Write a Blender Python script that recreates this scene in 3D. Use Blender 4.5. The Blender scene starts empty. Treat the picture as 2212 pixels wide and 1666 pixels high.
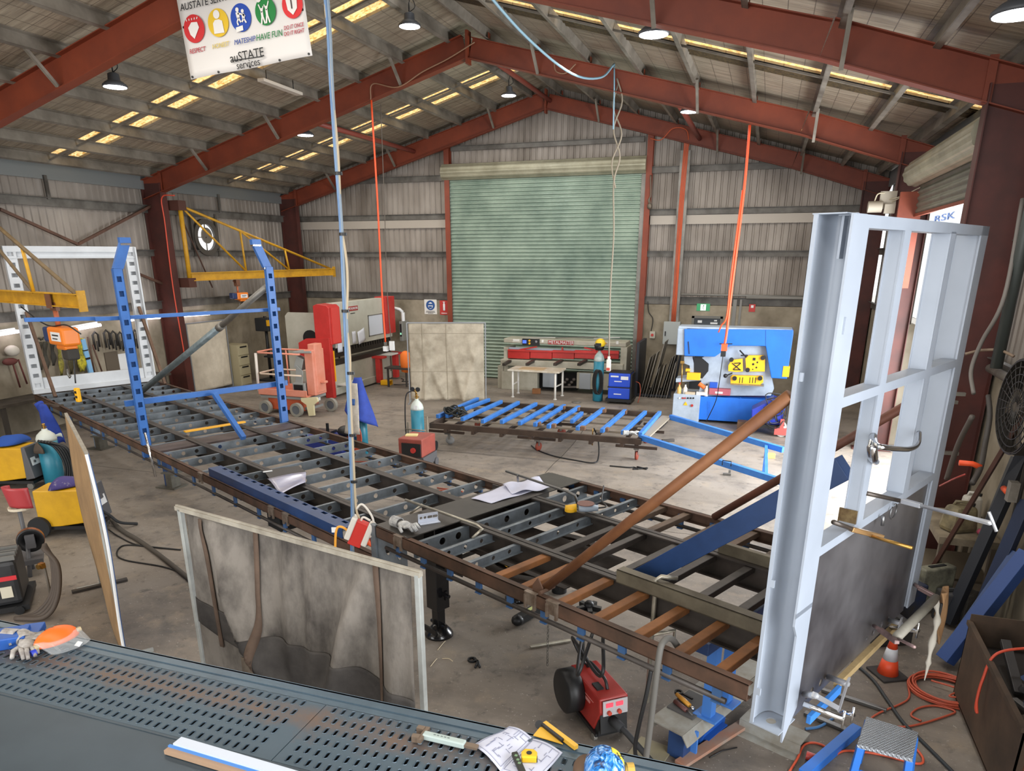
import bpy, math, random
from mathutils import Vector as V, Matrix as M
random.seed(7)
PI = math.pi
SC = bpy.context.scene
COL = SC.collection

# ------------------------------------------------------------------ camera
CAM = V((6.404, -21.965, 3.787))
YAW, PIT, ROL = -0.333630, -0.329537, -0.001689
FPX, PX, PY = 1557.53, 1093.39, 1085.10            # focal length and principal point in pixels of 2212x1666
FWD = V((math.sin(YAW)*math.cos(PIT), math.cos(YAW)*math.cos(PIT), math.sin(PIT)))
_r = V((math.cos(YAW), -math.sin(YAW), 0)); _u = _r.cross(FWD)
RGT = math.cos(ROL)*_r + math.sin(ROL)*_u
UPV = -math.sin(ROL)*_r + math.cos(ROL)*_u
cd = bpy.data.cameras.new('camera'); cam = bpy.data.objects.new('camera', cd); COL.objects.link(cam)
cd.sensor_width = 36; cd.sensor_fit = 'HORIZONTAL'; cd.lens = FPX/2212*36
cd.shift_x = (1106-PX)/2212; cd.shift_y = (PY-833)/2212
cd.clip_start = .05; cd.clip_end = 300
cam.matrix_world = M.Translation(CAM) @ M((RGT, UPV, -FWD)).transposed().to_4x4()
SC.camera = cam
SC.view_settings.view_transform = 'Standard'; SC.view_settings.look = 'None'
SC.view_settings.exposure = .2; SC.view_settings.gamma = 1

# ------------------------------------------------------------------ world and daylight
w = bpy.data.worlds.new('sky'); SC.world = w; w.use_nodes = True
bg = w.node_tree.nodes['Background']; bg.inputs[0].default_value = (.93, .96, 1, 1); bg.inputs[1].default_value = 1.6

def area(name, loc, to, sx, sy, power, col=(1, 1, 1)):
    l = bpy.data.lights.new(name, 'AREA'); l.shape = 'RECTANGLE'; l.size = sx; l.size_y = sy
    l.energy = power; l.color = col
    o = bpy.data.objects.new(name, l); COL.objects.link(o); o.location = loc
    o.rotation_euler = (V(to)-V(loc)).to_track_quat('-Z', 'Y').to_euler()
    return o
area('daylight_side_door', (9.6, -8.9, 2.3), (0, -9.6, .6), 4.8, 3.6, 900, (.93, .97, 1))
area('daylight_near_door', (10.2, -20.8, 2.9), (0, -17, .6), 5.2, 4.4, 430, (.97, .985, 1))
area('daylight_front_door', (-.5, -29.5, 4.2), (-.5, 0, 2.2), 16, 6.4, 1250, (1, .985, .96))
for ys in (-8.2, -2.2, -14, -20):
    for sx in (-1, 1):
        o = area('daylight_roof_sheet', (sx*4.4, ys, 6.42), (sx*3.87, ys, 4.5), 7.5, .7, 120, (1, .94, .84))
        o.rotation_euler = (0, sx*.2702, 0)

# ------------------------------------------------------------------ image point -> place
def ray(u, v): return FWD + RGT*((u-PX)/FPX) - UPV*((v-PY)/FPX)
def aX(u, v, X): d = ray(u, v); return CAM + d*((X-CAM.x)/d.x)
def aY(u, v, Y): d = ray(u, v); return CAM + d*((Y-CAM.y)/d.y)
def aZ(u, v, Z=0.): d = ray(u, v); return CAM + d*((Z-CAM.z)/d.z)
def aP(u, v, p, n): d = ray(u, v); n = V(n); return CAM + d*((V(p)-CAM).dot(n)/d.dot(n))
def onpole(u, v, p):
    d = ray(u, v); k = ((p[0]-CAM.x)*d.x+(p[1]-CAM.y)*d.y)/(d.x*d.x+d.y*d.y); return CAM.z+d.z*k

# ------------------------------------------------------------------ materials
def lin(h):
    h = h.lstrip('#'); c = [int(h[i:i+2], 16)/255 for i in (0, 2, 4)]
    return tuple(x/12.92 if x <= .04045 else ((x+.055)/1.055)**2.4 for x in c)
MATS = {}
def mat(name, hx, rough=.6, metal=0., hx2=None, sc=4., amt=.5, bump=0., bsc=None, emit=0., alpha=1., trans=0., stretch=(1, 1, 1), detail=4, lo=.35, hi=.7, coat=0):
    if name in MATS: return MATS[name]
    m = bpy.data.materials.new(name); m.use_nodes = True; nt = m.node_tree; N = nt.nodes; L = nt.links
    p = N['Principled BSDF']; c = lin(hx)
    p.inputs['Base Color'].default_value = (*c, 1); p.inputs['Roughness'].default_value = rough; p.inputs['Metallic'].default_value = metal
    if coat: p.inputs['Coat Weight'].default_value = coat
    if trans: p.inputs['Transmission Weight'].default_value = trans; p.inputs['IOR'].default_value = 1.45
    if alpha < 1: p.inputs['Alpha'].default_value = alpha
    if emit: p.inputs['Emission Color'].default_value = (*c, 1); p.inputs['Emission Strength'].default_value = emit
    if hx2 or bump:
        tc = N.new('ShaderNodeTexCoord'); mp = N.new('ShaderNodeMapping'); mp.inputs['Scale'].default_value = stretch
        L.new(tc.outputs['Object'], mp.inputs[0])
        ns = N.new('ShaderNodeTexNoise'); ns.inputs['Scale'].default_value = sc; ns.inputs['Detail'].default_value = detail; ns.inputs['Roughness'].default_value = .62
        L.new(mp.outputs[0], ns.inputs['Vector'])
        if hx2:
            cr = N.new('ShaderNodeMapRange'); cr.inputs[1].default_value = lo; cr.inputs[2].default_value = hi; cr.inputs[3].default_value = 0; cr.inputs[4].default_value = amt*2 if amt <= .5 else 1
            L.new(ns.outputs['Fac'], cr.inputs[0])
            mx = N.new('ShaderNodeMix'); mx.data_type = 'RGBA'; mx.inputs[6].default_value = (*c, 1); mx.inputs[7].default_value = (*lin(hx2), 1)
            L.new(cr.outputs[0], mx.inputs[0]); L.new(mx.outputs[2], p.inputs['Base Color'])
        if bump:
            n2 = ns
            if bsc: n2 = N.new('ShaderNodeTexNoise'); n2.inputs['Scale'].default_value = bsc; n2.inputs['Detail'].default_value = 3; L.new(mp.outputs[0], n2.inputs['Vector'])
            bp = N.new('ShaderNodeBump'); bp.inputs['Strength'].default_value = bump; bp.inputs['Distance'].default_value = .02
            L.new(n2.outputs['Fac'], bp.inputs['Height']); L.new(bp.outputs[0], p.inputs['Normal'])
    MATS[name] = m
    return m
def node(m, typ, **kw):
    n = m.node_tree.nodes.new(typ)
    for k, v in kw.items():
        if k.startswith('i'): n.inputs[int(k[1:])].default_value = v
        else: setattr(n, k, v)
    return n

# ------------------------------------------------------------------ mesh builder
class B:
    def __init__(s, mt=None): s.v = []; s.f = []; s.fm = []; s.mats = []; s.c = 0; s.sm = []; s.smooth = False; mt and s.mat(mt)
    def mat(s, mt):
        if mt not in s.mats: s.mats.append(mt)
        s.c = s.mats.index(mt); return s
    def add(s, vs, fs):
        o = len(s.v); s.v += [V(x) for x in vs]
        for f in fs: s.f.append([i+o for i in f]); s.fm.append(s.c); s.sm.append(s.smooth)
        return s
    def box(s, c, d, rot=None, top=None):
        c = V(c); R = rot or M.Identity(3); x, y, z = d[0]/2, d[1]/2, d[2]/2; t = top or (1, 1)
        p = [(-x, -y, -z), (x, -y, -z), (x, y, -z), (-x, y, -z), (-x*t[0], -y*t[1], z), (x*t[0], -y*t[1], z), (x*t[0], y*t[1], z), (-x*t[0], y*t[1], z)]
        return s.add([c+R@V(q) for q in p], [(3, 2, 1, 0), (4, 5, 6, 7), (0, 1, 5, 4), (1, 2, 6, 5), (2, 3, 7, 6), (3, 0, 4, 7)])
    def bx(s, x0, x1, y0, y1, z0, z1): return s.box(((x0+x1)/2, (y0+y1)/2, (z0+z1)/2), (abs(x1-x0), abs(y1-y0), abs(z1-z0)))
    def bar(s, p, q, w, h, up=(0, 0, 1)):
        p = V(p); q = V(q); a = (q-p).normalized(); u = V(up); sd = a.cross(u)
        if sd.length < 1e-4: sd = a.cross(V((1, 0, 0)))
        sd.normalize(); u = sd.cross(a); R = M((a, sd, u)).transposed()
        return s.box((p+q)/2, ((q-p).length, w, h), R)
    def frame(s, t):
        t = V(t).normalized(); a = V((0, 0, 1)) if abs(t.z) < .9 else V((1, 0, 0)); x = t.cross(a).normalized(); return x, t.cross(x)
    def tube(s, pts, r, n=8, closed=False, cap=True):
        pts = [V(p) for p in pts]; k = len(pts); vs = []; x = None
        for i, p in enumerate(pts):
            a = pts[i-1] if (i or closed) else p; b = pts[(i+1) % k] if (i < k-1 or closed) else p
            t = (b-a).normalized() if (b-a).length > 1e-9 else V((0, 0, 1))
            if x is None: x, y = s.frame(t)
            else:
                x = x-t*x.dot(t)
                x = x.normalized() if x.length > 1e-6 else s.frame(t)[0]
                y = t.cross(x)
            rr = r[i] if isinstance(r, (list, tuple)) else r
            vs += [p+x*math.cos(2*PI*j/n)*rr+y*math.sin(2*PI*j/n)*rr for j in range(n)]
        fs = []
        for i in range(k if closed else k-1):
            for j in range(n):
                a = i*n; b = ((i+1) % k)*n; j2 = (j+1) % n; fs.append((a+j, a+j2, b+j2, b+j))
        if cap and not closed: fs += [tuple(range(n-1, -1, -1)), tuple((k-1)*n+j for j in range(n))]
        o = s.smooth; s.smooth = True; s.add(vs, fs); s.smooth = o; return s
    def cyl(s, p, q, r, r2=None, n=16):
        p = V(p); q = V(q); x, y = s.frame(q-p); r2 = r if r2 is None else r2; vs = []
        for c, rr in ((p, r), (q, r2)): vs += [c+x*math.cos(2*PI*j/n)*rr+y*math.sin(2*PI*j/n)*rr for j in range(n)]
        o = s.smooth; s.smooth = True; s.add(vs, [(j, (j+1) % n, n+(j+1) % n, n+j) for j in range(n)]); s.smooth = False
        s.add(vs, [tuple(range(n-1, -1, -1)), tuple(range(n, 2*n))]); s.smooth = o; return s
    def ringcyl(s, p, q, r, ri, n=20):
        p = V(p); q = V(q); x, y = s.frame(q-p); vs = []
        for c, rr in ((p, r), (q, r), (q, ri), (p, ri)): vs += [c+x*math.cos(2*PI*j/n)*rr+y*math.sin(2*PI*j/n)*rr for j in range(n)]
        fs = []
        for k in range(4):
            for j in range(n): a = k*n; b = ((k+1) % 4)*n; fs.append((a+j, a+(j+1) % n, b+(j+1) % n, b+j))
        return s.add(vs, fs)
    def lathe(s, prof, o=(0, 0, 0), ax=(0, 0, 1), n=20):
        o = V(o); t = V(ax).normalized(); x, y = s.frame(t); vs = []; k = len(prof)
        for r, z in prof: vs += [o+t*z+x*math.cos(2*PI*j/n)*r+y*math.sin(2*PI*j/n)*r for j in range(n)]
        fs = [(i*n+j, i*n+(j+1) % n, (i+1)*n+(j+1) % n, (i+1)*n+j) for i in range(k-1) for j in range(n)]
        if prof[0][0] > 1e-4: fs.append(tuple(range(n-1, -1, -1)))
        if prof[-1][0] > 1e-4: fs.append(tuple((k-1)*n+j for j in range(n)))
        q = s.smooth; s.smooth = True; s.add(vs, fs); s.smooth = q; return s
    def prism(s, poly, o, ex, ey, d):
        o = V(o); ex = V(ex); ey = V(ey); ez = ex.cross(ey).normalized()*d; n = len(poly)
        a = [o+ex*p[0]+ey*p[1] for p in poly]
        return s.add(a+[p+ez for p in a], [tuple(range(n-1, -1, -1)), tuple(range(n, 2*n))]+[(i, (i+1) % n, n+(i+1) % n, n+i) for i in range(n)])
    def ball(s, c, r, n=12, m=8, R=None):
        r = (r, r, r) if not isinstance(r, (tuple, list)) else r; c = V(c); R = R or M.Identity(3); vs = []
        for i in range(m+1):
            t = PI*i/m
            vs += [c+R@V((r[0]*math.sin(t)*math.cos(2*PI*j/n), r[1]*math.sin(t)*math.sin(2*PI*j/n), r[2]*math.cos(t))) for j in range(n)]
        q = s.smooth; s.smooth = True
        s.add(vs, [(i*n+j, (i+1)*n+j, (i+1)*n+(j+1) % n, i*n+(j+1) % n) for i in range(m) for j in range(n)]); s.smooth = q; return s
    def sheet(s, fn, nu, nv, th=0., closed=False):
        g = [[V(fn(i/nu, j/nv)) for j in range(nv+1)] for i in range(nu+1)]; vs = [p for r in g for p in r]; W = nv+1
        fs = [(i*W+j, (i+1)*W+j, (i+1)*W+j+1, i*W+j+1) for i in range(nu) for j in range(nv)]
        if th:
            nr = []
            for i in range(nu+1):
                for j in range(nv+1):
                    a = g[min(i+1, nu)][j]-g[max(i-1, 0)][j]; b = g[i][min(j+1, nv)]-g[i][max(j-1, 0)]; c = a.cross(b); nr.append(c.normalized() if c.length > 1e-9 else V((0, 0, 1)))
            o = len(vs); vs = vs+[p-nn*th for p, nn in zip(vs, nr)]
            fs2 = [tuple(reversed([k+o for k in f])) for f in fs]
            rim = [(i*W, (i+1)*W) for i in range(nu)]; e = [(nu*W+j, nu*W+j+1) for j in range(nv)]
            rim += e+[((i+1)*W+nv, i*W+nv) for i in reversed(range(nu))]+[(j+1, j) for j in reversed(range(nv))]
            fs = fs+fs2+[(b, a, a+o, b+o) for a, b in rim]
        q = s.smooth; s.smooth = True; s.add(vs, fs); s.smooth = q; return s
    def holed(s, L, H, th, holes, o, ex, ey, n=12):
        """plate L x H x th in the ex/ey plane with holes (cx, cy, rx, ry, shape): c round, r rectangular, s slot"""
        o = V(o); ex = V(ex).normalized(); ey = V(ey).normalized(); ez = ex.cross(ey)*th
        P = lambda x, y, k: o+ex*x+ey*y+ez*k
        def quad(x0, x1, y0, y1):
            if x1-x0 < 1e-5 or y1-y0 < 1e-5: return
            s.add([P(x0, y0, 0), P(x1, y0, 0), P(x1, y1, 0), P(x0, y1, 0), P(x0, y0, 1), P(x1, y0, 1), P(x1, y1, 1), P(x0, y1, 1)], [(3, 2, 1, 0), (4, 5, 6, 7)])
        # outer rim
        s.add([P(0, 0, 0), P(L, 0, 0), P(L, H, 0), P(0, H, 0), P(0, 0, 1), P(L, 0, 1), P(L, H, 1), P(0, H, 1)], [(0, 1, 5, 4), (1, 2, 6, 5), (2, 3, 7, 6), (3, 0, 4, 7)])
        rows = {}
        for h in holes: rows.setdefault(round(h[1], 4), []).append(h)
        ks = sorted(rows); yb = 0
        for q, cy in enumerate(ks):
            hs = sorted(rows[cy]); ry = max(h[3] for h in hs)
            y0 = max(yb, cy-ry*1.25); y1 = min(H, cy+ry*1.25)
            if q+1 < len(ks): y1 = min(y1, (cy+ks[q+1])/2)
            quad(0, L, yb, y0); x = 0
            for i, h in enumerate(hs):
                cx, _, rx, r2 = h[:4]; sh = h[4] if len(h) > 4 else 'c'
                x0 = max(x, cx-rx*1.3); x1 = min(L, cx+rx*1.3)
                if i+1 < len(hs): x1 = min(x1, (cx+hs[i+1][0])/2)
                quad(x, x0, y0, y1); x = x1
                k = 4 if sh == 'r' else n; inn = []; out = []
                for j in range(k):
                    if sh == 'r':
                        sx, sy = ((-1, -1), (1, -1), (1, 1), (-1, 1))[j]; inn.append((cx+sx*rx, cy+sy*r2)); out.append((x0 if sx < 0 else x1, y0 if sy < 0 else y1)); continue
                    a = 2*PI*(j+.5)/k-PI*.75 if k == 4 else 2*PI*j/k+PI/4
                    ca, sa = math.cos(a), math.sin(a)
                    if sh == 's':
                        e = max(rx, r2)-min(rx, r2); m_ = min(rx, r2)
                        inn.append((cx+ca*m_+(e*(1 if ca > 0 else -1) if rx > r2 else 0), cy+sa*m_+(e*(1 if sa > 0 else -1) if r2 > rx else 0)))
                    else: inn.append((cx+ca*rx, cy+sa*r2))
                    f = 1/max(abs(ca), abs(sa)); ox, oy = ca*f, sa*f
                    out.append((cx+(ox*(x1-cx) if ox > 0 else ox*(cx-x0)), cy+(oy*(y1-cy) if oy > 0 else oy*(cy-y0))))
                vs = [P(*p, 0) for p in inn]+[P(*p, 1) for p in inn]+[P(*p, 0) for p in out]+[P(*p, 1) for p in out]; fs = []
                for j in range(k):
                    j2 = (j+1) % k
                    fs += [(j2, j, 2*k+j, 2*k+j2)[::-1], (k+j, k+j2, 3*k+j2, 3*k+j)[::-1], (j, j2, k+j2, k+j)[::-1]]
                s.add(vs, fs)
            quad(x, L, y0, y1); yb = y1
        quad(0, L, yb, H)
        return s
    def go(s, name, mt=None, parent=None, world=True, bevel=0., sub=0, smooth=None):
        if mt is not None and not s.mats: s.mats = [mt]
        me = bpy.data.meshes.new(name); vs = s.v; off = V((0, 0, 0))
        if parent is not None and world:
            inv = wmat(parent).inverted(); vs = [inv@x for x in vs]
        elif parent is None and vs:
            lo = V([min(x[i] for x in vs) for i in range(3)]); hi = V([max(x[i] for x in vs) for i in range(3)])
            off = V(((lo.x+hi.x)/2, (lo.y+hi.y)/2, lo.z)); vs = [x-off for x in vs]
        me.from_pydata([tuple(x) for x in vs], [], s.f)
        for m in s.mats: me.materials.append(m)
        me.polygons.foreach_set('material_index', s.fm)
        me.polygons.foreach_set('use_smooth', s.sm if smooth is None else [smooth]*len(s.f)); me.update()
        o = bpy.data.objects.new(name, me); COL.objects.link(o); o.location = off
        if parent is not None: o.parent = parent
        if bevel:
            b = o.modifiers.new('edge', 'BEVEL'); b.width = bevel; b.segments = 2; b.limit_method = 'ANGLE'; b.angle_limit = .6
        if sub: b = o.modifiers.new('smooth', 'SUBSURF'); b.levels = sub; b.render_levels = sub
        return o
def wmat(o):
    m = M.LocRotScale(o.location, o.rotation_euler, None)
    return wmat(o.parent)@m if o.parent else m
def tag(o, label, cat, group=None):
    o['label'] = label; o['category'] = cat
    if group: o['group'] = group
    return o
def thing(name, label, cat, loc=(0, 0, 0), rz=0., group=None):
    o = bpy.data.objects.new(name, None); COL.objects.link(o); o.location = loc; o.rotation_euler = (0, 0, rz); o.empty_display_size = .1
    return tag(o, label, cat, group)
def struct(o): o['kind'] = 'structure'; return o
def dup(src, loc=None, rz=None, label=None, group=None, parent=None):
    c = src.copy(); COL.objects.link(c)
    if parent is not None: c.parent = parent
    if loc is not None: c.location = loc
    if rz is not None: c.rotation_euler = (0, 0, rz)
    if label: c['label'] = label
    if group: c['group'] = group
    for ch in list(src.children): dup(ch, parent=c)
    return c
def text(s, size, mt, parent, o, ex, ey, name='lettering', align='CENTER', ext=.002, shear=0., sx=1.):
    """flat raised lettering in the ex (reading) / ey (up) plane, o its middle"""
    cu = bpy.data.curves.new(name, 'FONT'); cu.body = s; cu.size = size; cu.align_x = align; cu.align_y = 'CENTER'; cu.extrude = ext; cu.shear = shear; cu.resolution_u = 3
    ob = bpy.data.objects.new(name, cu); COL.objects.link(ob); cu.materials.append(mt)
    ex = V(ex).normalized(); ey = V(ey).normalized(); ez = ex.cross(ey)
    m = M.Translation(V(o)) @ (M((ex*sx, ey, ez)).transposed().to_4x4())
    dg = bpy.context.evaluated_depsgraph_get(); me = bpy.data.meshes.new_from_object(ob.evaluated_get(dg)); me.name = name
    bpy.data.objects.remove(ob); bpy.data.curves.remove(cu)
    if parent is not None: m = wmat(parent).inverted() @ m
    me.transform(m)
    ob = bpy.data.objects.new(name, me); COL.objects.link(ob)
    if parent is not None: ob.parent = parent
    return ob
def cat_curve(pts, n=8):
    """smooth line through points"""
    P = [V(p) for p in pts]; P = [P[0]*2-P[1]]+P+[P[-1]*2-P[-2]]; out = []
    for i in range(1, len(P)-2):
        for k in range(n):
            t = k/n; a, b, c, d = P[i-1:i+3]
            out.append(.5*((2*b)+(c-a)*t+(2*a-5*b+4*c-d)*t*t+(3*b-a-3*c+d)*t**3))
    return out+[P[-2]]
def rotm(ax, ang): return M.Rotation(ang, 3, ax)
# ================================================================== materials of the building
RED = mat('red_oxide', '#83391f', .55, 0, '#6b2d1a', 1.3, .5, .05)
RED2 = mat('dark_red_oxide', '#542821', .6, 0, '#3a1c18', 1.5, .5)
GALV = mat('galvanised', '#85827c', .45, .35, '#615d57', 2.5, .6)
PURL = mat('purlin_zinc', '#928b80', .5, .2, '#5f584f', 1.6, .5)
GIRT = mat('girt_zinc', '#6f6c67', .55, .25, '#45413c', 2, .7)
CLAD = mat('wall_cladding', '#a09890', .55, .15, '#6d645b', .9, .7, stretch=(1, 1, .35))
CONC = mat('wall_concrete', '#a09684', .85, 0, '#6f6655', 1.1, .8, .15, 9)
BLACK = mat('black_plastic', '#17181a', .45)
DARK = mat('dark_gap', '#0d0d0e', .9)
RUB = mat('rubber', '#222325', .75)
STEEL = mat('bare_steel', '#8f9092', .35, .8, '#6a6a6a', 6, .5)
CHROME = mat('chrome', '#cfd0d2', .18, 1)
WHITE = mat('white_paint', '#dfe1e2', .5)
BRASS = mat('brass', '#b08a4a', .3, .9)
ORANGE = mat('orange_cord', '#f0572b', .5)

def floor_mat():
    m = mat('floor_concrete', '#8a8074', .62, 0); nt = m.node_tree; L = nt.links; p = nt.nodes['Principled BSDF']
    tc = node(m, 'ShaderNodeTexCoord'); prev = None
    def layer(sc, lo, hi, col, amt, prev, st=(1, 1, 1), det=6):
        mp = node(m, 'ShaderNodeMapping'); mp.inputs['Scale'].default_value = st; L.new(tc.outputs['Object'], mp.inputs[0])
        n = node(m, 'ShaderNodeTexNoise'); n.inputs['Scale'].default_value = sc; n.inputs['Detail'].default_value = det; n.inputs['Roughness'].default_value = .65; L.new(mp.outputs[0], n.inputs['Vector'])
        r = node(m, 'ShaderNodeMapRange'); r.inputs[1].default_value = lo; r.inputs[2].default_value = hi; r.inputs[4].default_value = amt; L.new(n.outputs['Fac'], r.inputs[0])
        x = node(m, 'ShaderNodeMix', data_type='RGBA'); x.inputs[7].default_value = (*lin(col), 1); L.new(r.outputs[0], x.inputs[0])
        if prev is None: x.inputs[6].default_value = (*lin('#90877d'), 1)
        else: L.new(prev, x.inputs[6])
        return x.outputs[2]
    c = layer(.22, .42, .66, '#6b6157', .8, None)
    c = layer(1.4, .5, .72, '#504c49', .75, c)
    c = layer(.8, .52, .75, '#4a423b', .6, c, (.25, 1.6, 1))
    c = layer(7, .58, .72, '#3d3a38', .65, c)
    c = layer(38, .66, .74, '#b9b3aa', .6, c, det=2)
    c = layer(3.2, .55, .75, '#a3927c', .5, c)
    L.new(c, p.inputs['Base Color'])
    n = node(m, 'ShaderNodeTexNoise'); n.inputs['Scale'].default_value = 25; L.new(tc.outputs['Object'], n.inputs['Vector'])
    bp = node(m, 'ShaderNodeBump'); bp.inputs['Strength'].default_value = .12; bp.inputs['Distance'].default_value = .01; L.new(n.outputs['Fac'], bp.inputs['Height']); L.new(bp.outputs[0], p.inputs['Normal'])
    return m
def foil_mat():
    m = mat('roof_foil', '#8c8274', .45, .15); nt = m.node_tree; L = nt.links; p = nt.nodes['Principled BSDF']
    tc = node(m, 'ShaderNodeTexCoord')
    br = node(m, 'ShaderNodeTexBrick'); br.offset = 0; br.inputs['Scale'].default_value = 1; br.inputs['Brick Width'].default_value = .3; br.inputs['Row Height'].default_value = .3; br.inputs['Mortar Size'].default_value = .005
    L.new(tc.outputs['Object'], br.inputs['Vector'])
    mp = node(m, 'ShaderNodeMapping'); mp.inputs['Scale'].default_value = (1.2, 9, 1); L.new(tc.outputs['Object'], mp.inputs[0])
    n = node(m, 'ShaderNodeTexNoise'); n.inputs['Scale'].default_value = 1.3; n.inputs['Detail'].default_value = 5; L.new(mp.outputs[0], n.inputs['Vector'])
    n2 = node(m, 'ShaderNodeTexNoise'); n2.inputs['Scale'].default_value = .5; n2.inputs['Detail'].default_value = 5; L.new(tc.outputs['Object'], n2.inputs['Vector'])
    x = node(m, 'ShaderNodeMix', data_type='RGBA'); x.inputs[6].default_value = (*lin('#b5a894'), 1); x.inputs[7].default_value = (*lin('#776b5b'), 1)
    r = node(m, 'ShaderNodeMapRange'); r.inputs[1].default_value = .35; r.inputs[2].default_value = .68
    a = node(m, 'ShaderNodeMath', operation='ADD'); L.new(n.outputs['Fac'], a.inputs[0]); L.new(n2.outputs['Fac'], a.inputs[1])
    h = node(m, 'ShaderNodeMath', operation='MULTIPLY'); h.inputs[1].default_value = .5; L.new(a.outputs[0], h.inputs[0]); L.new(h.outputs[0], r.inputs[0]); L.new(r.outputs[0], x.inputs[0])
    y = node(m, 'ShaderNodeMix', data_type='RGBA'); L.new(x.outputs[2], y.inputs[6]); y.inputs[7].default_value = (*lin('#5e554a'), 1); L.new(br.outputs['Fac'], y.inputs[0])
    L.new(y.outputs[2], p.inputs['Base Color'])
    bp = node(m, 'ShaderNodeBump'); bp.inputs['Strength'].default_value = .5; bp.inputs['Distance'].default_value = .05; L.new(n.outputs['Fac'], bp.inputs['Height']); L.new(bp.outputs[0], p.inputs['Normal'])
    return m
def sky_mat():
    """translucent roof sheet in daylight behind wire mesh"""
    m = mat('skylight_sheet', '#e9b963', .5); nt = m.node_tree; L = nt.links; p = nt.nodes['Principled BSDF']
    tc = node(m, 'ShaderNodeTexCoord'); mp = node(m, 'ShaderNodeMapping'); mp.inputs['Scale'].default_value = (1, 2, 1); L.new(tc.outputs['Object'], mp.inputs[0])
    n = node(m, 'ShaderNodeTexNoise'); n.inputs['Scale'].default_value = 14; n.inputs['Detail'].default_value = 3; L.new(mp.outputs[0], n.inputs['Vector'])
    cr = node(m, 'ShaderNodeValToRGB'); e = cr.color_ramp.elements; e[0].position = .34; e[0].color = (*lin('#a87a38'), 1); e[1].position = .62; e[1].color = (*lin('#ffe6a8'), 1)
    L.new(n.outputs['Fac'], cr.inputs[0]); L.new(cr.outputs[0], p.inputs['Emission Color']); p.inputs['Emission Strength'].default_value = 1.0
    return m
FLOORM = floor_mat(); FOIL = foil_mat(); SKYL = sky_mat()

WX, KX, KZ, AZ, RSL = 9.12, 8.48, 5.34, 7.69, .277
RD = .45                                           # rafter depth
def rz(x, off=0.): return AZ + off - RSL*abs(x)    # height of the rafters' underside
ROOF = RD + .21
YB, YF = .22, -30.                                 # back wall, front end

# ------------------------------------------------------------------ floor
b = B(FLOORM); b.bx(-WX-.2, WX+.2, YF, YB+.2, -.2, 0); struct(b.go('floor'))
CRK = mat('floor_joint', '#4d463f', .9)
b = B(CRK)
for y in (-12.0, -6.0): b.bx(-WX, WX, y-.006, y+.006, -.01, .0015)
cr = [aZ(u, v) for u, v in ((1178, 1022), (1195, 1003), (1215, 985), (1236, 962), (1252, 942), (1262, 925))]
for p, q in zip(cr, cr[1:]): b.bar(p+V((0, 0, -.004)), q+V((0, 0, -.004)), .014, .012)
j = b.go('trim_1'); struct(j)
# worn patches of bare concrete and rubber scuffs on the slab
# ------------------------------------------------------------------ ceiling
b = B(FOIL)
SKY = {-1: [(-8.76, -8.49), (-8.32, -7.95), (-2.75, -2.45), (-2.2, -1.82), (-14.8, -14.5), (-14.2, -13.8)], 1: [(-8.6, -8.3), (-2.7, -2.35)]}
for sx in (-1, 1):
    ys = sorted(SKY[sx]); e = YF; segs = []
    for y0, y1 in ys: segs.append((e, y0)); e = y1
    segs.append((e, YB+.3))
    for y0, y1 in segs:
        x0, x1 = 0, sx*(WX+.25)
        a = [V((x0, y0, rz(0, ROOF))), V((x1, y0, rz(x1, ROOF))), V((x1, y1, rz(x1, ROOF))), V((x0, y1, rz(0, ROOF)))]
        if sx < 0: a.reverse()
        b.add(a+[p+V((0, 0, .06)) for p in a], [(3, 2, 1, 0), (4, 5, 6, 7), (0, 1, 5, 4), (1, 2, 6, 5), (2, 3, 7, 6), (3, 0, 4, 7)])
ceil = struct(b.go('ceiling'))
for sx in (-1, 1):
    for y0, y1 in SKY[sx]:
        b = B(SKYL); n = 14
        b.sheet(lambda s, t: (sx*(.3+s*(WX-.25)), y0+(y1-y0)*t, rz(.3+s*(WX-.25), ROOF)+.05+.012*math.sin(t*PI*8)), 6, 16, .01)
        o = b.go('skylight', parent=ceil); o['label'] = 'yellowed translucent roof sheet letting daylight in'
b = B(mat('dirty_skylight', '#5a4a2e', .6, 0, '#2c2519', 20, .6, .4))
b.sheet(lambda s, t: (.3+s*(WX-.3), -8.28+.55*t, rz(.3+s*(WX-.3), ROOF)-.015+.01*math.sin(t*PI*6)), 6, 12, .01)
o = b.go('skylight', parent=ceil); o['label'] = 'dirt-browned roof sheet that lets little light in'
PXS = [.42, 1.5, 2.58, 3.66, 4.74, 5.82, 6.9, 7.9, 8.75]
for sx in (-1, 1):
    for x in PXS:
        b = B(PURL); z = rz(x, RD); X = sx*x; dz = .2
        R = rotm('Y', sx*math.atan(RSL))
        c = V((X, (YF+YB)/2, z+dz/2)); ln = YB-YF
        b.box(c, (.012, ln, dz), R); b.box(c+R@V((-.035*sx, 0, dz/2-.005)), (.075, ln, .012), R); b.box(c+R@V((.035*sx, 0, -dz/2+.006)), (.075, ln, .012), R)
        b.go('purlin', parent=ceil)
b = B(PURL)
for y in (-8.8, -3.0, -14.7):
    for sx in (-1, 1): b.bar((sx*.3, y, rz(.3, RD+.07)), (sx*8.8, y, rz(8.8, RD+.07)), .04, .03)
b.go('purlin_bridging', parent=ceil)

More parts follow.
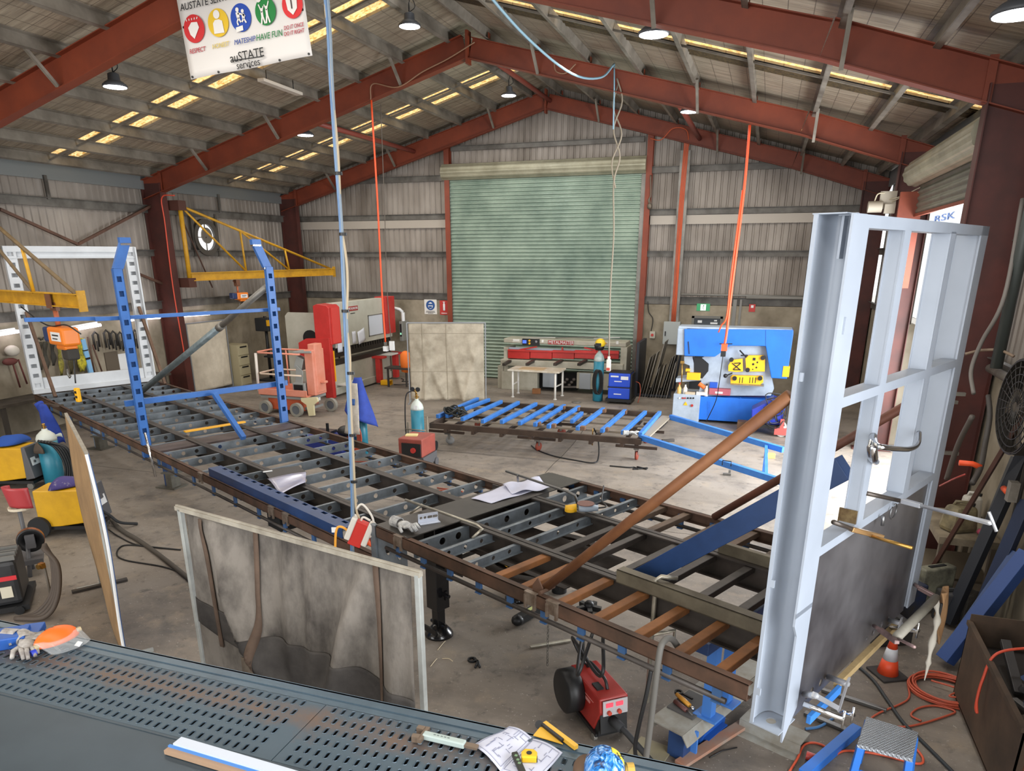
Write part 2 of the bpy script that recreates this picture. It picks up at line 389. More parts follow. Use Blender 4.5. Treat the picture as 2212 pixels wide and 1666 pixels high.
# ------------------------------------------------------------------ portal frames
def ibeam(b, p, q, d, wd, side, tf=.014, tw=.01):
    """I section from p to q, axis on the inner flange face, depth d away towards side"""
    p = V(p); q = V(q); a = (q-p).normalized(); sd = V((0, 1, 0)); o = sd.cross(a)
    if o.dot(V(side)) < 0: o = -o
    for k in (tf/2, d-tf/2): b.bar(p+o*k, q+o*k, wd, tf, o)
    b.bar(p+o*d/2, q+o*d/2, tw, d-2*tf, o)
def portal(y, label, wd=.2, mt=RED, fb=()):
    t = thing('portal_frame', label, 'roof frame', (0, y, 0))
    for sx in (-1, 1):
        b = B(mt); p = (sx*.01, y, rz(0)); q = (sx*(KX+.58), y, rz(KX+.58))
        if sx < 0: ibeam(b, p, q, RD, wd, (0, 0, 1))
        else:
            k = (6.7, y, rz(6.7, .1)); ibeam(b, p, k, RD-.06, wd, (0, 0, 1)); ibeam(b, k, q, RD-.04, wd, (0, 0, 1))
        b.box((sx*.012, y, AZ+RD/2-.02), (.024, wd+.02, RD+.16))
        b.bar((sx*KX, y-.05, KZ+.02), (sx*KX, y-.05, KZ+.5), .014, .09, (1, 0, 0))
        for cx in PXS: b.box((sx*(cx+.05), y, rz(cx, RD+.05)), (.01, .12, .1))
        b.go('rafter', parent=t)
        b = B(RED2); ibeam(b, (sx*KX, y, 0), (sx*KX, y, KZ+.22), .6, wd+.02, (sx, 0, 0), tw=.018)
        b.box((sx*(KX+.3), y, .012), (.72, wd+.1, .024)); b.go('column', parent=t)
        for cx in fb:
            b = B(PURL); x = sx*(cx+.05); b.bar((x, y-wd/2, rz(cx)+.02), (sx*(cx+.05), y-.62, rz(cx, RD+.05)), .05, .05); b.go('fly_brace', parent=t)
    return t
portal(-5.863, 'red steel portal frame in front of the end frame, with ceiling cords tied to it', fb=(1.5, 4.74, 6.9))
portal(-11.73, 'large red steel portal frame nearest overhead, banner tied to it', fb=(4.74, 6.9))
portal(-17.6, 'red steel portal frame overhead beyond the top edge of the photo', fb=())
portal(0, 'red steel portal frame against the gable end wall above the roller door', .16, fb=(1.5, 4.74, 6.9))
for i, (x, lb) in enumerate(((-4.15, 'thin red roof strut between frames on the skylight side of the ridge'), (.12, 'red roof strut running along under the ridge to the end frame'), (4.3, 'red roof strut between frames above the exit door side'))):
    b = B(mat('strut_red', '#8a4236', .5)); b.tube([(x, -5.85, rz(x)+.25), (x, -.02, rz(x)+.25)], .06, 10); tag(b.go('roof_strut'), lb, 'strut')

# ------------------------------------------------------------------ walls
def clad_strip(b, axis, c, a0, a1, zt, z0, pitch=.19, into=1):
    """ribbed sheet: axis x runs along x at y=c; zt(a) gives the top"""
    pts = []; a = a0
    while a < a1:
        for da, h in ((0, 0), (pitch*.62, 0), (pitch*.7, .028), (pitch*.9, .028), (pitch*.98, 0)):
            if a+da <= a1: pts.append((a+da, h))
        a += pitch
    pts.append((a1, 0)); vs = []; fs = []
    for a, h in pts:
        for z in (z0, zt(a)): vs.append((a, c-into*h*-1, z) if axis == 'x' else (c+into*h, a, z))
    for i in range(len(pts)-1): fs.append((2*i, 2*i+2, 2*i+3, 2*i+1) if axis == 'x' else (2*i, 2*i+1, 2*i+3, 2*i+2))
    b.add(vs, fs)
CZ = 2.42
top = lambda x: rz(x, ROOF)
DX0, DX1, DZ = -3.17, 2.88, 5.95
# back wall
b = B(CONC)
for x0, x1 in ((-WX, DX0-.05), (DX1+.08, 4.47), (5.3, WX)): b.bx(x0, x1, YB, YB+.18, 0, CZ)
b.bx(4.47, 5.3, YB, YB+.18, 2.1, CZ)
wb = struct(b.go('wall_back'))
b = B(CLAD); clad_strip(b, 'x', YB+.16, -WX, DX0-.02, top, CZ-.02); clad_strip(b, 'x', YB+.16, DX1+.02, WX, top, CZ-.02); clad_strip(b, 'x', YB+.16, DX0-.02, DX1+.02, top, DZ)
b.go('cladding', parent=wb)
def girt(p, q, side, parent, h=.15):
    b = B(GIRT); p = V(p); q = V(q); s = V(side)
    b.bar(p, q, .012, h); b.bar(p+V((0, 0, h/2))-s*.03, q+V((0, 0, h/2))-s*.03, .07, .012); b.bar(p-V((0, 0, h/2))+s*.03, q-V((0, 0, h/2))+s*.03, .07, .012)
    return b.go('girt', parent=parent)
yg = YB+.06
for z in (6.05, 4.95, 3.83):
    xm = min(WX-.1, (AZ+.3-z)/RSL)
    girt((-xm, yg, z), (DX0-.1, yg, z), (0, 1, 0), wb); girt((DX1+.1, yg, z), (xm, yg, z), (0, 1, 0), wb)
girt((DX0+.1, yg, 6.85), (DX1-.1, yg, 6.85), (0, 1, 0), wb, .12)
girt((-WX, yg, CZ+.12), (DX0-.1, yg, CZ+.12), (0, 1, 0), wb, .2); girt((DX1+.1, yg, CZ+.12), (WX, yg, CZ+.12), (0, 1, 0), wb, .2)
b = B(mat('flash', '#a8a096', .5, .2))
b.bx(-WX, DX0-.1, yg+.02, yg+.04, 4.62, 4.86); b.bx(DX1+.1, WX, yg+.02, yg+.04, 4.62, 4.86); b.go('flashing', parent=wb)
for x in (DX0+.02, DX1+.1):
    b = B(RED); b.bx(x-.08, x+.08, YB-.12, YB-.1, 0, rz(x)+.1); b.bx(x-.005, x+.005, YB-.1, YB+.1, 0, rz(x)+.1); b.bx(x-.08, x+.08, YB+.08, YB+.1, 0, rz(x)+.1); b.go('gable_mullion', parent=wb)
# left wall
b = B(CONC); b.bx(-WX-.18, -WX, YF, YB+.1, 0, CZ+.05); wl = struct(b.go('wall_left'))
b = B(CLAD); clad_strip(b, 'y', -WX-.05, YF, YB+.1, lambda a: top(WX), CZ); b.go('cladding', parent=wl)
for z, h in ((3.87, .15), (4.95, .18), (CZ+.12, .2)): girt((-WX+.06, YF, z), (-WX+.06, YB, z), (-1, 0, 0), wl, h)
b = B(mat('eave_purlin', '#7c8080', .5, .3)); b.bx(-WX+.02, -WX+.06, YF, YB, 5.42, 5.78); b.bx(-WX+.02, -WX+.12, YF, YB, 5.77, 5.79); b.go('eaves_beam', parent=wl)
b = B(GIRT)
for y in (-8.75, -3.1, -14.6): b.bx(-WX+.06, -WX+.1, y-.04, y+.04, 5.0, 5.5)
b.go('eaves_strap', parent=wl)
# right wall, with the side door opening between the last two bays
D2Y0, D2Y1, D2Z = -11.15, -5.3, 4.9
b = B(CONC)
for y0, y1 in ((YF, -23.3), (-18.1, D2Y0), (D2Y1, YB+.1)): b.bx(WX, WX+.18, y0, y1, 0, CZ+.05)
wr = struct(b.go('wall_right'))
b = B(CLAD)
for y0, y1, z0 in ((YF, -23.3, CZ), (-18.1, D2Y0, CZ), (-23.3, -18.1, D2Z), (D2Y1, YB+.1, CZ), (D2Y0, D2Y1, D2Z)): clad_strip(b, 'y', WX+.1, y0, y1, lambda a: top(WX), z0, into=-1)
b.go('cladding', parent=wr)
for z in (3.87, 4.95, CZ+.12):
    girt((WX-.04, -18.1, z), (WX-.04, D2Y0-.1, z), (1, 0, 0), wr); girt((WX-.04, D2Y1+.1, z), (WX-.04, YB, z), (1, 0, 0), wr)
b = B(mat('eave_purlin', '#7c8080')); b.bx(WX-.06, WX-.02, YF, YB, 5.42, 5.78); b.go('eaves_beam', parent=wr)
b = B(RED2)
for y in (D2Y0, ): b.bx(WX-.2, WX, y-.1, y+.1, 0, D2Z)
b.go('door_jamb', parent=wr)

# ------------------------------------------------------------------ doors
def slats(b, f, z0, z1, pitch, depth, L):
    n = int((z1-z0)/pitch*8); vs = []; fs = []
    for i in range(n+1):
        z = z0+(z1-z0)*i/n; t = ((z-z0)/pitch) % 1
        h = depth*(.5-.5*math.cos(2*PI*t))**.7
        vs += [f(0, z, h), f(L, z, h)]
    fs = [(2*i, 2*i+1, 2*i+3, 2*i+2) for i in range(n)]
    s = b.smooth; b.smooth = True; b.add(vs, fs); b.smooth = s
DOORG = mat('door_green', '#a0b1a3', .36, .35, '#74877c', .7, .5)
DOORC = mat('door_cream', '#a3a08b', .45, .2, '#85826e', 2, .5)
b = B(DOORG); slats(b, lambda x, z, h: V((DX0+.1+x, YB-.02-h, z)), .0, DZ+.1, .107, .05, DX1-DX0-.2)
d1 = thing('door_1', 'large pale green corrugated roller door closed in the back wall', 'roller door', ((DX0+DX1)/2, YB, 0)); struct(d1)
b.go('curtain', parent=d1)
b = B(DOORC); b.smooth = True; k = 40
prof = [(.22+.012*(1 if i % 4 < 2 else 0), 0) for i in range(k)]
vs = []
for x in (DX0-.12, DX1+.02):
    vs += [(x, YB-.06+prof[i][0]*math.cos(2*PI*i/k), DZ+.24+prof[i][0]*math.sin(2*PI*i/k)) for i in range(k)]
b.add(vs, [(i, (i+1) % k, k+(i+1) % k, k+i) for i in range(k)]); b.add(vs, [tuple(range(k)), tuple(range(k, 2*k))]); b.go('drum', parent=d1, smooth=False)
for x in (DX0+.03, DX1-.03):
    b = B(GALV); b.bx(x-.07, x+.07, YB-.08, YB+.02, 0, DZ); b.go('guide_rail', parent=d1)
b = B(mat('chain', '#6e655a', .5, .6)); x = DX1+.16
b.tube(cat_curve([(x, YB-.15, 5.9), (x+.03, YB-.15, 5.4), (x-.02, YB-.15, 5.25), (x+.05, YB-.15, 5.1), (x, YB-.15, 5.3)]), .02, 6); b.ball((x+.02, YB-.15, 5.1), (.07, .05, .09)); b.go('hand_chain', parent=d1)
# side roller door, rolled most of the way up
d2 = thing('door_2', 'cream roller door rolled up above the bright side opening', 'roller door', (WX-.3, -8.8, 0)); struct(d2)
yc0, yc1 = -11.2, -6.3; zc = 5.16; xc = 8.72
b = B(DOORC); k = 48; vs = []
for y in (yc0, yc1):
    vs += [(xc+(.21+(.012 if i % 4 < 2 else 0))*math.cos(2*PI*i/k), y, zc+(.21+(.012 if i % 4 < 2 else 0))*math.sin(2*PI*i/k)) for i in range(k)]
b.add(vs, [(i, (i+1) % k, k+(i+1) % k, k+i) for i in range(k)]+[tuple(range(k)), tuple(range(k, 2*k))]); b.go('drum', parent=d2, smooth=False)
b = B(mat('door_underside', '#78796c', .45, .2, '#5c5d52', 2, .5)); slats(b, lambda x, z, h: V((8.83-h, yc0+x, z)), 4.48, 5.15, .107, .03, yc1-yc0); b.go('curtain', parent=d2)
b = B(RED); b.bx(8.79, 8.84, yc0, yc1, 4.44, 4.49); b.go('bottom_rail', parent=d2)
# exit door
d3 = thing('door_3', 'dark grey exit door under the green running man sign', 'door', (4.88, YB, 0)); struct(d3)
b = B(mat('exit_door', '#3b4046', .5)); b.bx(4.52, 5.25, YB+.02, YB+.06, 0, 2.06); b.go('door_leaf', parent=d3)
b = B(mat('door_frame', '#6d6c66', .5)); b.bx(4.45, 4.52, YB-.02, YB+.1, 0, 2.12); b.bx(5.25, 5.32, YB-.02, YB+.1, 0, 2.12); b.bx(4.45, 5.32, YB-.02, YB+.1, 2.06, 2.13); b.go('door_frame', parent=d3)
b = B(WHITE); b.bx(4.62, 4.74, YB+.012, YB+.018, 1.93, 2.0); b.bx(4.98, 5.18, YB+.012, YB+.018, 1.9, 1.95); b.bx(5.08, 5.16, YB+.012, YB+.018, 1.98, 2.02); b.go('sticker', parent=d3)
b = B(CHROME); b.bar((5.2, YB-.03, 1.0), (5.08, YB-.03, 1.0), .02, .02); b.go('handle', parent=d3)
# outside, seen through the side opening: yard slab and a white freight container with blue lettering
b = B(mat('yard', '#c9c2b6', .9)); b.bx(WX+.2, 60, -40, 60, -.25, -.02); struct(b.go('ground'))
# ================================================================== the long trailer deck under construction
TO = V((-.159, -14.756, 0)); TD = V((.89924, -.43744, 0)); TN = V((.43744, .89924, 0)); TR = math.atan2(TD.y, TD.x)
H1, H2, TW = 1.062, 1.378, 2.49
def L(t, n, z): return TO+TD*t+TN*n+V((0, 0, z))
def ltz(u, v, z): q = aZ(u, v, z)-TO; return q.dot(TD), q.dot(TN)
RUST = mat('rusty_rail', '#5d4334', .75, .1, '#36291f', 3, .6)
RUSTO = mat('orange_rust_tube', '#8c5a30', .7, .1, '#4f3520', 2.2, .55)
MILL = mat('mill_scale', '#4a4440', .5, .35, '#2e2a27', 3, .6)
CROSS = mat('galv_crossmember', '#7c858d', .42, .45, '#5b6064', 4, .6)
PLATE = mat('deck_plate', '#47433f', .42, .4, '#33302d', 2.5, .6)
BLUE = mat('blue_paint', '#3467ad', .42, 0, '#2a5594', 3, .4)
BLUED = mat('dark_blue_paint', '#24406e', .42, 0, '#1c3359', 3, .5)
GREYP = mat('grey_primer', '#a0a9b6', .42, 0, '#8f98a5', 1.2, .4)
WHITEP = mat('white_primer', '#ccd0d4', .5, 0, '#b7bbbf', 1.5, .4)
tl = thing('trailer_chassis', 'long unfinished steel trailer chassis with raised front deck and open crossmembers', 'trailer', TO, TR)
def chan(b, p, q, d, wd, side, t=.008):
    """C section, p-q on the top outer edge, web of depth d, flanges towards side"""
    p = V(p); q = V(q); s = V(side).normalized()
    b.bar(p+V((0, 0, -d/2))+s*t/2, q+V((0, 0, -d/2))+s*t/2, t, d)
    for z in (-t/2, -d+t/2): b.bar(p+s*wd/2+V((0, 0, z)), q+s*wd/2+V((0, 0, z)), wd, t)
T0_, TS, T1_ = -8.55, 3.62, 7.46
for n, sd in ((0, 1), (TW, -1)):
    b = B(RUST); chan(b, (T0_, n, H1), (TS, n, H1), .105, .06, (0, sd, 0)); b.go('side_rail', parent=tl, world=False)
    b = B(RUST); chan(b, (TS+.08, n, H2), (T1_, n, H2), .11, .06, (0, sd, 0)); b.go('side_rail', parent=tl, world=False)
    for a, e, z in ((T0_+.3, TS-.1, H1-.21), (TS+.2, 7.32, H2-.185)):
        m = n+sd*.02
        b = B(MILL); b.tube([(a, m, z), (e, m, z)], .02, 10); r = b.go('rope_rail', parent=tl, world=False)
        k = a+.2
        while k < e:
            b = B(mat('bracket_blue', '#34557f', .5)); b.bx(k-.03, k+.03, m-.012, m+.012, z-.03, z+.12); b.bx(k-.03, k+.03, m-.02, m+.02, z-.03, z-.018)
            b.go('rail_bracket', parent=tl, world=False); k += .36 if z > 1 else .62
for n in (.7, 1.7):
    b = B(MILL)
    for a, e, z, d in ((T0_+.2, TS+.5, H1, .22), (TS+.1, T1_, H2, .22)):
        b.bx(a, e, n-.055, n+.055, z-.014, z); b.bx(a, e, n-.055, n+.055, z-d, z-d+.014); b.bx(a, e, n-.006, n+.006, z-d, z)
    b.bx(TS-.1, TS+.5, n-.006, n+.006, H1-.3, H2)
    b.go('main_beam', parent=tl, world=False)
def zcross(t, n0, n1, z, d=.1, nh=3, mt=CROSS):
    b = B(mt); Ln = n1-n0; r = d*.28
    hs = [(Ln*(i+.7)/(nh+.4), d*.5, r, r) for i in range(nh)]
    b.holed(Ln, d, .006, hs, (t, n0, z-d), (0, 1, 0), (0, 0, 1))
    b.bx(t-.035, t, n0, n1, z-.006, z); b.bx(t, t+.035, n0, n1, z-d, z-d+.006)
    return b.go('crossmember', parent=tl, world=False)
ks = [-8.35+.6*k for k in range(11)]+[-1.75, -1.15, -.41, .15, .78, 1.36, 1.96, 2.56, 3.1]
for t in ks:
    for n0, n1 in ((.01, .69), (.71, 1.69), (1.71, 2.48)): zcross(t, n0, n1, H1-.012, .11)
b = B(mat('brown_plate', '#574a48', .6, .1, '#3d3330', 3, .6)); b.bx(-2.35, -1.95, .05, .68, H1-.05, H1-.02); b.bx(-2.35, -1.95, .72, 1.68, H1-.05, H1-.02); b.bx(-2.35, -1.95, 1.72, 2.44, H1-.05, H1-.02); b.go('tread_plate', parent=tl, world=False)
for t in (4.24, 4.56, 4.92):
    for n0, n1 in ((.02, .69), (.71, 1.69), (1.71, 2.47)): zcross(t, n0, n1, H2-.02 if t > 4.3 else H2-.03, .13 if t < 4.3 else .075)
for t in (5.26, 5.55, 5.93, 6.27, 6.62, 6.94, 7.24):
    for n0, n1, mt in ((.01, .69, RUSTO), (.71, 1.69, MILL), (1.71, 2.48, mat('grey_rust_tube', '#6b5747', .7, .1, '#453a31', 3, .5))):
        b = B(mt); b.bx(t-.045, t+.03, n0, n1, H2-.075, H2-.02); b.go('cross_tube', parent=tl, world=False, bevel=.006)
b = B(PLATE); b.bx(TS+.05, 4.16, .02, TW-.02, H2-.004, H2+.006); b.bx(TS+.05, TS+.06, .02, TW-.02, H1, H2); o = b.go('step_plate', parent=tl, world=False); o['label'] = 'dark flat plate at the step up to the front deck'
b = B(CROSS); b.holed(.45, .3, .008, [(.15, .15, .035, .035), (.33, .15, .03, .03)], (TS+.06, .03, H1-.06), (1, 0, 0), (0, 0, 1)); b.bx(TS-.02, TS+.06, .0, .05, H1-.12, H2); b.go('step_bracket', parent=tl, world=False)
b = B(mat('ring_steel', '#3c322b', .55, .4, '#231e1b', 6, .5)); b.ringcyl((4.75, 1.2, H2-.36), (4.75, 1.2, H2-.33), .62, .53, 40); b.ringcyl((4.75, 1.2, H2-.40), (4.75, 1.2, H2-.36), .5, .43, 40); b.bx(4.1, 5.4, .75, 1.65, H2-.335, H2-.325); b.go('turntable_ring', parent=tl, world=False)
BLK = mat('gloss_black', '#121214', .22, 0, coat=.3)
for n in (.66, 1.85):
    b = B(BLK); t = 3.77; b.bx(t-.085, t+.085, n-.085, n+.085, .32, H2-.1); b.bx(t-.05, t+.05, n-.05, n+.05, .12, .34); lg = b.go('landing_leg', parent=tl, world=False, bevel=.006)
    b = B(BLK); b.lathe([(.02, .14), (.06, .13), (.13, .05), (.15, .02), (.15, 0)], (t, n, .0), n=20); b.bar((t-.1, n-.12, .1), (t+.1, n-.12, .1), .02, .06); b.cyl((t-.11, n, .13), (t+.11, n, .13), .025); b.go('foot', parent=lg, world=False)
    b = B(BLUE); b.bx(t-.05, t+.02, n-.075, n-.07, .95, 1.1); b.go('decal', parent=lg, world=False)
b = B(BLK); b.bar((3.9, .66, .55), (3.9, .66, .45), .03, .03); b.cyl((3.83, .66, .5), (3.95, .66, .5), .02); b.bar((3.77, .7, .8), (3.77, 1.8, .8), .05, .05); b.go('crank_shaft', parent=tl, world=False)
b = B(mat('bracket_steel', '#8a7d70', .5, .5, '#5d4a3c', 8, .5))
for t, z in ((-.3, H1), (1.62, H1), (1.95, H1), (4.05, H2), (5.7, H2), (5.92, H2)):
    b.bx(t-.055, t+.055, -.014, 0, z-.1, z); b.bx(t-.055, t+.055, -.02, .02, z, z+.008); b.bx(t-.055, t-.035, -.022, 0, z-.13, z-.02); b.bx(t+.035, t+.055, -.022, 0, z-.13, z-.02)
    b.go('stake_pocket', parent=tl, world=False); b = B(mat('bracket_steel', '#8a7d70'))
b = B(DARK); b.bx(1.45, 1.75, .02, .3, H1-.28, H1-.11); b.go('winch_box', parent=tl, world=False)
b = B(MILL); b.bx(-8.5, -7.9, .03, .1, .6, H1-.1); b.bx(-8.5, -7.9, TW-.1, TW-.03, .6, H1-.1); b.bx(-8.55, -8.47, 0, TW, H1-.2, H1); b.go('tail_bracket', parent=tl, world=False)
CHN = mat('chain_steel', '#777570', .4, .8)
b = B(CHN)
for i in range(24): b.tube([(5.35+.008*math.cos(a)*(1 if i % 2 else .2), .6+.008*math.cos(a)*(.2 if i % 2 else 1), H2-.34-.03*i+.018*math.sin(a)) for a in [k*PI/4 for k in range(8)]], .003, 5, closed=True)
b.go('safety_chain', parent=tl, world=False)

# ------------------------------------------------------------------ slotted blue posts, bars and braces
def slotted_post(name, label, cat, p, q, zs, wd, dp, mt, side, out, group=None, parent=None):
    """channel of width wd along side with square holes in its face; out is the face normal"""
    t = None
    p = V(p); q = V(q); a = (q-p).normalized(); Ln = (q-p).length; s = V(side).normalized(); o = V(out).normalized()
    b = B(mt); hs = [(z, wd/2, .038, wd*.24, 'r') for z in zs if .05 < z < Ln-.05]
    ez = a.cross(s)
    off = o*dp/2
    b.holed(Ln, wd, .008, hs, p-s*wd/2+off, a, s)
    b.bar(p-o*dp/2, q-o*dp/2, wd-.004, .006, o)
    for k in (-1, 1): b.bar(p+s*(k*(wd/2-.004))+o*0, q+s*(k*(wd/2-.004))+o*0, .008, dp, o) if abs(a.dot(o)) < .9 else None
    return b
def blue_post(n, sgn, label):
    t = thing('slotted_stake_post', label, 'stake post', L(-2.45, n, H1-.2), TR, 'blue stake posts standing on the trailer')
    p, q = L(-2.43, n, H1-.2), L(-2.43, n+.0, 3.62)
    b = slotted_post('', '', '', p, q, [z-(H1-.2) for z in [1.28+.2*i for i in range(12)]], .13, .07, BLUE, TN, TD)
    b.go('post', parent=t)
    q2 = L(-2.45, n+sgn*.17, 3.98)
    b = B(BLUE); k = L(-2.45, n+sgn*.01, 3.6)
    b.bar(k, q2, .13, .07, TD); b.bar(q2+V((0, 0, -.02)), q2+V((0, 0, .06)), .15, .08, TD); b.go('bent_tip', parent=t)
    b = B(CHROME)
    for c in (k, q2+V((0, 0, -.03))): b.bar(c-TN*.072, c+TN*.072, .08, .03)
    o = b.go('weld_seam', parent=t); o['label'] = 'bare ground weld seam'
    return t
blue_post(.07, 1, 'blue slotted stake post on the trailer rail nearest the welding screens, grey pipe behind it')
blue_post(2.385, -1, 'blue slotted stake post on the far trailer rail, in front of the pink lift')
def prop(name, label, cat, p, q, w_, h_, mt, up=(0, 0, 1), bev=.004):
    b = B(mt); b.bar(p, q, w_, h_, up); return tag(b.go(name, bevel=bev), label, cat)
prop('cross_bar', 'lower blue square tube bar across the two slotted posts', 'bar', L(-2.53, -.1, 1.7), L(-2.53, 2.56, 1.7), .06, .085, BLUE)
prop('cross_bar', 'upper blue square tube bar across the two slotted posts', 'bar', L(-2.53, -.3, 2.94), L(-2.53, 2.56, 2.94), .05, .055, BLUE)
prop('cross_bar', 'second blue tube sleeved behind the upper bar, reaching out past the hoist', 'bar', L(-2.58, -1.15, 2.98), L(-2.58, .15, 2.93), .05, .055, BLUE)
prop('diagonal_brace', 'blue square tube brace from the lower bar down to the trailer deck', 'brace', L(-2.44, 1.23, 1.68), L(-1.62, 1.25, H1+.03), .075, .075, BLUE)
b = B(mat('galv_pipe_dirty', '#78858a', .45, .4, '#5b6668', 6, .5)); b.tube([L(-7.0, 1.62, H1+.05), L(-3.9, 2.12, 2.6)], .06, 12); t = tag(b.go('pipe_brace'), 'long grey galvanised pipe brace slanting up to the far slotted post', 'brace')
b = B(GALV); b.tube([L(-3.92, 2.115, 2.59), L(-2.5, 2.34, 3.3)], .052, 12); b.tube([L(-3.98, 2.105, 2.56), L(-3.86, 2.127, 2.62)], .068, 12); b.go('inner_tube', parent=t)
prop('steel_flat', 'yellow painted flat bar lying across the trailer beams', 'bar', L(-2.6, .73, H1+.06), L(-2.6, 1.75, H1+.06), .08, .025, mat('yellow_bar', '#e0a322', .45))
# blue slotted post lying on the near rail
t = thing('slotted_stake_post', 'dark blue slotted stake post lying flat along the near trailer rail', 'stake post', L(1.4, .12, H1), TR)
b = B(BLUED); Ln = 3.15
b.holed(Ln, .17, .008, [(.2+.2*i, .135, .045, .02, 'r') for i in range(15)], L(-.1, .03, H1+.1), TD, TN)
for n in (.034, .196): b.bar(L(-.1, n, H1+.05), L(-.1+Ln, n, H1+.05), .008, .1)
b.go('channel', parent=t)

# ------------------------------------------------------------------ white frame at the tail
wf = thing('tail_frame', 'white slotted steel gate frame standing at the tail end of the trailer', 'gate frame', L(-8.62, 1.24, H1), TR)
for n, lab in ((.11, 1), (2.36, -1)):
    b = slotted_post('', '', '', L(-8.6, n, H1+.05), L(-8.6, n, 3.98), [.12+.2*i for i in range(14)], .22, .1, WHITEP, TN, TD)
    if lab < 0: b.bar(L(-8.52, n+.1, H1+.05), L(-8.52, n+.1, 3.98), .03, .06, TD)
    b.go('post', parent=wf)
b = B(WHITEP); b.bar(L(-8.6, 0, 3.93), L(-8.6, 2.47, 3.93), .12, .11); b.bar(L(-8.62, 0, 3.82), L(-8.62, 2.47, 3.82), .05, .12); b.bar(L(-8.58, 0, 3.76), L(-8.58, 2.47, 3.76), .1, .02); b.go('top_beam', parent=wf)
b = B(WHITEP); b.bar(L(-8.6, 0, 1.25), L(-8.6, 2.47, 1.25), .06, .24); b.bar(L(-8.56, 0, 1.1), L(-8.56, 2.47, 1.1), .12, .09); b.go('bottom_beam', parent=wf)
for n, lb in ((.2, 'rusty brown angle brace from the white frame down to the near trailer rail'), (2.38, 'rusty brown angle brace from the white frame down to the far trailer rail')):
    prop('angle_brace', lb, 'brace', L(-8.52, n-.03, 2.72), L(-7.75, n, H1+.02), .06, .06, mat('brown_angle', '#6a4f3d', .75, 0, '#4a382b', 5, .5))

# ------------------------------------------------------------------ grey bulkhead at the front
hb = thing('bulkhead_frame', 'tall light grey primed bulkhead frame standing at the front end of the trailer', 'bulkhead', L(7.58, 1.25, H2-.25), TR)
ZT, ZB = 3.97, 1.13; TF, TB = 7.664, 7.5
b = B(GREYP)
def face(b, n0, n1, z0, z1, t=TF, th=.012): b.bar(L(t-th/2, n0, (z0+z1)/2), L(t-th/2, n1, (z0+z1)/2), th, z1-z0)
# near side column: rolled channel, open to the side
face(b, .04, .25, ZB+.75, ZT); b.go('front_flange', parent=hb)
b = B(GREYP); P = [(n, z) for n, z in ((.10, ZB-.1), (.25, ZB+.08), (.25, ZB+.78), (.04, ZB+.78), (.04, ZB+.7), (.09, ZB+.62), (.09, ZB-.02))]
b.prism(P, L(TF-.012, 0, 0), TN, (0, 0, 1), .012); b.go('flange_toe', parent=hb)
b = B(GREYP); k = 8
pts = [(.03, TB-.012), (.12, TB-.012)]+[(.12+.1*math.sin(i/k*PI/2), TB-.012+.05*(1-math.cos(i/k*PI/2))) for i in range(1, k+1)]+[(.22, TF-.01)]
sh = [L(t_, n_, 0) for n_, t_ in pts]; vs = []; b.smooth = True
for c in sh: vs += [c+V((0, 0, ZB)), c+V((0, 0, ZT))]
for c in reversed(sh): vs += [c+TN*.006-TD*.006+V((0, 0, ZB)), c+TN*.006-TD*.006+V((0, 0, ZT))]
m_ = len(sh)*2
b.add(vs, [(2*i, 2*i+1, (2*i+3) % (2*m_), (2*i+2) % (2*m_)) for i in range(m_)]); b.smooth = False
b.bar(L(TB-.006, .03, ZB), L(TB-.006, .03, ZT), .02, .012, TN); b.go('side_channel', parent=hb)
b = B(GREYP); e = [(.02, TB-.02), (.25, TB-.02), (.25, TF), (.06, TF)]
b.holed(.22, TF-TB+.02, .008, [(.1, .09, .035, .03)], L(TB-.02, .03, ZB-.005), TN, TD); b.go('base_cap', parent=hb)
b = B(GREYP); b.bar(L(TB+.06, .14, ZT), L(TF-.02, .14, ZT), .03, .012); b.bar(L(TB+.08, .16, ZT-.2), L(TB+.08, .16, ZT), .012, .05, TN); b.go('top_gusset', parent=hb)
b = B(GREYP); b.bar(L(TB+.05, .04, ZT+.003), L(TB+.05, .3, ZT+.003), .16, .006); b.go('top_cap', parent=hb)
b = B(GREYP); b.bar(L(TF-.05, .25, ZT-.03), L(TF-.05, 2.45, ZT-.03), .1, .06); b.go('top_rail', parent=hb)
for z, lb in ((3.06, 'mid'), (2.22, 'low')):
    b = B(GREYP); b.bar(L(TF-.05, .25, z), L(TF-.05, 2.4, z), .1, .055); b.go('cross_rail', parent=hb)
for n, dp in ((.82, .085), (1.65, .11)):
    for z0, z1 in ((3.085, 3.92), (2.245, 3.035)):
        b = B(GREYP); face(b, n-.05, n+.05, z0, z1); b.bar(L(TF-dp, n-.045, (z0+z1)/2), L(TF, n-.045, (z0+z1)/2), .008, z1-z0)
        b.bar(L(TF-dp, n-.02, (z0+z1)/2), L(TF-dp+.008, n-.02, (z0+z1)/2), .07, z1-z0)
        b.go('post', parent=hb)
b = B(GREYP); face(b, 2.28, 2.45, ZB, ZT); b.bar(L(TB, 2.3, (ZB+ZT)/2), L(TF, 2.3, (ZB+ZT)/2), .01, ZT-ZB); b.bar(L(TB, 2.36, (ZB+ZT)/2), L(TB+.01, 2.36, (ZB+ZT)/2), .14, ZT-ZB); b.go('far_post', parent=hb)
SHEET = mat('black_sheet', '#757478', .36, .45, '#3b393d', 1.3, .8)
b = B(SHEET); hs = [(n-.26, .07, r, r) for n, r in ((.45, .022), (.52, .03), (.66, .028), (.75, .02), (1.45, .018), (1.58, .028), (1.75, .03), (1.9, .02))]
b.holed(2.0, 1.06, .008, hs, L(TF-.03, .26, ZB-.02), TN, (0, 0, 1)); o = b.go('lower_panel', parent=hb); o['label'] = 'unpainted black steel sheet, holes along its lower edge'
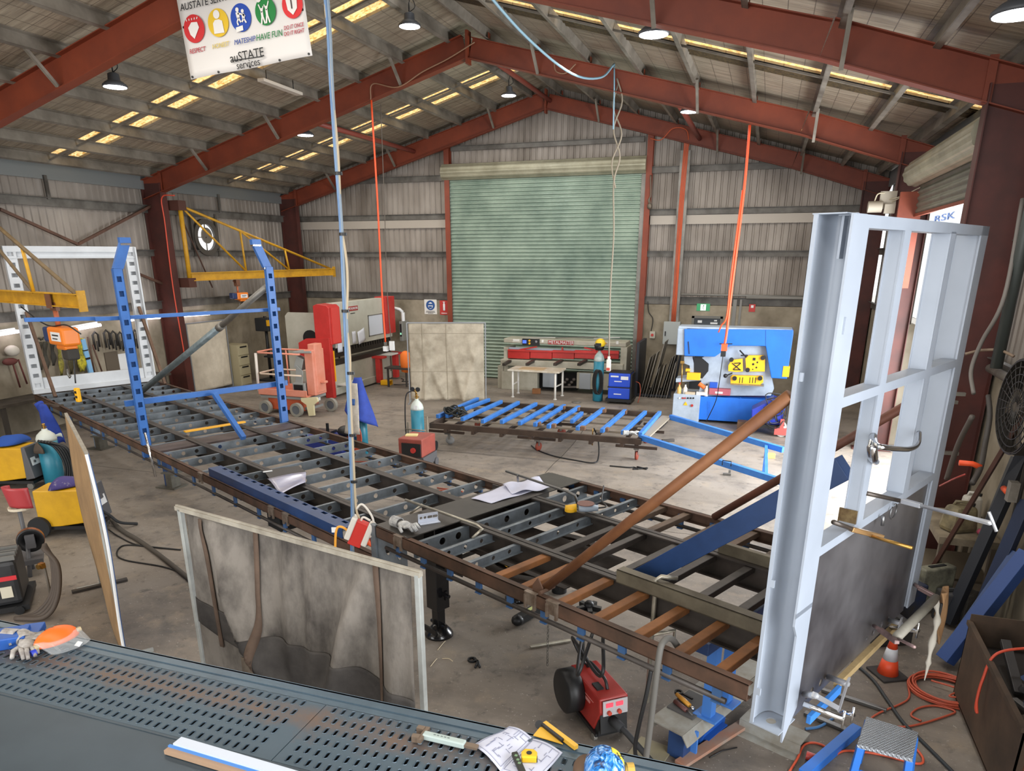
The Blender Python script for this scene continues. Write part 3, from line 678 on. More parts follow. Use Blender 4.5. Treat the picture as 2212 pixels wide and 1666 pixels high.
b = B(mat('heat_tint', '#84704e', .35, .5, '#4a3420', 14, .6)); b.bar(L(TF-.11, .765, 2.27), L(TF-.004, .765, 2.27), .011, .12); o = b.go('heat_tint', parent=hb); o['label'] = 'scorched brown patch at the foot of a post'
b = B(mat('timber_lath', '#a89268', .7, 0, '#8a734e', 8, .4)); b.bar(L(TF-.0, .9, ZB-.06), L(TF-.0, 2.0, ZB-.06), .04, .05); tag(b.go('timber_lath'), 'thin timber lath clamped along the lower edge of the grey bulkhead', 'timber')
prop('steel_flat', 'short blue bar clamped under the near end of the bulkhead sheet', 'bar', L(TF+.02, .42, ZB-.09), L(TF+.02, .9, ZB-.09), .03, .06, mat('bright_blue', '#3a7fd0', .45))
for z, n, w_ in ((2.05, .05, .05), (1.35, .05, .05), (3.2, .07, .06)):
    b = B(GREYP); b.bar(L(TB, n-.02, z), L(TB+.025, n-.02, z), .012, .045); b.go('tie_lug', parent=hb)
b = B(GREYP); b.prism([(0, 0), (.09, 0), (.09, .012), (.012, .08), (0, .08)], L(TF, .1, 3.42), TN, (0, 0, 1), .01); b.go('hook_lug', parent=hb)
b = B(RUST); b.bar(L(7.46, .1, H2-.06), L(7.46, 2.4, H2-.06), .02, .1); b.go('mounting_bar', parent=hb)

def pipe(name, label, cat, pts, r, mt, n=10):
    b = B(mt); b.tube(pts, r, n); return tag(b.go(name), label, cat)
t = pipe('tube_brace', 'long orange-rust pipe brace from the near trailer rail up to the grey bulkhead', 'brace', [L(5.76, .1, H2+.03), L(7.47, .05, 3.1)], .035, mat('rust_pipe', '#7d5130', .6, .2, '#5d371f', 3, .5), 14)
b = B(RUST); b.prism([(0, -.06), (.1, -.06), (.1, .02), (.05, .09), (0, .02)], L(5.68, .05, H2+.03), TD, (0, 0, 1), .012); b.cyl(L(5.79, .0, H2+.03), L(5.79, .16, H2+.03), .014); b.go('clevis', parent=t)
pipe('tube_brace', 'dark rusty pipe brace from the far trailer rail up behind the bulkhead', 'brace', [L(5.85, 2.42, H2+.02), L(7.46, 2.3, 2.78)], .036, mat('dark_rust_pipe', '#6a4030', .6, .2, '#472a20', 3, .5), 12)
prop('channel_brace', 'dark blue square tube prop slanting from the deck to the grey bulkhead', 'brace', L(5.98, .98, H2-.12), L(7.47, 1.0, 2.52), .12, .16, BLUED)
b = B(mat('olive_steel', '#6d6656', .55, .3, '#544d40', 4, .5)); chan(b, L(6.03, .62, H2+.1), L(7.46, .62, H2+.1), .11, .09, TN); tag(b.go('channel_offcut'), 'brown-grey steel channel laid on the inner beam beside the bulkhead', 'channel')
prop('steel_flat', 'brown-grey steel bar laid beyond the blue prop on the far inner beam', 'bar', L(6.3, 1.72, H2+.05), L(7.46, 1.7, H2+.05), .05, .1, mat('olive_steel', '#6d6656'))
# ================================================================== machines along the back
CREAM = mat('machine_beige', '#b5b1a2', .5, 0, '#96917f', 3, .4)
REDM = mat('machine_red', '#c2322e', .42, 0, '#a52722', 3, .4)
IWB = mat('ironworker_blue', '#1f6fd6', .4, 0, '#1a5fbd', 2, .4)
IWG = mat('ironworker_grey', '#aab6c4', .5, 0, '#8f9aa8', 2.5, .5)
YEL = mat('machine_yellow', '#f0b31c', .4)
REDL = mat('sign_red', '#b8322c', .5)
def poly(b, pts, Y, d, z0=None):
    """front outline given by image points on the plane y=Y, extruded back by d"""
    P = [aY(u, v, Y) for u, v in pts]; P = [(p.x, max(p.z, .0) if z0 is None else p.z) for p in P]
    a = sum(P[i][0]*P[(i+1) % len(P)][1]-P[(i+1) % len(P)][0]*P[i][1] for i in range(len(P)))
    if a > 0: P.reverse()
    # ex x ey = x cross z = -y ; use ey first so that depth runs to +y
    return b.prism([(z, x) for x, z in P], (0, Y, 0), (0, 0, 1), (1, 0, 0), d)
def pbox(b, u0, v0, u1, v1, Y, d):
    p = aY(u0, v0, Y); q = aY(u1, v1, Y); return b.bx(p.x, q.x, Y, Y+d, max(0, min(p.z, q.z)), max(p.z, q.z))
def pcyl(b, u, v, Y, r, d, n=14): p = aY(u, v, Y); return b.cyl(p, p-V((0, d, 0)), r, n=n)

# ---- punch and shear machine (ironworker)
Y = -4.4
iw = thing('ironworker', 'big blue and grey hydraulic punching machine with yellow guards, in front of the exit door', 'machine', (5.85, Y+.4, 0))
b = B(IWB); pbox(b, 1508, 856, 1666, 917, Y, .8); b.go('base_cabinet', parent=iw, bevel=.012)
b = B(IWB); p = aY(1600, 856, Y); b.bx(p.x-.004, p.x+.004, Y-.004, Y+.01, .03, p.z-.03); 
for i in range(13):
    q = aY(1531, 868+i*2.6, Y); b.bx(q.x-.03, q.x+.03, Y-.008, Y, q.z-.012, q.z+.006)
b.go('louvre_panel', parent=iw)
b = B(IWG); pbox(b, 1455, 851, 1508, 915, Y-.06, .8); e = b.go('electrical_cabinet', parent=iw, bevel=.01)
for i, u in enumerate((1468, 1475, 1480, 1486, 1492, 1498)):
    b = B(mat('lamp_red', '#a82c26', .4) if i in (1, 2) else BLACK if i else WHITE); pcyl(b, u, 860, Y-.06, .02, .025, 10); b.go('button', parent=e)
b = B(YEL); q = aY(1481, 872, Y-.07); b.prism([(-.05, -.04), (.05, -.04), (0, .05)], q, (1, 0, 0), (0, 0, 1), .006); b.go('warning_sticker', parent=e)
b = B(mat('lamp_red', '#a82c26')); pcyl(b, 1495, 876, Y-.06, .03, .03); b.go('stop_button', parent=e)
b = B(IWG); poly(b, [(1478, 770), (1495, 770), (1500, 790), (1518, 812), (1530, 800), (1531, 786), (1516, 773), (1545, 760), (1565, 740), (1580, 730), (1650, 730), (1662, 790), (1672, 840), (1665, 855), (1508, 855), (1515, 822), (1490, 824), (1460, 826), (1460, 818), (1490, 815), (1490, 790), (1478, 785)], Y+.12, .45); b.go('body_plate', parent=iw)
b = B(IWB); poly(b, [(1478, 711), (1650, 712), (1714, 713), (1714, 722), (1700, 819), (1666, 817), (1654, 748), (1577, 747), (1563, 758), (1544, 771), (1478, 769)], Y-.1, .62); b.go('hood', parent=iw, bevel=.015)
b = B(IWG); pbox(b, 1464, 709, 1480, 768, Y-.06, .5); b.go('end_housing', parent=iw, bevel=.02)
b = B(IWG); pbox(b, 1466, 709, 1712, 712, Y-.06, .55); b.go('hood_top', parent=iw)
b = B(BLACK); p = aY(1654, 712, Y-.105); q = aY(1654, 747, Y-.105); b.bar(p, q, .004, .004); b.bar(aY(1487, 738, Y-.11), aY(1489, 765, Y-.11), .015, .015); b.bar(aY(1554, 743, Y-.2), aY(1582, 743, Y-.2), .02, .02); b.go('hood_seam', parent=iw)
b = B(BLACK); poly(b, [(1499, 772), (1516, 774), (1531, 788), (1530, 802), (1517, 818), (1499, 812)], Y+.115, .02); b.go('throat', parent=iw)
b = B(YEL); poly(b, [(1610, 775), (1617, 768), (1650, 768), (1653, 772), (1652, 803), (1612, 803)], Y+.0, .1); g = b.go('section_guard', parent=iw, bevel=.006); g['label'] = 'yellow guard with round and square cut-outs'
b = B(BLACK)
for u, v, r in ((1627, 787, .026), (1636, 783, .02), (1634, 794, .02), (1626, 798, .014), (1648, 773, .05), (1615, 799, .05)): pcyl(b, u, v, Y, r, .006 if r < .04 else .05)
q = aY(1629, 776, Y); b.bx(q.x-.03, q.x+.03, Y-.006, Y, q.z-.03, q.z+.03); b.go('cutout', parent=g)
b = B(YEL); poly(b, [(1573, 790), (1580, 778), (1604, 775), (1605, 803), (1590, 804), (1573, 802)], Y-.02, .1); g = b.go('notch_guard', parent=iw, bevel=.006)
b = B(BLACK)
for (u, v), (u2, v2) in (((1582, 785), (1600, 800)), ((1600, 785), (1584, 798)), ((1586, 785), (1600, 784)), ((1584, 799), (1600, 799))): b.bar(aY(u, v, Y-.025), aY(u2, v2, Y-.025), .02, .02)
pcyl(b, 1580, 777, Y-.02, .05, .05); b.go('blade', parent=g)
b = B(YEL); poly(b, [(1578, 815), (1582, 811), (1648, 813), (1649, 826), (1640, 833), (1578, 831)], Y-.02, .12); g = b.go('shear_guard', parent=iw, bevel=.006)
b = B(BLACK)
for u in (1598, 1604, 1620, 1626, 1632): q = aY(u, 821, Y-.02); b.bx(q.x-.008, q.x+.008, Y-.026, Y-.02, q.z-.07, q.z+.06)
b.go('slot', parent=g)
for u in (1587, 1642): b = B(BLACK); pcyl(b, u, 817, Y-.02, .05, .06); b.go('knob', parent=g)
b = B(mat('table_steel', '#8d8f92', .4, .6)); pbox(b, 1578, 832, 1650, 835, Y-.25, .4); b.go('feed_table', parent=iw)
b = B(YEL); pbox(b, 1484, 805, 1512, 822, Y+.02, .2); b.go('side_guard', parent=iw, bevel=.006); b = B(YEL); pbox(b, 1481, 797, 1490, 803, Y+.02, .15); b.go('side_guard', parent=iw, bevel=.006); b = B(YEL); pbox(b, 1692, 791, 1704, 815, Y-.12, .3); b.go('side_guard', parent=iw, bevel=.006)
b = B(BRASS); b.tube([aY(1472, 833, Y-.1), aY(1474, 783, Y-.1)], .015, 8); pbox(b, 1470, 780, 1478, 786, Y-.12, .06); b.go('gauge_rod', parent=iw)
b = B(BLACK); b.bar(aY(1568, 812, Y-.05), aY(1582, 806, Y-.05), .03, .03); b.ball(aY(1567, 812, Y-.06), .05, 10, 6); b.bar(aY(1600, 768, Y-.05), aY(1615, 768, Y-.05), .03, .03); b.bar(aY(1598, 757, Y), aY(1612, 772, Y-.06), .025, .025); b.go('clamp_handle', parent=iw)
def simple(name, label, cat, fn, mt, group=None, bevel=0., parent=None):
    b = B(mt); fn(b); return tag(b.go(name, bevel=bevel), label, cat, group)
zt = aY(1508, 856, Y).z
# things lying on the machine's ledge
t = simple('toolbox', 'dusty pink-red toolbox lying on the ledge of the blue punching machine', 'toolbox', lambda b: pbox(b, 1532, 839, 1577, 855.5, Y-.02, .25), mat('dusty_red', '#a65560', .6), bevel=.01)
b = B(WHITE); pbox(b, 1545, 846, 1561, 851, Y-.026, .004); b.go('sticker', parent=t)
simple('storage_bin', 'small blue plastic bin standing on the red toolbox', 'bin', lambda b: pbox(b, 1533, 826, 1549, 839, Y+.03, .15), mat('bin_blue', '#1f4fb0', .4), bevel=.01)
t = simple('spray_can', 'orange spray can tipped over on the ledge of the punching machine', 'spray can', lambda b: b.cyl(aY(1510, 829, Y-.02), aY(1522, 838, Y-.02), .05, .05), mat('can_orange', '#e2692b', .4))
for u, c, lb in ((1466, '#c9a45a', 'amber bottle standing on the ledge beside the brass gauge rod'), (1479, '#d9d4cb', 'white bottle with tapered neck on the ledge of the punching machine'), (1525, '#e8dccb', 'pale spray bottle standing upright beside the tipped orange can')):
    b = B(mat('bottle_'+c[1:], c, .35)); p = aY(u, 851, Y); b.lathe([(.045, 0), (.05, .02), (.05, .16), (.02, .21), (.02, .25)], (p.x, Y+.06, zt), n=12); t = tag(b.go('bottle'), lb, 'bottle', 'bottles on the machine ledge')
    b = B(BLACK if u != 1466 else mat('cap_red', '#b03a2a', .5)); b.cyl((p.x, Y+.06, zt+.25), (p.x, Y+.06, zt+.29), .022, n=10); b.go('cap', parent=t)
for i, (u, lb) in enumerate(((1490, 'low cardboard box on the ledge at the grey cabinet end'), (1514, 'low white tray of punches on the ledge before the spray bottle'))):
    simple('parts_tray', lb, 'tray', lambda b: pbox(b, u-10, 847, u+11, 855, Y-.03, .12), mat('tray%d' % i, ('#b7a78f', '#c9c9c6')[i], .6), bevel=.006)

# ---- guillotine shear
Y = -1.5
gs = thing('guillotine_shear', 'long cream sheet metal shear with red blade guard in front of the roller door', 'machine', (1.0, Y+.4, 0))
b = B(CREAM); pbox(b, 1088, 731, 1352, 750, Y, .7); b.go('upper_beam', parent=gs, bevel=.015)
b = B(mat('shear_panel', '#aeb6c2', .5)); pbox(b, 1100, 750, 1338, 775, Y+.12, .05); b.go('back_panel', parent=gs)
b = B(REDM)
for i in range(5):
    u0 = 1097+i*48; pbox(b, u0, 757 if i else 755, u0+46.5, 776, Y-.04, .12)
b.bar(aY(1097, 757, Y-.06), aY(1337, 764, Y-.06), .04, .05); b.go('blade_guard', parent=gs, bevel=.008)
b = B(REDM)
for (u, v), (u2, v2) in (((1122, 756), (1160, 749)), ((1215, 759), (1215, 750)), ((1262, 751), (1300, 760))): b.bar(aY(u, v, Y+.05), aY(u2, v2, Y+.05), .04, .04)
b.go('guard_strut', parent=gs)
for u in (1092, 1345):
    b = B(CREAM); pbox(b, u-4, 750, u+5, 846, Y, .75); b.go('side_frame', parent=gs, bevel=.01)
b = B(CREAM); pbox(b, 1081, 776, 1345, 802, Y-.12, .5); pbox(b, 1083, 802, 1160, 845, Y-.1, .4); pbox(b, 1246, 805, 1345, 845, Y-.1, .4); pbox(b, 1075, 790, 1087, 840, Y-.02, .5); b.go('bed', parent=gs, bevel=.01)
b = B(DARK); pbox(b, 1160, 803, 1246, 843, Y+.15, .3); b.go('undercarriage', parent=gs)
b = B(mat('motor_grey', '#9aa0a6', .5)); pbox(b, 1172, 805, 1200, 838, Y-.05, .2); b.go('tank', parent=gs, bevel=.02); b = B(mat('motor_grey', '#9aa0a6')); pbox(b, 1251, 806, 1275, 842, Y-.12, .04); b.go('access_door', parent=gs, bevel=.02)
b = B(mat('scrap_steel', '#6a6460', .5, .5))
for i in range(6): b.ball(aY(1215+i*5, 832-(i % 3)*6, Y-.02), (.06, .05, .05), 8, 5)
b.bar(aY(1214, 836, Y-.05), aY(1246, 836, Y-.05), .05, .05); b.go('foot_linkage', parent=gs)
b = B(BLACK); pbox(b, 1128, 731.5, 1165, 747, Y-.03, .05); e = b.go('control_panel', parent=gs, bevel=.005)
b = B(mat('screen_blue', '#4a6cf0', .3, emit=.7)); pbox(b, 1129, 735, 1137, 742, Y-.035, .006); b.go('screen', parent=e)
b = B(YEL); pcyl(b, 1144, 736, Y-.03, .03, .02); pcyl(b, 1144, 742, Y-.03, .03, .02); b.go('button', parent=e)
b = B(CHROME); pcyl(b, 1159, 738, Y-.03, .035, .03); b.go('key_switch', parent=e)
b = B(mat('badge_red', '#9e2b27', .5)); pbox(b, 1184, 735, 1239, 746, Y-.012, .02); bd = b.go('name_plate', parent=gs)
text('METALMASTER', .13, WHITE, bd, aY(1212, 740.5, Y-.016), (1, 0, 0), (0, 0, 1), sx=.86)
b = B(mat('label_w', '#e6e6e2', .5)); pbox(b, 1108, 733, 1122, 737, Y-.006, .01); pbox(b, 1107, 738, 1123, 739.5, Y-.006, .01); pbox(b, 1170, 734, 1174, 740, Y-.006, .01); pbox(b, 1331, 737, 1336, 744, Y-.006, .01); b.go('label', parent=gs)
b = B(mat('lamp_amber', '#c98a34', .4)); pcyl(b, 1308, 742, Y, .03, .03); b.go('indicator', parent=gs)
for u in (1100, 1150, 1210, 1262):
    b = B(MILL); b.bar(aY(u-12, 788, Y-.55), aY(u+4, 779, Y-.05), .09, .07); b.go('support_arm', parent=gs)
for i, (u0, u1, v, m_) in enumerate(((1092, 1200, 728, 'flat_bright'), (1200, 1290, 727, 'flat_dull'), (1283, 1340, 728, 'flat_bright'))):
    simple('offcut_strip', ('bright steel strip lying along the top of the shear, roller door end', 'dull steel strip lying along the middle of the shear top', 'short bright strip lying on the shear top beside the hanging pendant')[i], 'offcut', lambda b: b.bar(aY(u0, v+3, Y+.35), aY(u1, v+1, Y+.3), .06, .025), mat(m_, '#bcbcba' if 'br' in m_ else '#6f6a64', .35, .7), bevel=.004)
# white work table in front of the shear
t = thing('work_table', 'white steel work table with tubular legs in front of the shear', 'table', (.55, -2.45, 0))
zt = .78
b = B(mat('table_white', '#cdc7ba', .5, 0, '#a8987f', 4, .5)); b.bx(-.2, 1.3, -2.8, -2.05, zt-.05, zt); b.go('tabletop', parent=t, bevel=.008)
for x, y in ((-.06, -2.74), (1.18, -2.74), (-.1, -2.12), (1.22, -2.12)):
    b = B(mat('leg_white', '#d5d2cb', .5)); b.tube([(x, y, 0), (x, y, zt-.04)], .03, 10); b.cyl((x, y, 0), (x, y, .02), .05); b.go('leg', parent=t)
b = B(mat('leg_white', '#d5d2cb')); b.bar((-.06, -2.74, .35), (-.1, -2.12, .35), .03, .03); b.bar((1.18, -2.74, .35), (1.22, -2.12, .35), .03, .03); b.go('stretcher', parent=t)
simple('sheet_offcut', 'tan flat offcut lying on the near edge of the white table', 'offcut', lambda b: b.bx(.1, .8, -2.7, -2.3, .78, .795), mat('tan_sheet', '#b59b78', .6))
simple('timber_block', 'small orange-brown timber block on the floor under the white table', 'block', lambda b: b.box(V((.42, -2.0, .07)), (.24, .14, .14), rotm('Z', .2)), mat('wood_block', '#8a5a33', .7), bevel=.008)

# ---- press brake
pb = thing('press_brake', 'tall red and grey press brake with sheets of paper stuck on its beam', 'machine', (-5.4, -2.6, 0))
X0 = -4.85
PBG = mat('press_grey', '#b0ada0', .5, 0, '#9a9789', 2.5, .4)
for y in (-4.35, -.95):
    b = B(PBG); b.prism([(-6.25, .1), (-5.0, .1), (-5.0, 1.0), (-5.5, 1.05), (-5.5, 1.6), (-5.05, 1.7), (-5.05, 2.3), (-6.15, 2.3), (-6.25, 2.2)][::-1], (0, y+.06, 0), (1, 0, 0), (0, 0, 1), .06)
    b.go('side_frame', parent=pb)
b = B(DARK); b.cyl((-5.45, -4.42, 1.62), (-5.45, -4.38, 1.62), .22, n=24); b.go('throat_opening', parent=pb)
b = B(mat('press_beam', '#c2c0b3', .5, 0, '#aeab9c', 2, .4)); b.bx(X0-.25, X0-.02, -4.05, -.65, 1.32, 2.55); bm = b.go('upper_beam', parent=pb, bevel=.01)
b = B(PBG); b.bx(X0-.35, X0, -4.35, -.85, .02, .86); b.bx(X0-.02, X0+.05, -4.3, -.9, .05, .25); b.go('lower_bed', parent=pb, bevel=.01)
b = B(mat('tool_steel', '#3f3a37', .4, .6)); b.bx(X0-.2, X0-.06, -4.1, -.8, 1.16, 1.34); b.bx(X0-.22, X0+.02, -4.2, -.9, .86, .98); b.bx(X0-.17, X0-.1, -4.1, -.8, 1.05, 1.16)
for i in range(22): b.bx(X0-.08, X0-.02, -4.0+i*.15, -3.93+i*.15, 1.2, 1.3)
b.go('tooling', parent=pb)
b = B(REDM); b.prism([(-5.22, 1.47), (-4.72, 1.47), (-4.72, 2.45), (-4.8, 2.52), (-5.1, 2.55), (-5.22, 2.5)][::-1], (0, -4.5, 0), (1, 0, 0), (0, 0, 1), -.55); b.go('cylinder_cover', parent=pb, bevel=.015)
b = B(mat('machine_red_light', '#d2453f', .42)); b.bx(-4.74, -4.71, -4.4, -4.0, 1.5, 2.45); b.go('cover_front', parent=pb)
b = B(REDM); b.prism([(-5.75, 1.1), (-5.75, 1.5), (-5.5, 1.62), (-4.75, 1.66), (-4.75, .0), (-5.0, .0), (-5.02, 1.1)], (0, -4.55, 0), (1, 0, 0), (0, 0, 1), -.15); b.go('near_guard', parent=pb, bevel=.01)
b = B(YEL); b.bx(-4.76, -4.73, -4.4, -4.37, .45, 1.3); b.go('warning_strip', parent=pb)
b = B(REDM); b.bx(X0-.3, X0+.1, -1.2, -.62, 1.45, 2.58); b.go('far_cover', parent=pb, bevel=.015)
b = B(mat('badge_red', '#9e2b27')); b.bx(X0-.02, X0-.012, -3.28, -2.72, 2.28, 2.41); bd = b.go('name_plate', parent=pb)
text('METALMASTER', .095, WHITE, bd, (X0-.008, -3.0, 2.345), (0, 1, 0), (0, 0, 1), sx=.8)
b = B(BLACK); b.bx(X0-.02, X0-.012, -3.15, -2.9, 2.2, 2.22); b.go('model_strip', parent=pb)
b = B(mat('panel_grey', '#7e7e78', .5)); b.bx(-4.72, -4.6, -.45, .02, 1.15, 1.78); c = b.go('control_pendant', parent=pb, bevel=.02)
b = B(BLACK); b.bx(-4.69, -4.63, -.46, -.45, 1.3, 1.7); b.go('screen', parent=c)
b = B(mat('green_glow', '#8fd6b0', .3, emit=.8)); b.bx(-4.68, -4.64, -.475, -.46, 1.36, 1.42); b.go('lit_button', parent=c)
b = B(WHITE); b.cyl((-4.66, -.25, 1.78), (-4.66, -.25, 2.05), .06); b.tube([(-4.66, -.25, 2.05), (-4.75, -.3, 2.15), (-4.95, -.4, 2.2)], .05, 8); b.go('pendant_arm', parent=pb)
for y in (-2.0, -.9):
    b = B(REDM); b.bx(-4.75, -4.6, y-.09, y+.09, .05, .82); b.bx(-4.85, -4.45, y-.12, y+.12, .8, .86); b.go('support_arm', parent=pb, bevel=.008)
b = B(mat('shelf_white', '#cfcdc6', .5)); b.bx(X0, X0+.35, -1.5, -.9, .82, .86); b.bx(X0, X0+.3, -4.2, -3.2, .3, .33); b.go('tool_shelf', parent=pb)
PAPER = mat('paper', '#dfe2ec', .7)
def wallpaper(name, label, y0, y1, z0, z1, mt, tilt=0):
    b = B(mt); b.sheet(lambda s, t: (X0-.005+.012*math.sin(s*3)+.03*tilt*(1-t), y0+(y1-y0)*s, z0+(z1-z0)*t+tilt*.1*s), 5, 4, .004); return tag(b.go(name), label, 'paper', 'sheets stuck on the press brake')
wb_ = thing('whiteboard', 'white board in a thin grey frame fixed on the press brake beam', 'whiteboard', (X0, -1.72, 1.47))
b = B(mat('board_white', '#d2d8e2', .3)); b.bx(X0-.018, X0-.006, -2.15, -1.28, 1.48, 2.07); b.go('board', parent=wb_)
b = B(GALV)
for y0, y1, z0, z1 in ((-2.17, -1.26, 1.46, 1.485), (-2.17, -1.26, 2.065, 2.09), (-2.17, -2.145, 1.46, 2.09), (-1.285, -1.26, 1.46, 2.09)): b.bx(X0-.02, X0, y0, y1, z0, z1)
b.go('frame', parent=wb_)
wallpaper('paper_sheet', 'white paper stuck at the near end of the press brake beam, beside the red cover', -3.98, -3.72, 1.2, 1.62, PAPER)
wallpaper('paper_sheet', 'plain paper sheet hanging near the middle of the press brake beam', -3.15, -2.95, 1.35, 1.7, PAPER)
wallpaper('paper_sheet', 'folded paper with a raised corner beside the whiteboard', -2.85, -2.45, 1.3, 1.66, PAPER, 1)
wallpaper('paper_sheet', 'small sheet stuck on the far red cover of the press brake', -1.05, -.75, 1.75, 2.0, mat('paper_cream', '#dcd6c8', .7))
t = simple('foot_pedal', 'yellow foot pedal on the floor in front of the press brake', 'pedal', lambda b: (b.bx(-4.55, -4.25, -2.2, -1.95, 0, .03), b.bx(-4.55, -4.25, -2.2, -2.15, .0, .14), b.bx(-4.55, -4.25, -1.99, -1.95, 0, .14), b.bx(-4.55, -4.25, -2.2, -1.95, .12, .15)), YEL, bevel=.01)
pipe('power_lead', 'black cable looped on the floor beside the foot pedal', 'cord', cat_curve([(-4.2, -2.0, .012), (-3.9, -1.9, .012), (-3.6, -1.5, .012), (-3.8, -1.2, .012), (-4.2, -1.4, .012), (-4.3, -1.1, .012), (-4.5, -.9, .012)]), .012, BLACK, 6)

# ---- worker in orange seen behind the canvas screen: only a sleeve and side show
hv = B(mat('hi_vis_orange', '#f07a2a', .7))
p = aY(876, 775, -2.2)
hv.lathe([(.05, -.42), (.14, -.38), (.17, -.1), (.16, .12), (.1, .2), (.04, .23)], (p.x, -2.2, p.z), n=14)
t = hv.go('hi_vis_jacket'); tag(t, 'orange work jacket bunched beyond the central canvas screen, on a dark stand', 'jacket')
b = B(mat('stand_dark', '#3b3632', .6)); b.cyl((p.x, -2.2, 0), (p.x, -2.2, p.z-.3), .03); b.bx(p.x-.6, p.x+.3, -2.45, -2.0, .55, .6); b.bx(p.x-.55, p.x-.5, -2.4, -2.35, 0, .55); b.bx(p.x+.2, p.x+.25, -2.4, -2.35, 0, .55); tag(b.go('side_bench'), 'low dark steel bench between the press brake and the canvas screen', 'bench')

# ---- welding screens
CANV = mat('canvas_beige', '#bab09e', .85, 0, '#8f8675', 2.2, .5, .3, 16)
FRM = mat('screen_frame', '#8f9296', .5, .3)
def wscreen(name, label, a, c, h, mt, fold, fm=FRM, zb=.08, seam=True, seed=1, th=.012, lower=None):
    """framed hanging curtain from floor point a to c"""
    a = V((a[0], a[1], 0)); c = V((c[0], c[1], 0)); d = (c-a); Ln = d.length; d.normalize(); nn = V((d.y, -d.x, 0)); rd = random.Random(seed)
    t = thing(name, label, 'screen', (a+c)/2)
    b = B(fm); b.bar(a+V((0, 0, 0)), a+V((0, 0, h)), .03, .03, d); b.bar(c, c+V((0, 0, h)), .03, .03, d); b.bar(a+V((0, 0, h)), c+V((0, 0, h)), .03, .03)
    for q in (a, c): b.bar(q-nn*.3+V((0, 0, .015)), q+nn*.3+V((0, 0, .015)), .04, .03)
    b.go('frame', parent=t, bevel=.004)
    ph = [(rd.uniform(2, 5), rd.uniform(0, 6), rd.uniform(-1.2, 1.2)) for _ in range(4)]
    def P(s, z):
        v = (h-z)/h; f = .5*sum(math.sin(k*s*4+p+sl*v*4) for k, p, sl in ph)/4
        for s0, sl in ((.05, .5), (.5, .25), (.75, .35), (.28, -.1), (.98, -.3)): f += .55*math.exp(-((s-s0-sl*(v-.1))/.04)**2)*min(1, 3*v)*min(1, 9*s, 9*(1-s))
        return a+d*(Ln*(.02+.96*s))+nn*(fold*f*(.25+v))+V((0, 0, z))
    b = B(mt); b.sheet(lambda s, q: P(s, zb+(h-.02-zb)*q), 48, 30, th); cv = b.go('curtain', parent=t)
    return t, P, nn
t, P, nn = wscreen('welding_screen', 'beige canvas welding screen standing before the roller door and shear', aZ(886, 870), aZ(1050, 870), 2.12, CANV, .13, seed=4)
b = B(mat('canvas_seam', '#a39986', .9))
for z in (.85, 1.85):
    b.tube([P(i/40, z)+nn*.012 for i in range(41)], .005, 4)
for s in (.18, .5): b.tube([P(s, .1+2*i/30)+nn*.012 for i in range(31)], .005, 4)
b.go('seam', parent=t)
t, P, nn = wscreen('welding_screen', 'pale grey canvas welding screen by the left wall beside the drawer cabinet', (-8.78, -5.4), (-8.72, -3.85), 2.0, mat('canvas_grey', '#cbc0ad', .85, 0, '#ada290', 2.2, .5), .02, seed=7)

# ---- trolley frame with blue bars
tr_ = thing('bar_trolley', 'long low brown steel trolley on castors carrying blue bars', 'trolley', (2.39, -7.5, 0))
BRN = mat('trolley_steel', '#4b3b30', .65, .2, '#33271f', 3, .5); ZT2 = .56
x0, x1, y0, y1 = .2, 4.5, -8.8, -6.3
for y in (y0, y1):
    b = B(BRN); b.bx(x0, x1, y-.04, y+.04, ZT2-.11, ZT2); b.go('side_rail', parent=tr_)
for x in (x0+.04, x1-.04):
    b = B(BRN); b.bx(x-.04, x+.04, y0, y1, ZT2-.11, ZT2); b.go('end_rail', parent=tr_)
for y in (-8.2, -7.55, -6.9):
    b = B(mat('trolley_light', '#8d8171', .6, .2)); b.bx(x0, x1, y-.025, y+.025, ZT2-.07, ZT2-.03); b.go('longitudinal', parent=tr_)
for i in range(7):
    b = B(BRN); x = x0+.35+i*.6; b.bx(x-.03, x+.03, y0-.06, y1, ZT2-.17, ZT2-.11); b.go('cross_tube', parent=tr_)
def castor(x, y, ang, col):
    b = B(BRN); b.bx(x-.04, x+.04, y-.04, y+.04, .3, ZT2-.12); b.bar((x-.4, y-.05, .28), (x+.4, y-.05, .28), .05, .05); lg = b.go('leg', parent=tr_)
    b = B(GALV); b.bx(x-.05, x+.05, y-.05, y+.05, .22, .26); R = rotm('Z', ang)
    for k in (-1, 1): b.box(V((x, y, .17))+R@V((.03, k*.03, 0)), (.05, .005, .12), R)
    cs = b.go('castor', parent=tr_)
    b = B(mat('castor_'+col[1:], col, .6)); c = V((x, y, .09))+R@V((.05, 0, 0)); e = R@V((0, 1, 0)); b.lathe([(.03, -.025), (.085, -.022), (.095, 0), (.085, .022), (.03, .025)], c, e, n=18); b.go('wheel', parent=cs)
for x, y, an, c in ((.36, -8.3, .3, '#8f8f8f'), (2.32, -8.25, 1.2, '#8a3c2a'), (4.35, -8.3, 1.5, '#8a3c2a'), (.4, -6.75, 1.3, '#8a3c2a'), (2.4, -6.8, .2, '#7d3526'), (4.3, -6.9, 1.0, '#8a3c2a')): castor(x, y, an, c)
TB = mat('trolley_bar_blue', '#3f7fd0', .45, 0, '#2f69b5', 4, .4)
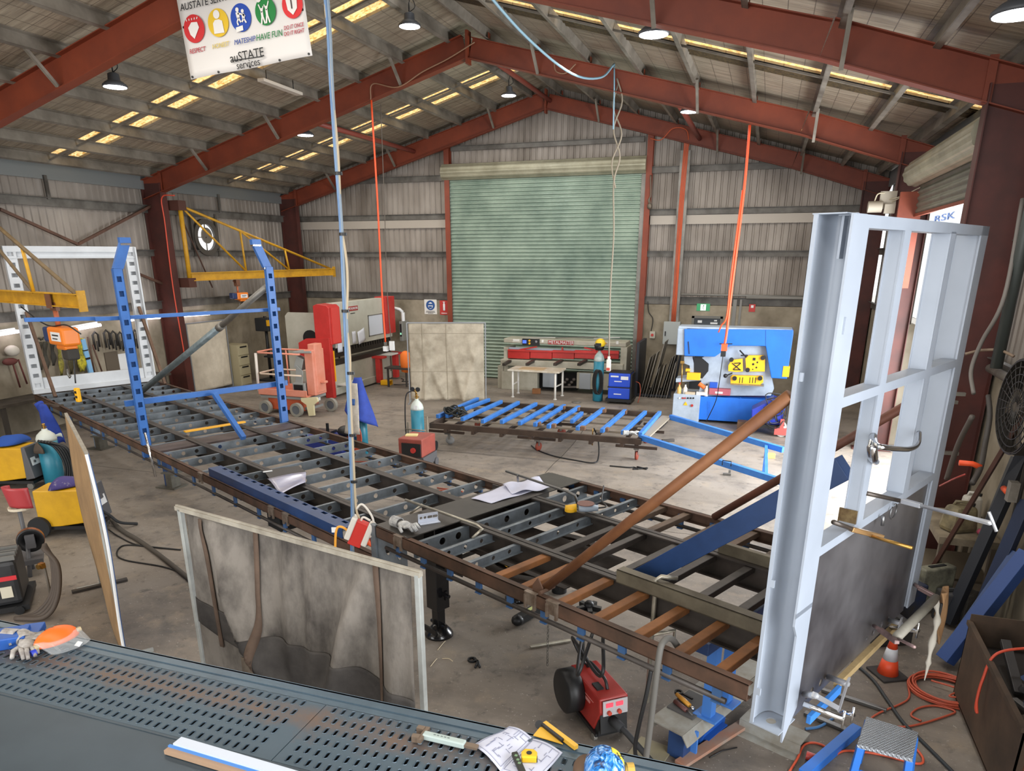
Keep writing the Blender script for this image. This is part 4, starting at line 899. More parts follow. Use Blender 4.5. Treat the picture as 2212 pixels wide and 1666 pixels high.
ends = [((945, 900), (1032, 862)), ((965, 899), (1056, 864)), ((998, 906), (1083, 868)), ((1042, 911), (1120, 870)), ((1083, 912), (1158, 873)), ((1122, 915), (1193, 875)), ((1155, 918), (1219, 877)), ((1184, 922), (1250, 880)), ((1247, 926), (1303, 884)), ((1300, 931), (1350, 888)), ((1345, 935), (1394, 891)), ((1383, 939), (1425, 892))]
wh = ('at the far left end of the trolley', 'second from the end under the black straps', 'lying just past the black straps', 'fourth along from the strap end', 'fifth along from the strap end', 'sixth along, square to the rails', 'seventh along, with one brown packer', 'eighth along, beside the short blue piece', 'lying just after the short blue piece', 'third from the ramp end', 'second from the ramp end', 'nearest the ramp, beside the glove')
for (p, q), wl_ in zip(ends, wh):
    prop('blue_bar', 'blue steel bar on the low trolley, '+wl_, 'bar', aZ(*p, ZT2+.04), aZ(*q, ZT2+.04), .07, .08, TB)['group'] = 'blue bars across the low trolley'
prop('blue_bar', 'short blue steel offcut lying between the bars on the trolley', 'bar', aZ(1235, 911, ZT2+.04), aZ(1257, 893, ZT2+.04), .07, .08, TB)
PK = mat('packer_brown', '#7a5b45', .7, .1)
for i, (u, v) in enumerate(((1161, 915), (1215, 880), (1194, 919), (1246, 883), (1258, 924), (1303, 887), (1308, 927), (1348, 890))):
    b = B(PK); p = aZ(u, v, ZT2+.04); b.bx(p.x-.06, p.x+.06, p.y-.06, p.y+.06, ZT2, ZT2+.07); b.go('packer', parent=tr_)
b = B(mat('strap_black', '#22231f', .7)); rd = random.Random(3); p = aZ(985, 893, ZT2+.1)
for i in range(9):
    c = p+V((rd.uniform(-.15, .15), rd.uniform(-.15, .15), rd.uniform(-.02, .1)))
    b.tube([c+V((.14*math.cos(a), .12*math.sin(a), .05*math.sin(2*a+i))) for a in [k*PI/8 for k in range(16)]], .018, 6, closed=True)
tag(b.go('strap_bundle'), 'black webbing straps bundled on the strap end of the trolley', 'straps')
def glove(name, label, p, mt, rz_=0., s=1., seed=2, cuff=None):
    p = V(p); R = rotm('Z', rz_); rd = random.Random(seed); b = B(mt)
    b.ball(p+R@V((0, 0, .03*s)), (.06*s, .045*s, .028*s), 12, 8, R)
    for i, y in enumerate((-.036, -.013, .011, .034)):
        a = rd.uniform(-.25, .25); l = (.085, .1, .095, .07)[i]*s
        q = p+R@V((.05*s, y*s, .03*s)); m_ = q+R@V((l*.55, a*.03*s, .018*s)); e = q+R@V((l, a*.06*s, -.01*s))
        b.tube([q-R@V((.03*s, 0, 0)), q, m_, e], [.013*s, .013*s, .012*s, .009*s], 7)
    b.tube([p+R@V((.0, -.03*s, .03*s)), p+R@V((.03*s, -.07*s, .03*s)), p+R@V((.07*s, -.085*s, .015*s))], [.015*s, .014*s, .011*s], 7)
    o = b.go('%s' % name, smooth=True); tag(o, label, 'glove')
    b = B(cuff or mt); b.ringcyl(p+R@V((-.05*s, 0, .03*s)), p+R@V((-.13*s, 0, .03*s)), .042*s, .035*s, 14); b.go('cuff', parent=o)
    return o
GLV = mat('glove_grey', '#c3c3c0', .85, 0, '#77777a', 14, .6, .3)
glove('work_glove', 'grey work glove lying on the corner of the trolley nearest the ramp', aZ(1364, 939, ZT2+.02), GLV, .4, 1.2)
# blue ramp frame from the trolley towards the bulkhead
rf = thing('ramp_frame', 'blue open ramp frame leaning from the trolley end towards the bulkhead', 'ramp frame', (5.9, -8.4, 0))
for p, q in (((1448, 901, .56), (1692, 972, .42)), ((1385, 945, .56), (1692, 1042, .42))):
    b = B(TB); b.bar(aZ(*p), aZ(*q), .08, .1); b.go('side_rail', parent=rf)
b = B(mat('ramp_grey', '#8f8677', .6)); b.bar(aZ(1440, 900, .54), aZ(1392, 943, .54), .2, .03); b.go('end_plate', parent=rf)
b = B(TB); c = aZ(1650, 1020, 0); b.bar(c, (c.x, c.y, .42), .1, .06, (1, 0, 0)); b.bar(aZ(1655, 962, .42), aZ(1655, 1032, .42), .05, .06); b.go('leg', parent=rf)
b = B(mat('handle_black', '#1b1b1d', .5)); p = aZ(1560, 1005, .5); b.tube([p, p+V((0, 0, .08)), p+V((.14, -.02, .08)), p+V((.14, -.02, 0))], .01, 6); b.go('grab_handle', parent=rf)
simple('timber_wedge', 'small tan timber wedge beside the leg of the blue ramp frame', 'block', lambda b: b.box(aZ(1664, 990, 0)+V((0, 0, .05)), (.16, .1, .1), rotm('Z', .3)), mat('wedge_tan', '#c9a05e', .7), bevel=.008)
pipe('torch_lead', 'black welding lead hanging from the trolley and looping on the floor', 'cord', cat_curve([aZ(1283, 925, ZT2+.02), aZ(1292, 950, .35), aZ(1293, 985, .08), aZ(1283, 1000, .015), aZ(1240, 994, .012), aZ(1195, 985, .012), aZ(1160, 972, .012), aZ(1148, 963, .012)]), .014, BLACK, 8)
b = B(BRASS); p = aZ(1280, 945, .4); b.tube([p, p+V((0, 0, -.16))], [.02, .012], 8); b.tube([p, p+V((0, 0, .18))], .012, 8); tag(b.go('welding_torch'), 'welding torch hanging nozzle down beneath the trolley rail', 'torch')

# ---- MIG welder with bottle at the back
WB = mat('welder_blue', '#1d49c4', .4)
wd = thing('mig_welder', 'blue two-part wire welder on a cart beside the teal bottle, in front of the shear', 'welder', (2.95, -2.5, 0))
p0 = aZ(1312, 872); x0 = p0.x; x1 = aZ(1361, 872).x; yy = p0.y
b = B(BLACK); b.bx(x0-.06, x1+.06, yy-.02, yy+.75, .06, .14); b.go('cart', parent=wd)
b = B(WB); b.bx(x0, x1, yy, yy+.6, .14, .43); b.go('power_unit', parent=wd, bevel=.02)
b = B(WB); b.bx(x0, x1, yy, yy+.6, .455, .82); b.go('feeder_unit', parent=wd, bevel=.03)
b = B(BLACK); b.bx(x0-.02, x1+.03, yy+.02, yy+.62, .425, .46); b.bx(x1, x1+.04, yy+.05, yy+.58, .14, .8); b.bx(x0, x1, yy+.05, yy+.55, .815, .84); b.go('trim', parent=wd)
for z in (.61, .27): b = B(WHITE); xm = (x0+x1)/2-.03; b.bx(xm-.1, xm+.1, yy-.006, yy, z-.012, z+.012); b.go('badge', parent=wd)
b = B(WHITE); b.bx(x0+.06, x0+.27, yy-.006, yy, .72, .76); b.bx(x1-.25, x1-.05, yy-.006, yy, .66, .75); b.go('sticker', parent=wd)
for x in (x0, x1-.05):
    b = B(RUB); b.cyl((x, yy+.6, .1), (x+.05, yy+.6, .1), .1); b.cyl((x, yy+.05, .05), (x+.05, yy+.05, .05), .05); b.go('wheel', parent=wd)
TEAL = mat('cylinder_teal', '#2a7f96', .4, 0, '#236b80', 3, .4)
def bottle(name, label, x, y, h, r=.11, top='#8ea6a4', wear=True, lean=(0, 0)):
    t = thing(name, label, 'gas cylinder', (x, y, 0))
    ax = V((lean[0], lean[1], 1)).normalized()
    b = B(TEAL); b.lathe([(r*.8, 0), (r, .02), (r, h*.8)], (x, y, 0), ax, n=22); b.go('body', parent=t)
    b = B(mat('shoulder_'+top[1:], top, .5, 0, '#c9cfca' if wear else None, 6, .5)); b.lathe([(r*1.001, h*.8), (r*1.0, h*.84), (r*.85, h*.9), (r*.5, h*.955), (r*.28, h*.98), (r*.28, h)], (x, y, 0), ax, n=22); b.go('shoulder', parent=t)
    b = B(BRASS); o = V((x, y, 0))+ax*h; b.cyl(o, o+ax*.07, .02, n=10); b.cyl(o+V((-.04, 0, .04)), o+V((.05, 0, .04)), .014, n=8); b.ball(o+ax*.08, (.03, .03, .018), 10, 6); b.go('valve', parent=t)
    return t, o
tb, o = bottle('gas_cylinder', 'tall teal gas bottle with a mask hung on top, beside the blue welder', 2.34, -2.55, 1.36, .14)
hm = thing('welding_mask', 'yellow and black welding mask hung over the top of the teal bottle', 'mask', o+V((0, -.02, .02)))
b = B(mat('mask_yellow', '#e9c62a', .35)); b.ball(o+V((.02, -.03, .2)), (.14, .16, .13), 16, 10); b.go('shell', parent=hm)
b = B(BLACK); b.lathe([(.1, .0), (.13, .06), (.145, .15)], o+V((0, -.03, .02)), n=16); b.box(o+V((0, -.18, .18)), (.15, .03, .08)); b.go('visor', parent=hm)
b = B(BLACK)
for i in range(6): b.tube([(2.34+.2*math.cos(a)*.5+.02*i-.02, -2.72-.012*i, .55+.33*math.sin(a)) for a in [k*PI/10 for k in range(20)]], .012, 6, closed=True)
tag(b.go('lead_coil'), 'black welding leads coiled on the front of the teal bottle', 'leads')
pipe('gas_hose', 'orange hose hanging behind the blue welder to the floor', 'hose', cat_curve([(x1+.08, yy+.5, .55), (x1+.2, yy+.4, .5), (x1+.24, yy+.3, .25), (x1+.2, yy+.25, .02)]), .012, mat('hose_red', '#b2533a', .5), 6)

# ---- steel sheets leaning in the corner rack
rk = thing('sheet_rack', 'dark steel rack frame of leaning sheet offcuts by the electrical box', 'rack', (3.7, -1.0, 0))
b = B(mat('rack_dark', '#2b2f38', .5)); b.bx(3.18, 3.26, -1.6, -.3, 0, 1.5)
for y in (-1.5, -.4): b.bar((3.25, y, .05), (4.2, y, .05), .06, .06); b.bar((4.15, y, .05), (4.3, y+.4, 1.7), .05, .05)
b.go('upright', parent=rk)
rd = random.Random(11)
for i in range(11):
    b = B(mat('sheet%d' % (i % 4), ('#98948c', '#7d786f', '#aaa69e', '#6b665e')[i % 4], .45, .45)); x = 3.33+.075*i; h = rd.uniform(.75, 1.55); le = rd.uniform(.15, .3); dp = rd.uniform(.5, 1.0)
    P_ = [(x, 0), (x+.012, 0), (x+.012+le, h), (x+le, h)]
    b.prism(P_, (0, -1.65+rd.uniform(0, .15), 0), (1, 0, 0), (0, 0, 1), -dp)
    pos = ('at the rack post', 'second in from the rack post', 'third in from the rack post', 'fourth in from the rack post', 'fifth in from the rack post', 'midway along the rack', 'sixth back from the grey box side', 'fifth back from the punching machine side', 'third from the punching machine side', 'second from the punching machine side', 'nearest the punching machine')[i]
    tag(b.go('steel_sheet'), 'steel sheet offcut leaning in the corner rack, '+pos, 'sheet', 'sheet offcuts leaning in the rack')
# ---- electrical box, cable tray, conduit, signs
eb = thing('electrical_box', 'light grey electrical box on the back wall at the foot of the cable tray', 'switchboard', (3.9, .05, 1.3))
b = B(mat('box_grey', '#a3a8a6', .5)); p = aY(1434, 695, 0); q = aY(1466, 745, 0); b.bx(p.x, q.x, 0, YB-.005, q.z, p.z); b.go('cabinet', parent=eb, bevel=.012)
b = B(BLACK); b.bx(p.x+.05, p.x+.08, -.02, 0, 1.55, 1.68); b.go('latch', parent=eb)
ct = thing('cable_tray', 'galvanised vertical cable tray carrying orange cables up the back wall', 'cable tray', (3.94, .1, 1.95))
b = B(GALV); b.bx(3.8, 4.08, YB-.07, YB-.06, 1.95, 6.5); b.bx(3.8, 3.81, YB-.07, YB-.02, 1.95, 6.5); b.bx(4.07, 4.08, YB-.07, YB-.02, 1.95, 6.5); b.go('tray', parent=ct)
b = B(mat('cable_orange', '#c85a33', .55))
for k in range(5): x = 3.88+.028*k; b.tube(cat_curve([(x, YB-.085, 1.95), (x+.01*math.sin(k), YB-.09, 3.4), (x-.01, YB-.085, 5), (x+.01, YB-.085, 6.5), (x+.03, YB-.2, 7.0)], 4), .012, 6)
b.go('cable', parent=ct)
pipe('cable_loop', 'orange cable swagged across the end rafter above the cable tray', 'cord', cat_curve([(4.02, .1, 6.6), (3.95, -.15, 6.95), (3.6, -.2, 7.0), (3.3, -.15, 6.75), (3.0, -.1, 6.8)]), .012, mat('cable_orange', '#c85a33'), 6)
for x, z0, z1, m_ in ((5.92, CZ, 1.5, GALV), (5.84, 2.6, 1.4, GALV)): pass
b = B(mat('conduit', '#7f7d78', .5)); b.bx(5.56, 5.66, YB-.03, YB, 0, 2.6); b.bx(5.74, 5.8, YB-.03, YB, 1.9, 2.6); b.tube([(4.1, YB-.05, 2.72), (7.5, YB-.05, 2.7)], .03, 8); b.tube([(5.9, YB-.06, 2.66), (8.6, YB-.06, 2.66)], .045, 8); struct(b.go('trim_2'))
sw = thing('power_outlet', 'small grey outlet box on the wall beside the sheet rack', 'outlet', (3.35, .1, 1.2))
b = B(mat('outlet', '#b5b0a2', .5)); b.bx(3.27, 3.43, YB-.1, YB, 1.45, 1.65); b.go('box', parent=sw, bevel=.01)
b = B(REDL); b.cyl((3.35, YB-.12, 1.55), (3.35, YB-.1, 1.55), .04); b.go('switch', parent=sw)
b = B(BLACK); b.tube(cat_curve([(3.3, YB-.03, 1.65), (3.33, YB-.03, 2.0), (3.2, YB-.03, 2.2), (3.15, YB-.03, 2.5)]), .012, 6); b.go('lead', parent=sw)
def sign(name, label, x0, x1, z0, z1, mt, y=YB): 
    t = thing(name, label, 'sign', ((x0+x1)/2, y, z0)); b = B(mt); b.bx(x0, x1, y-.012, y, z0, z1); b.go('panel', parent=t); return t
SB = mat('sign_blue', '#24508f', .5)
t = sign('safety_sign', 'white safety sign with a blue round face symbol beside the roller door', -4.1, -3.66, 1.98, 2.44, mat('sign_white', '#dcdad4', .5)); x, z = -3.88, 2.26
b = B(SB); b.cyl((x, YB-.018, z), (x, YB-.012, z), .155, n=28); b.go('disc', parent=t)
b = B(WHITE); b.ball((x, YB-.02, z-.01), (.085, .004, .105), 16, 10); b.go('face', parent=t)
b = B(SB); b.bx(x-.08, x+.08, YB-.03, YB-.02, z+.0, z+.05); b.prism([(-.05, -.09), (.05, -.09), (.06, -.03), (-.06, -.03)], (x, YB-.024, z), (1, 0, 0), (0, 0, 1), .006); b.go('goggles_mask', parent=t)
b = B(BLACK)
for k, (wd_, zz) in enumerate(((.3, 2.07), (.34, 2.04), (.2, 2.01))):
    for i in range(7): b.bx(x-wd_/2+wd_*i/7, x-wd_/2+wd_*(i+.72)/7, YB-.016, YB-.012, zz-.008, zz+.01)
b.go('lettering', parent=t)
t = sign('fire_sign', 'red fire extinguisher sign on the wall beside the blue safety sign', -3.55, -3.25, 1.97, 2.42, REDL)
b = B(WHITE); b.lathe([(.035, 0), (.04, .02), (.04, .2), (.02, .24), (.02, .27)], (-3.4, YB-.0, 2.1), n=10); b.bx(-3.44, -3.36, YB-.02, YB-.01, 2.36, 2.38); b.bx(-3.5, -3.3, YB-.016, YB-.012, 2.01, 2.03); b.go('pictogram', parent=t)
t = sign('exit_sign', 'green illuminated running man exit sign above the grey door', 4.56, 4.93, 2.27, 2.47, mat('exit_green', '#2f8f5c', .4, emit=.25))
b = B(mat('exit_white', '#eaf5ee', .4, emit=.6)); b.bx(4.67, 4.82, YB-.018, YB-.012, 2.28, 2.45); b.go('light_panel', parent=t)
b = B(mat('exit_dark', '#1d6e42', .5)); c = V((4.745, YB-.022, 2.36)); b.ball(c+V((.01, 0, .055)), (.016, .004, .016), 10, 6)
for p, q in (((0, .035), (-.005, -.015)), ((-.005, -.015), (.03, -.035)), ((.03, -.035), (.022, -.07)), ((-.005, -.015), (-.03, -.045)), ((-.03, -.045), (-.06, -.045)), ((0, .03), (.035, .005)), ((0, .03), (-.035, .01))): b.bar(c+V((p[0], 0, p[1])), c+V((q[0], 0, q[1])), .012, .006)
b.go('running_man', parent=t)
t = sign('fire_sign', 'small red fire hose sign high on the back wall past the exit sign', 6.0, 6.17, 2.27, 2.48, REDL)
b = B(WHITE); b.bx(6.05, 6.12, YB-.016, YB-.012, 2.38, 2.45); b.go('pictogram', parent=t)
t = thing('fire_hose_reel', 'red fire hose reel on the back wall beyond the blue machine hood', 'hose reel', (6.35, .05, 1.2))
b = B(REDL); b.lathe([(.3, -.1), (.32, -.08), (.2, -.06), (.2, .06), (.32, .08), (.3, .1)], (6.35, .08, 1.55), (0, 1, 0), n=28); b.go('reel', parent=t)
# ---- red-blue welder trolley at the right of the punching machine
cw = thing('trolley_welder', 'blue welder on a red-wheeled trolley tangled with leads, beside the punching machine', 'welder', (6.75, -5.1, 0))
b = B(mat('welder_violet', '#23359b', .4)); b.prism([(-.32, .25), (.3, .25), (.36, .7), (.1, .82), (-.34, .55)][::-1], (6.72, -5.3, 0), (1, 0, 0), (0, 0, 1), -.5); b.go('body', parent=cw, bevel=.02)
b = B(BLACK); b.bx(6.35, 7.1, -5.3, -4.85, .16, .24); b.go('tray', parent=cw)
for x, y in ((6.38, -5.32), (7.05, -5.32), (6.4, -4.85), (7.05, -4.85)):
    b = B(RUB if x < 6.5 else mat('wheel_grey', '#c7c3bd', .5)); b.cyl((x, y-.03, .12), (x, y+.03, .12), .12); b.go('wheel', parent=cw)
b = B(mat('lead_mix', '#2a2a2c', .6)); rd = random.Random(5)
for i in range(7):
    c = V((7.02, -5.35, .5)); b.tube(cat_curve([c+V((rd.uniform(-.4, .1), rd.uniform(-.1, .1), rd.uniform(-.3, .45))) for _ in range(6)], 5), .012, 6)
b.go('leads', parent=cw)
b = B(mat('bracket_redpink', '#b5504a', .5)); b.bx(6.9, 7.2, -5.4, -5.3, .05, .2); b.bx(7.0, 7.08, -5.4, -5.34, .2, .4); b.go('wheel_bracket', parent=cw)
b = B(mat('timber_block2', '#6d5340', .8)); b.bx(6.1, 6.32, -5.0, -4.75, 0, .2); tag(b.go('timber_block', bevel=.01), 'brown timber block on the floor beside the wheeled blue welder', 'block')
# small things on the open floor
simple('cable_reel_lid', 'small pale dished disc on the floor before the white table', 'disc', lambda b: b.lathe([(.12, 0), (.13, .02), (.05, .03)], aZ(1245, 870), n=18), GALV)
b = B(BLACK); p = aZ(1357, 1010, .015)
b.tube(cat_curve([p+V((-.35, 0, 0)), p, p+V((.1, .05, 0)), p+V((.2, -.05, 0))]), .012, 6); b.bar(p+V((.1, -.08, 0)), p+V((.35, .08, 0)), .03, .02); b.bar(p+V((.15, .1, 0)), p+V((.35, .0, 0)), .03, .02); tag(b.go('earth_clamp'), 'black earth clamp lying on the open floor before the trolley', 'clamp')
simple('steel_bracket', 'small steel bracket lying alone on the floor beyond the trailer', 'bracket', lambda b: (b.box(aZ(1570, 1027)+V((0, 0, .02)), (.14, .06, .04)), b.box(aZ(1572, 1024)+V((.03, 0, .05)), (.04, .06, .06))), GALV)
for i, (u, v, u2, v2, lb) in enumerate(((1420, 958, 1436, 956, 'short steel offcut on the floor at the ramp end of the trolley'), (1430, 953, 1456, 951, 'steel bar on the floor beneath the blue ramp rail'), (1424, 925, 1440, 910, 'brown offcut under the end of the trolley'))):
    prop('steel_offcut', lb, 'offcut', aZ(u, v, .03), aZ(u2, v2, .03), .06, .06, MILL)
# ================================================================== jib cranes and hoists on the left wall
JIB = mat('jib_yellow', '#c9971f', .5, 0, '#a87a18', 4, .5)
def jib(name, label, base, end, mast_top, struts, col=JIB, col2=None):
    base = V(base); end = V(end); t = thing(name, label, 'jib crane', base); top = V((base.x, base.y, mast_top))
    b = B(col); b.bar(base, end, .12, .018); b.bar(base+V((0, 0, .2)), end+V((0, 0, .2)), .12, .018); b.bar(base+V((0, 0, .1)), end+V((0, 0, .1)), .014, .2); b.bar(end+V((0, 0, -.06)), end+V((0, 0, .26)), .15, .02, (1, 0, 0)); b.go('boom', parent=t)
    b = B(col); b.tube([base+V((0, 0, -.15)), top+V((0, 0, .1))], .06, 12); b.go('mast', parent=t)
    for z in (base.z-.05, top.z): b = B(mat('jib_bracket', '#4d2c22', .6)); b.bx(-8.55, base.x+.08, base.y-.14, base.y+.14, z-.12, z+.12); b.go('wall_bracket', parent=t)
    b = B(col); tip = end*.97+base*.03+V((0, 0, .2)); b = B(col2 or col); b.tube([top, tip], .034, 8); b.go('tie_rod', parent=t)
    for f, kind in struts:
        a = base.lerp(end, f)+V((0, 0, .2)); c = top.lerp(tip, f)
        b = B(col); b.tube([a, c], .03, 8)
        b.go('strut', parent=t)
        pf = [0]+[q for q, _ in struts]; i = pf.index(f); g = pf[i-1]; c2 = top.lerp(tip, g)
        b = B(col2 or col); b.tube([c2, a], .03, 8); b.go('diagonal', parent=t)
    return t
jib('jib_crane', 'yellow trussed jib crane arm on the column, with an orange hoist hanging mid-arm', (-8.29, -5.55, 3.16), (-6.956, -.5, 3.2), 5.04, ((.35, 0), (.65, 0)))
jb = jib('jib_crane', 'dirty yellow jib crane arm whose end box hangs above the white tail frame', (-8.29, -11.6, 3.0), (-3.72, -13.06, 3.02), 5.2, ((.64, 0),), col2=mat('jib_brown', '#6e5a3c', .6, 0, '#54442e', 5, .5))
def hoist(label, p, d, mt, s=1., pend=None):
    p = V(p); d = V(d).normalized(); up = V((0, 0, 1)); R = M((d, up.cross(d), up)).transposed()
    t = thing('chain_hoist', label, 'hoist', p+V((0, 0, -.3*s)))
    b = B(mat('trolley_brown', '#6d4630', .5)); b.box(p+V((0, 0, .42*s)), (.2*s, .06, .12*s), R); b.box(p+R@V((0, .07*s, .5*s)), (.16*s, .02, .2*s), R); b.box(p+R@V((0, -.07*s, .5*s)), (.16*s, .02, .2*s), R)
    for k in (-1, 1): b.cyl(p+R@V((k*.06*s, .05, .55*s)), p+R@V((k*.06*s, .075, .55*s)), .045*s)
    b.go('trolley', parent=t)
    b = B(mat('hook_orange', '#b0603f', .5)); b.tube([p+V((0, 0, .12*s)), p+V((0, 0, .36*s))], .035*s, 8); b.go('hook', parent=t)
    b = B(mt); b.box(p+R@V((.12*s, 0, 0)), (.5*s, .26*s, .26*s), R); b.box(p+R@V((.16*s, 0, -.16*s)), (.3*s, .2*s, .08*s), R); b.go('motor_housing', parent=t, bevel=.035*s)
    b = B(mat('hoist_navy', '#22345e', .45)); b.box(p+R@V((-.22*s, 0, .01)), (.22*s, .22*s, .22*s), R); b.go('gearbox', parent=t, bevel=.03*s)
    sd = -1 if (R@V((0, 1, 0))).dot(CAM-p) < 0 else 1
    b = B(WHITE); b.box(p+R@V((.16*s, sd*.133*s, .0)), (.3*s, .006, .13*s), R); pl_ = b.go('plate', parent=t)
    b = B(BLACK); b.box(p+R@V((.16*s, sd*.138*s, .02*s)), (.2*s, .004, .02*s), R); b.box(p+R@V((.14*s, sd*.138*s, -.03*s)), (.16*s, .004, .015*s), R); b.go('printing', parent=pl_)
    b = B(mat('chain_bag', '#33302c', .8)); b.box(p+R@V((.24*s, 0, -.26*s)), (.2*s, .18*s, .16*s), R); b.go('chain_bag', parent=t, bevel=.03)
    b = B(CHN); b.tube([p+V((0, 0, -.15*s)), p+V((0, 0, -.5*s))], .012, 6); b.tube([p+V((0, 0, -.5*s)), p+V((0, 0, -.58*s)), p+V((.03, 0, -.63*s)), p+V((.05, 0, -.6*s))], .018*s, 6); b.go('load_chain', parent=t)
    if pend:
        q = V(pend); b = B(BLACK); b.tube(cat_curve([p+V((.1, 0, -.15)), (p.x+.2, p.y, (p.z+q.z)/2+.2), q+V((0, 0, .2))]), .012, 6); b.go('pendant_cable', parent=t)
        b = B(YEL); b.box(q, (.08, .07, .24)); pd = b.go('pendant', parent=t, bevel=.015)
        b = B(BLACK); b.box(q+V((.0, -.037, .05)), (.04, .008, .04)); b.box(q+V((.0, -.037, -.03)), (.04, .008, .04)); b.go('button', parent=pd)
HO = mat('hoist_orange', '#e07a22', .4)
arm = (V((-3.72, -13.06, 0))-V((-8.29, -11.6, 0))).normalized()
hoist('orange chain hoist with white plate hanging before the tool wall, yellow pendant below', (-4.73, -12.72, 2.53), arm, HO, 1.12, (-4.5, -12.8, 1.55))
hoist('small orange and navy chain hoist under the far yellow jib arm', (-7.9, -4.15, 2.7), (.26, .97, 0), HO, .75)
pipe('hoist_cable', 'black hoist cable draped from the near jib arm over the hoist', 'cable', cat_curve([(-5.9, -12.4, 2.95), (-5.3, -12.6, 2.75), (-4.85, -12.75, 2.68), (-4.4, -12.85, 2.72), (-4.0, -12.95, 2.6)]), .012, BLACK, 6)
# wall bracing
BRC = mat('brace_brown', '#5d4032', .65, 0, '#463026', 4, .5)
for a, c, lb in (((0, 452, 168, 528), 0, 'brown wall brace slanting down to the middle of the bay, above the white frame'), ((335, 440, 168, 528), 0, 'brown wall brace rising from mid bay to the column by the orange cable'), ((295, 590, 360, 617), 0, 'brown wall brace end running into the column below the jib bracket')):
    p = aX(a[0], a[1], -8.95); q = aX(a[2], a[3], -8.95); b = B(BRC); b.bar(p, q, .06, .06, (1, 0, 0)); tag(b.go('wall_brace'), lb, 'brace')
p = aX(385, 455, -8.95); q = aX(445, 590, -8.95); b = B(BRC); b.tube([p, q+(q-p)*.25], .02, 8); tag(b.go('wall_brace'), 'thin dark brace rod behind the far jib crane by the fan opening', 'brace')
# wall exhaust fan with daylight around its disc
fn = thing('exhaust_fan', 'round wall fan opening with bright daylight around its dark centre', 'fan', (-WX+.1, -3.85, 3.9))
c = V((-WX+.03, -3.85, 4.3)); b = B(mat('fan_frame', '#4d4842', .6)); b.ringcyl(c+V((.0, 0, 0)), c+V((.1, 0, 0)), .5, .36, 28)
for k in (-1, 1): b.bx(-WX+.03, -WX+.1, c.y+k*.5-.04, c.y+k*.5+.04, 3.78, 4.95)
b.go('frame', parent=fn)
b = B(mat('daylight_gap', '#f4f7fb', .5, emit=1.6)); b.cyl(c, c+V((.012, 0, 0)), .36, n=28); o = b.go('opening', parent=fn); o['label'] = 'bright daylight seen through the opening'
b = B(mat('fan_disc', '#6b655c', .6)); b.cyl(c+V((.02, .06, .05)), c+V((.06, .06, .05)), .22, n=20); b.bar(c+V((.05, 0, -.36)), c+V((.05, 0, .36)), .03, .03); b.bar(c+V((.05, -.36, 0)), c+V((.05, .36, 0)), .03, .03); b.go('motor', parent=fn)
# orange cable up the column
pipe('power_cable', 'orange-red cable hanging down the left wall column', 'cable', cat_curve([(-8.05, -5.95, 5.25), (-8.4, -6.02, 5.2), (-8.44, -6.0, 4.6), (-8.46, -6.02, 3.0), (-8.42, -6.0, 1.2)]), .016, mat('cable_red', '#c9452c', .5), 6)
# ------------------------------------------------------------------ left wall: tubes lamps, tools, cabinets
LAMP = mat('tube_light', '#fff4ff', .4, emit=7)
fls = (((-30, 727), (40, 716), 'tube light on the left wall nearest the near jib crane, cut by the photo edge'), ((160, 712), (217, 702), 'lit tube light on the left wall over the yellow strap and blue level'), ((275, 692), (295, 690), 'lit tube light on the left wall seen between the blue and white posts'), ((312, 688), (345, 686), 'short lit tube on the left wall just past the white post'), ((388, 683), (453, 678), 'lit tube light on the left wall above the pale grey welding screen'))
for p, q, lb in fls:
    a = aX(*p, -8.95); c = aX(*q, -8.95); t = thing('tube_light_fitting', lb, 'light', (a+c)/2, 0, 'wall tube lights')
    b = B(WHITE); b.bar(V((-WX+.05, a.y, a.z+.05)), V((-WX+.05, c.y, c.z+.05)), .07, .05); b.bar(V((-WX+.08, a.y, a.z+.03)), V((-WX+.05, c.y, c.z+.03)), .12, .02); b.go('housing', parent=t)
    b = B(LAMP); b.tube([a, c], .035, 10); o = b.go('tube', parent=t)
def wx(u, v, X=-8.98): return aX(u, v, X)
rd = random.Random(9)
DK = mat('sling_dark', '#3d382c', .8, 0, '#25231c', 8, .5)
slings = ((72, 742, 798, '#4b4436', 'dark sling hanging on the left wall nearest the white frame post'), (85, 740, 800, '#3a3528', 'dark olive sling hanging second in from the white post'), (97, 738, 805, '#413c31', 'dark sling hanging beside the yellow-green one'), (128, 735, 812, '#a39a3c', 'yellow-green sling on the left wall beneath the orange hoist'), (150, 738, 808, '#57502e', 'olive webbing sling left of the yellow strap'), (174, 740, 803, '#d3c62f', 'bright yellow ratchet strap hanging on the left wall'), (113, 736, 790, '#2f2c25', 'black chain sling hanging between the dark and yellow-green slings'))
for u, v0, v1, c, lb in slings:
    p = wx(u, v0); q = wx(u+(v1-v0)*.08, v1); b = B(mat('sling_'+c[1:], c, .8, 0, '#2c2a22', 9, .5)); w_ = .1 if c != '#d3c62f' else .2
    b.sheet(lambda s, t: p.lerp(q, s)+V((.02*math.sin(s*9+t*2), w_*(t-.5)*(1+.3*math.sin(s*11)), 0)), 10, 3, .02); b.tube([p+V((0, w_*.5*math.cos(a), .04+.05*math.sin(a))) for a in [k*PI/6 for k in range(7)]], .02, 6)
    tag(b.go('lifting_sling'), lb, 'sling')
p = wx(178, 733); q = wx(197, 808); b = B(mat('level_blue', '#7fb2dc', .4)); b.bar(p, q, .12, .05, (1, 0, 0)); t = tag(b.go('spirit_level'), 'pale blue spirit level leaning on the left wall beside the yellow strap', 'level')
b = B(BLACK); b.bar(p.lerp(q, .52), p.lerp(q, .58), .13, .06, (1, 0, 0)); b.bar(p.lerp(q, .3), p.lerp(q, .33), .13, .06, (1, 0, 0)); b.go('vial', parent=t)
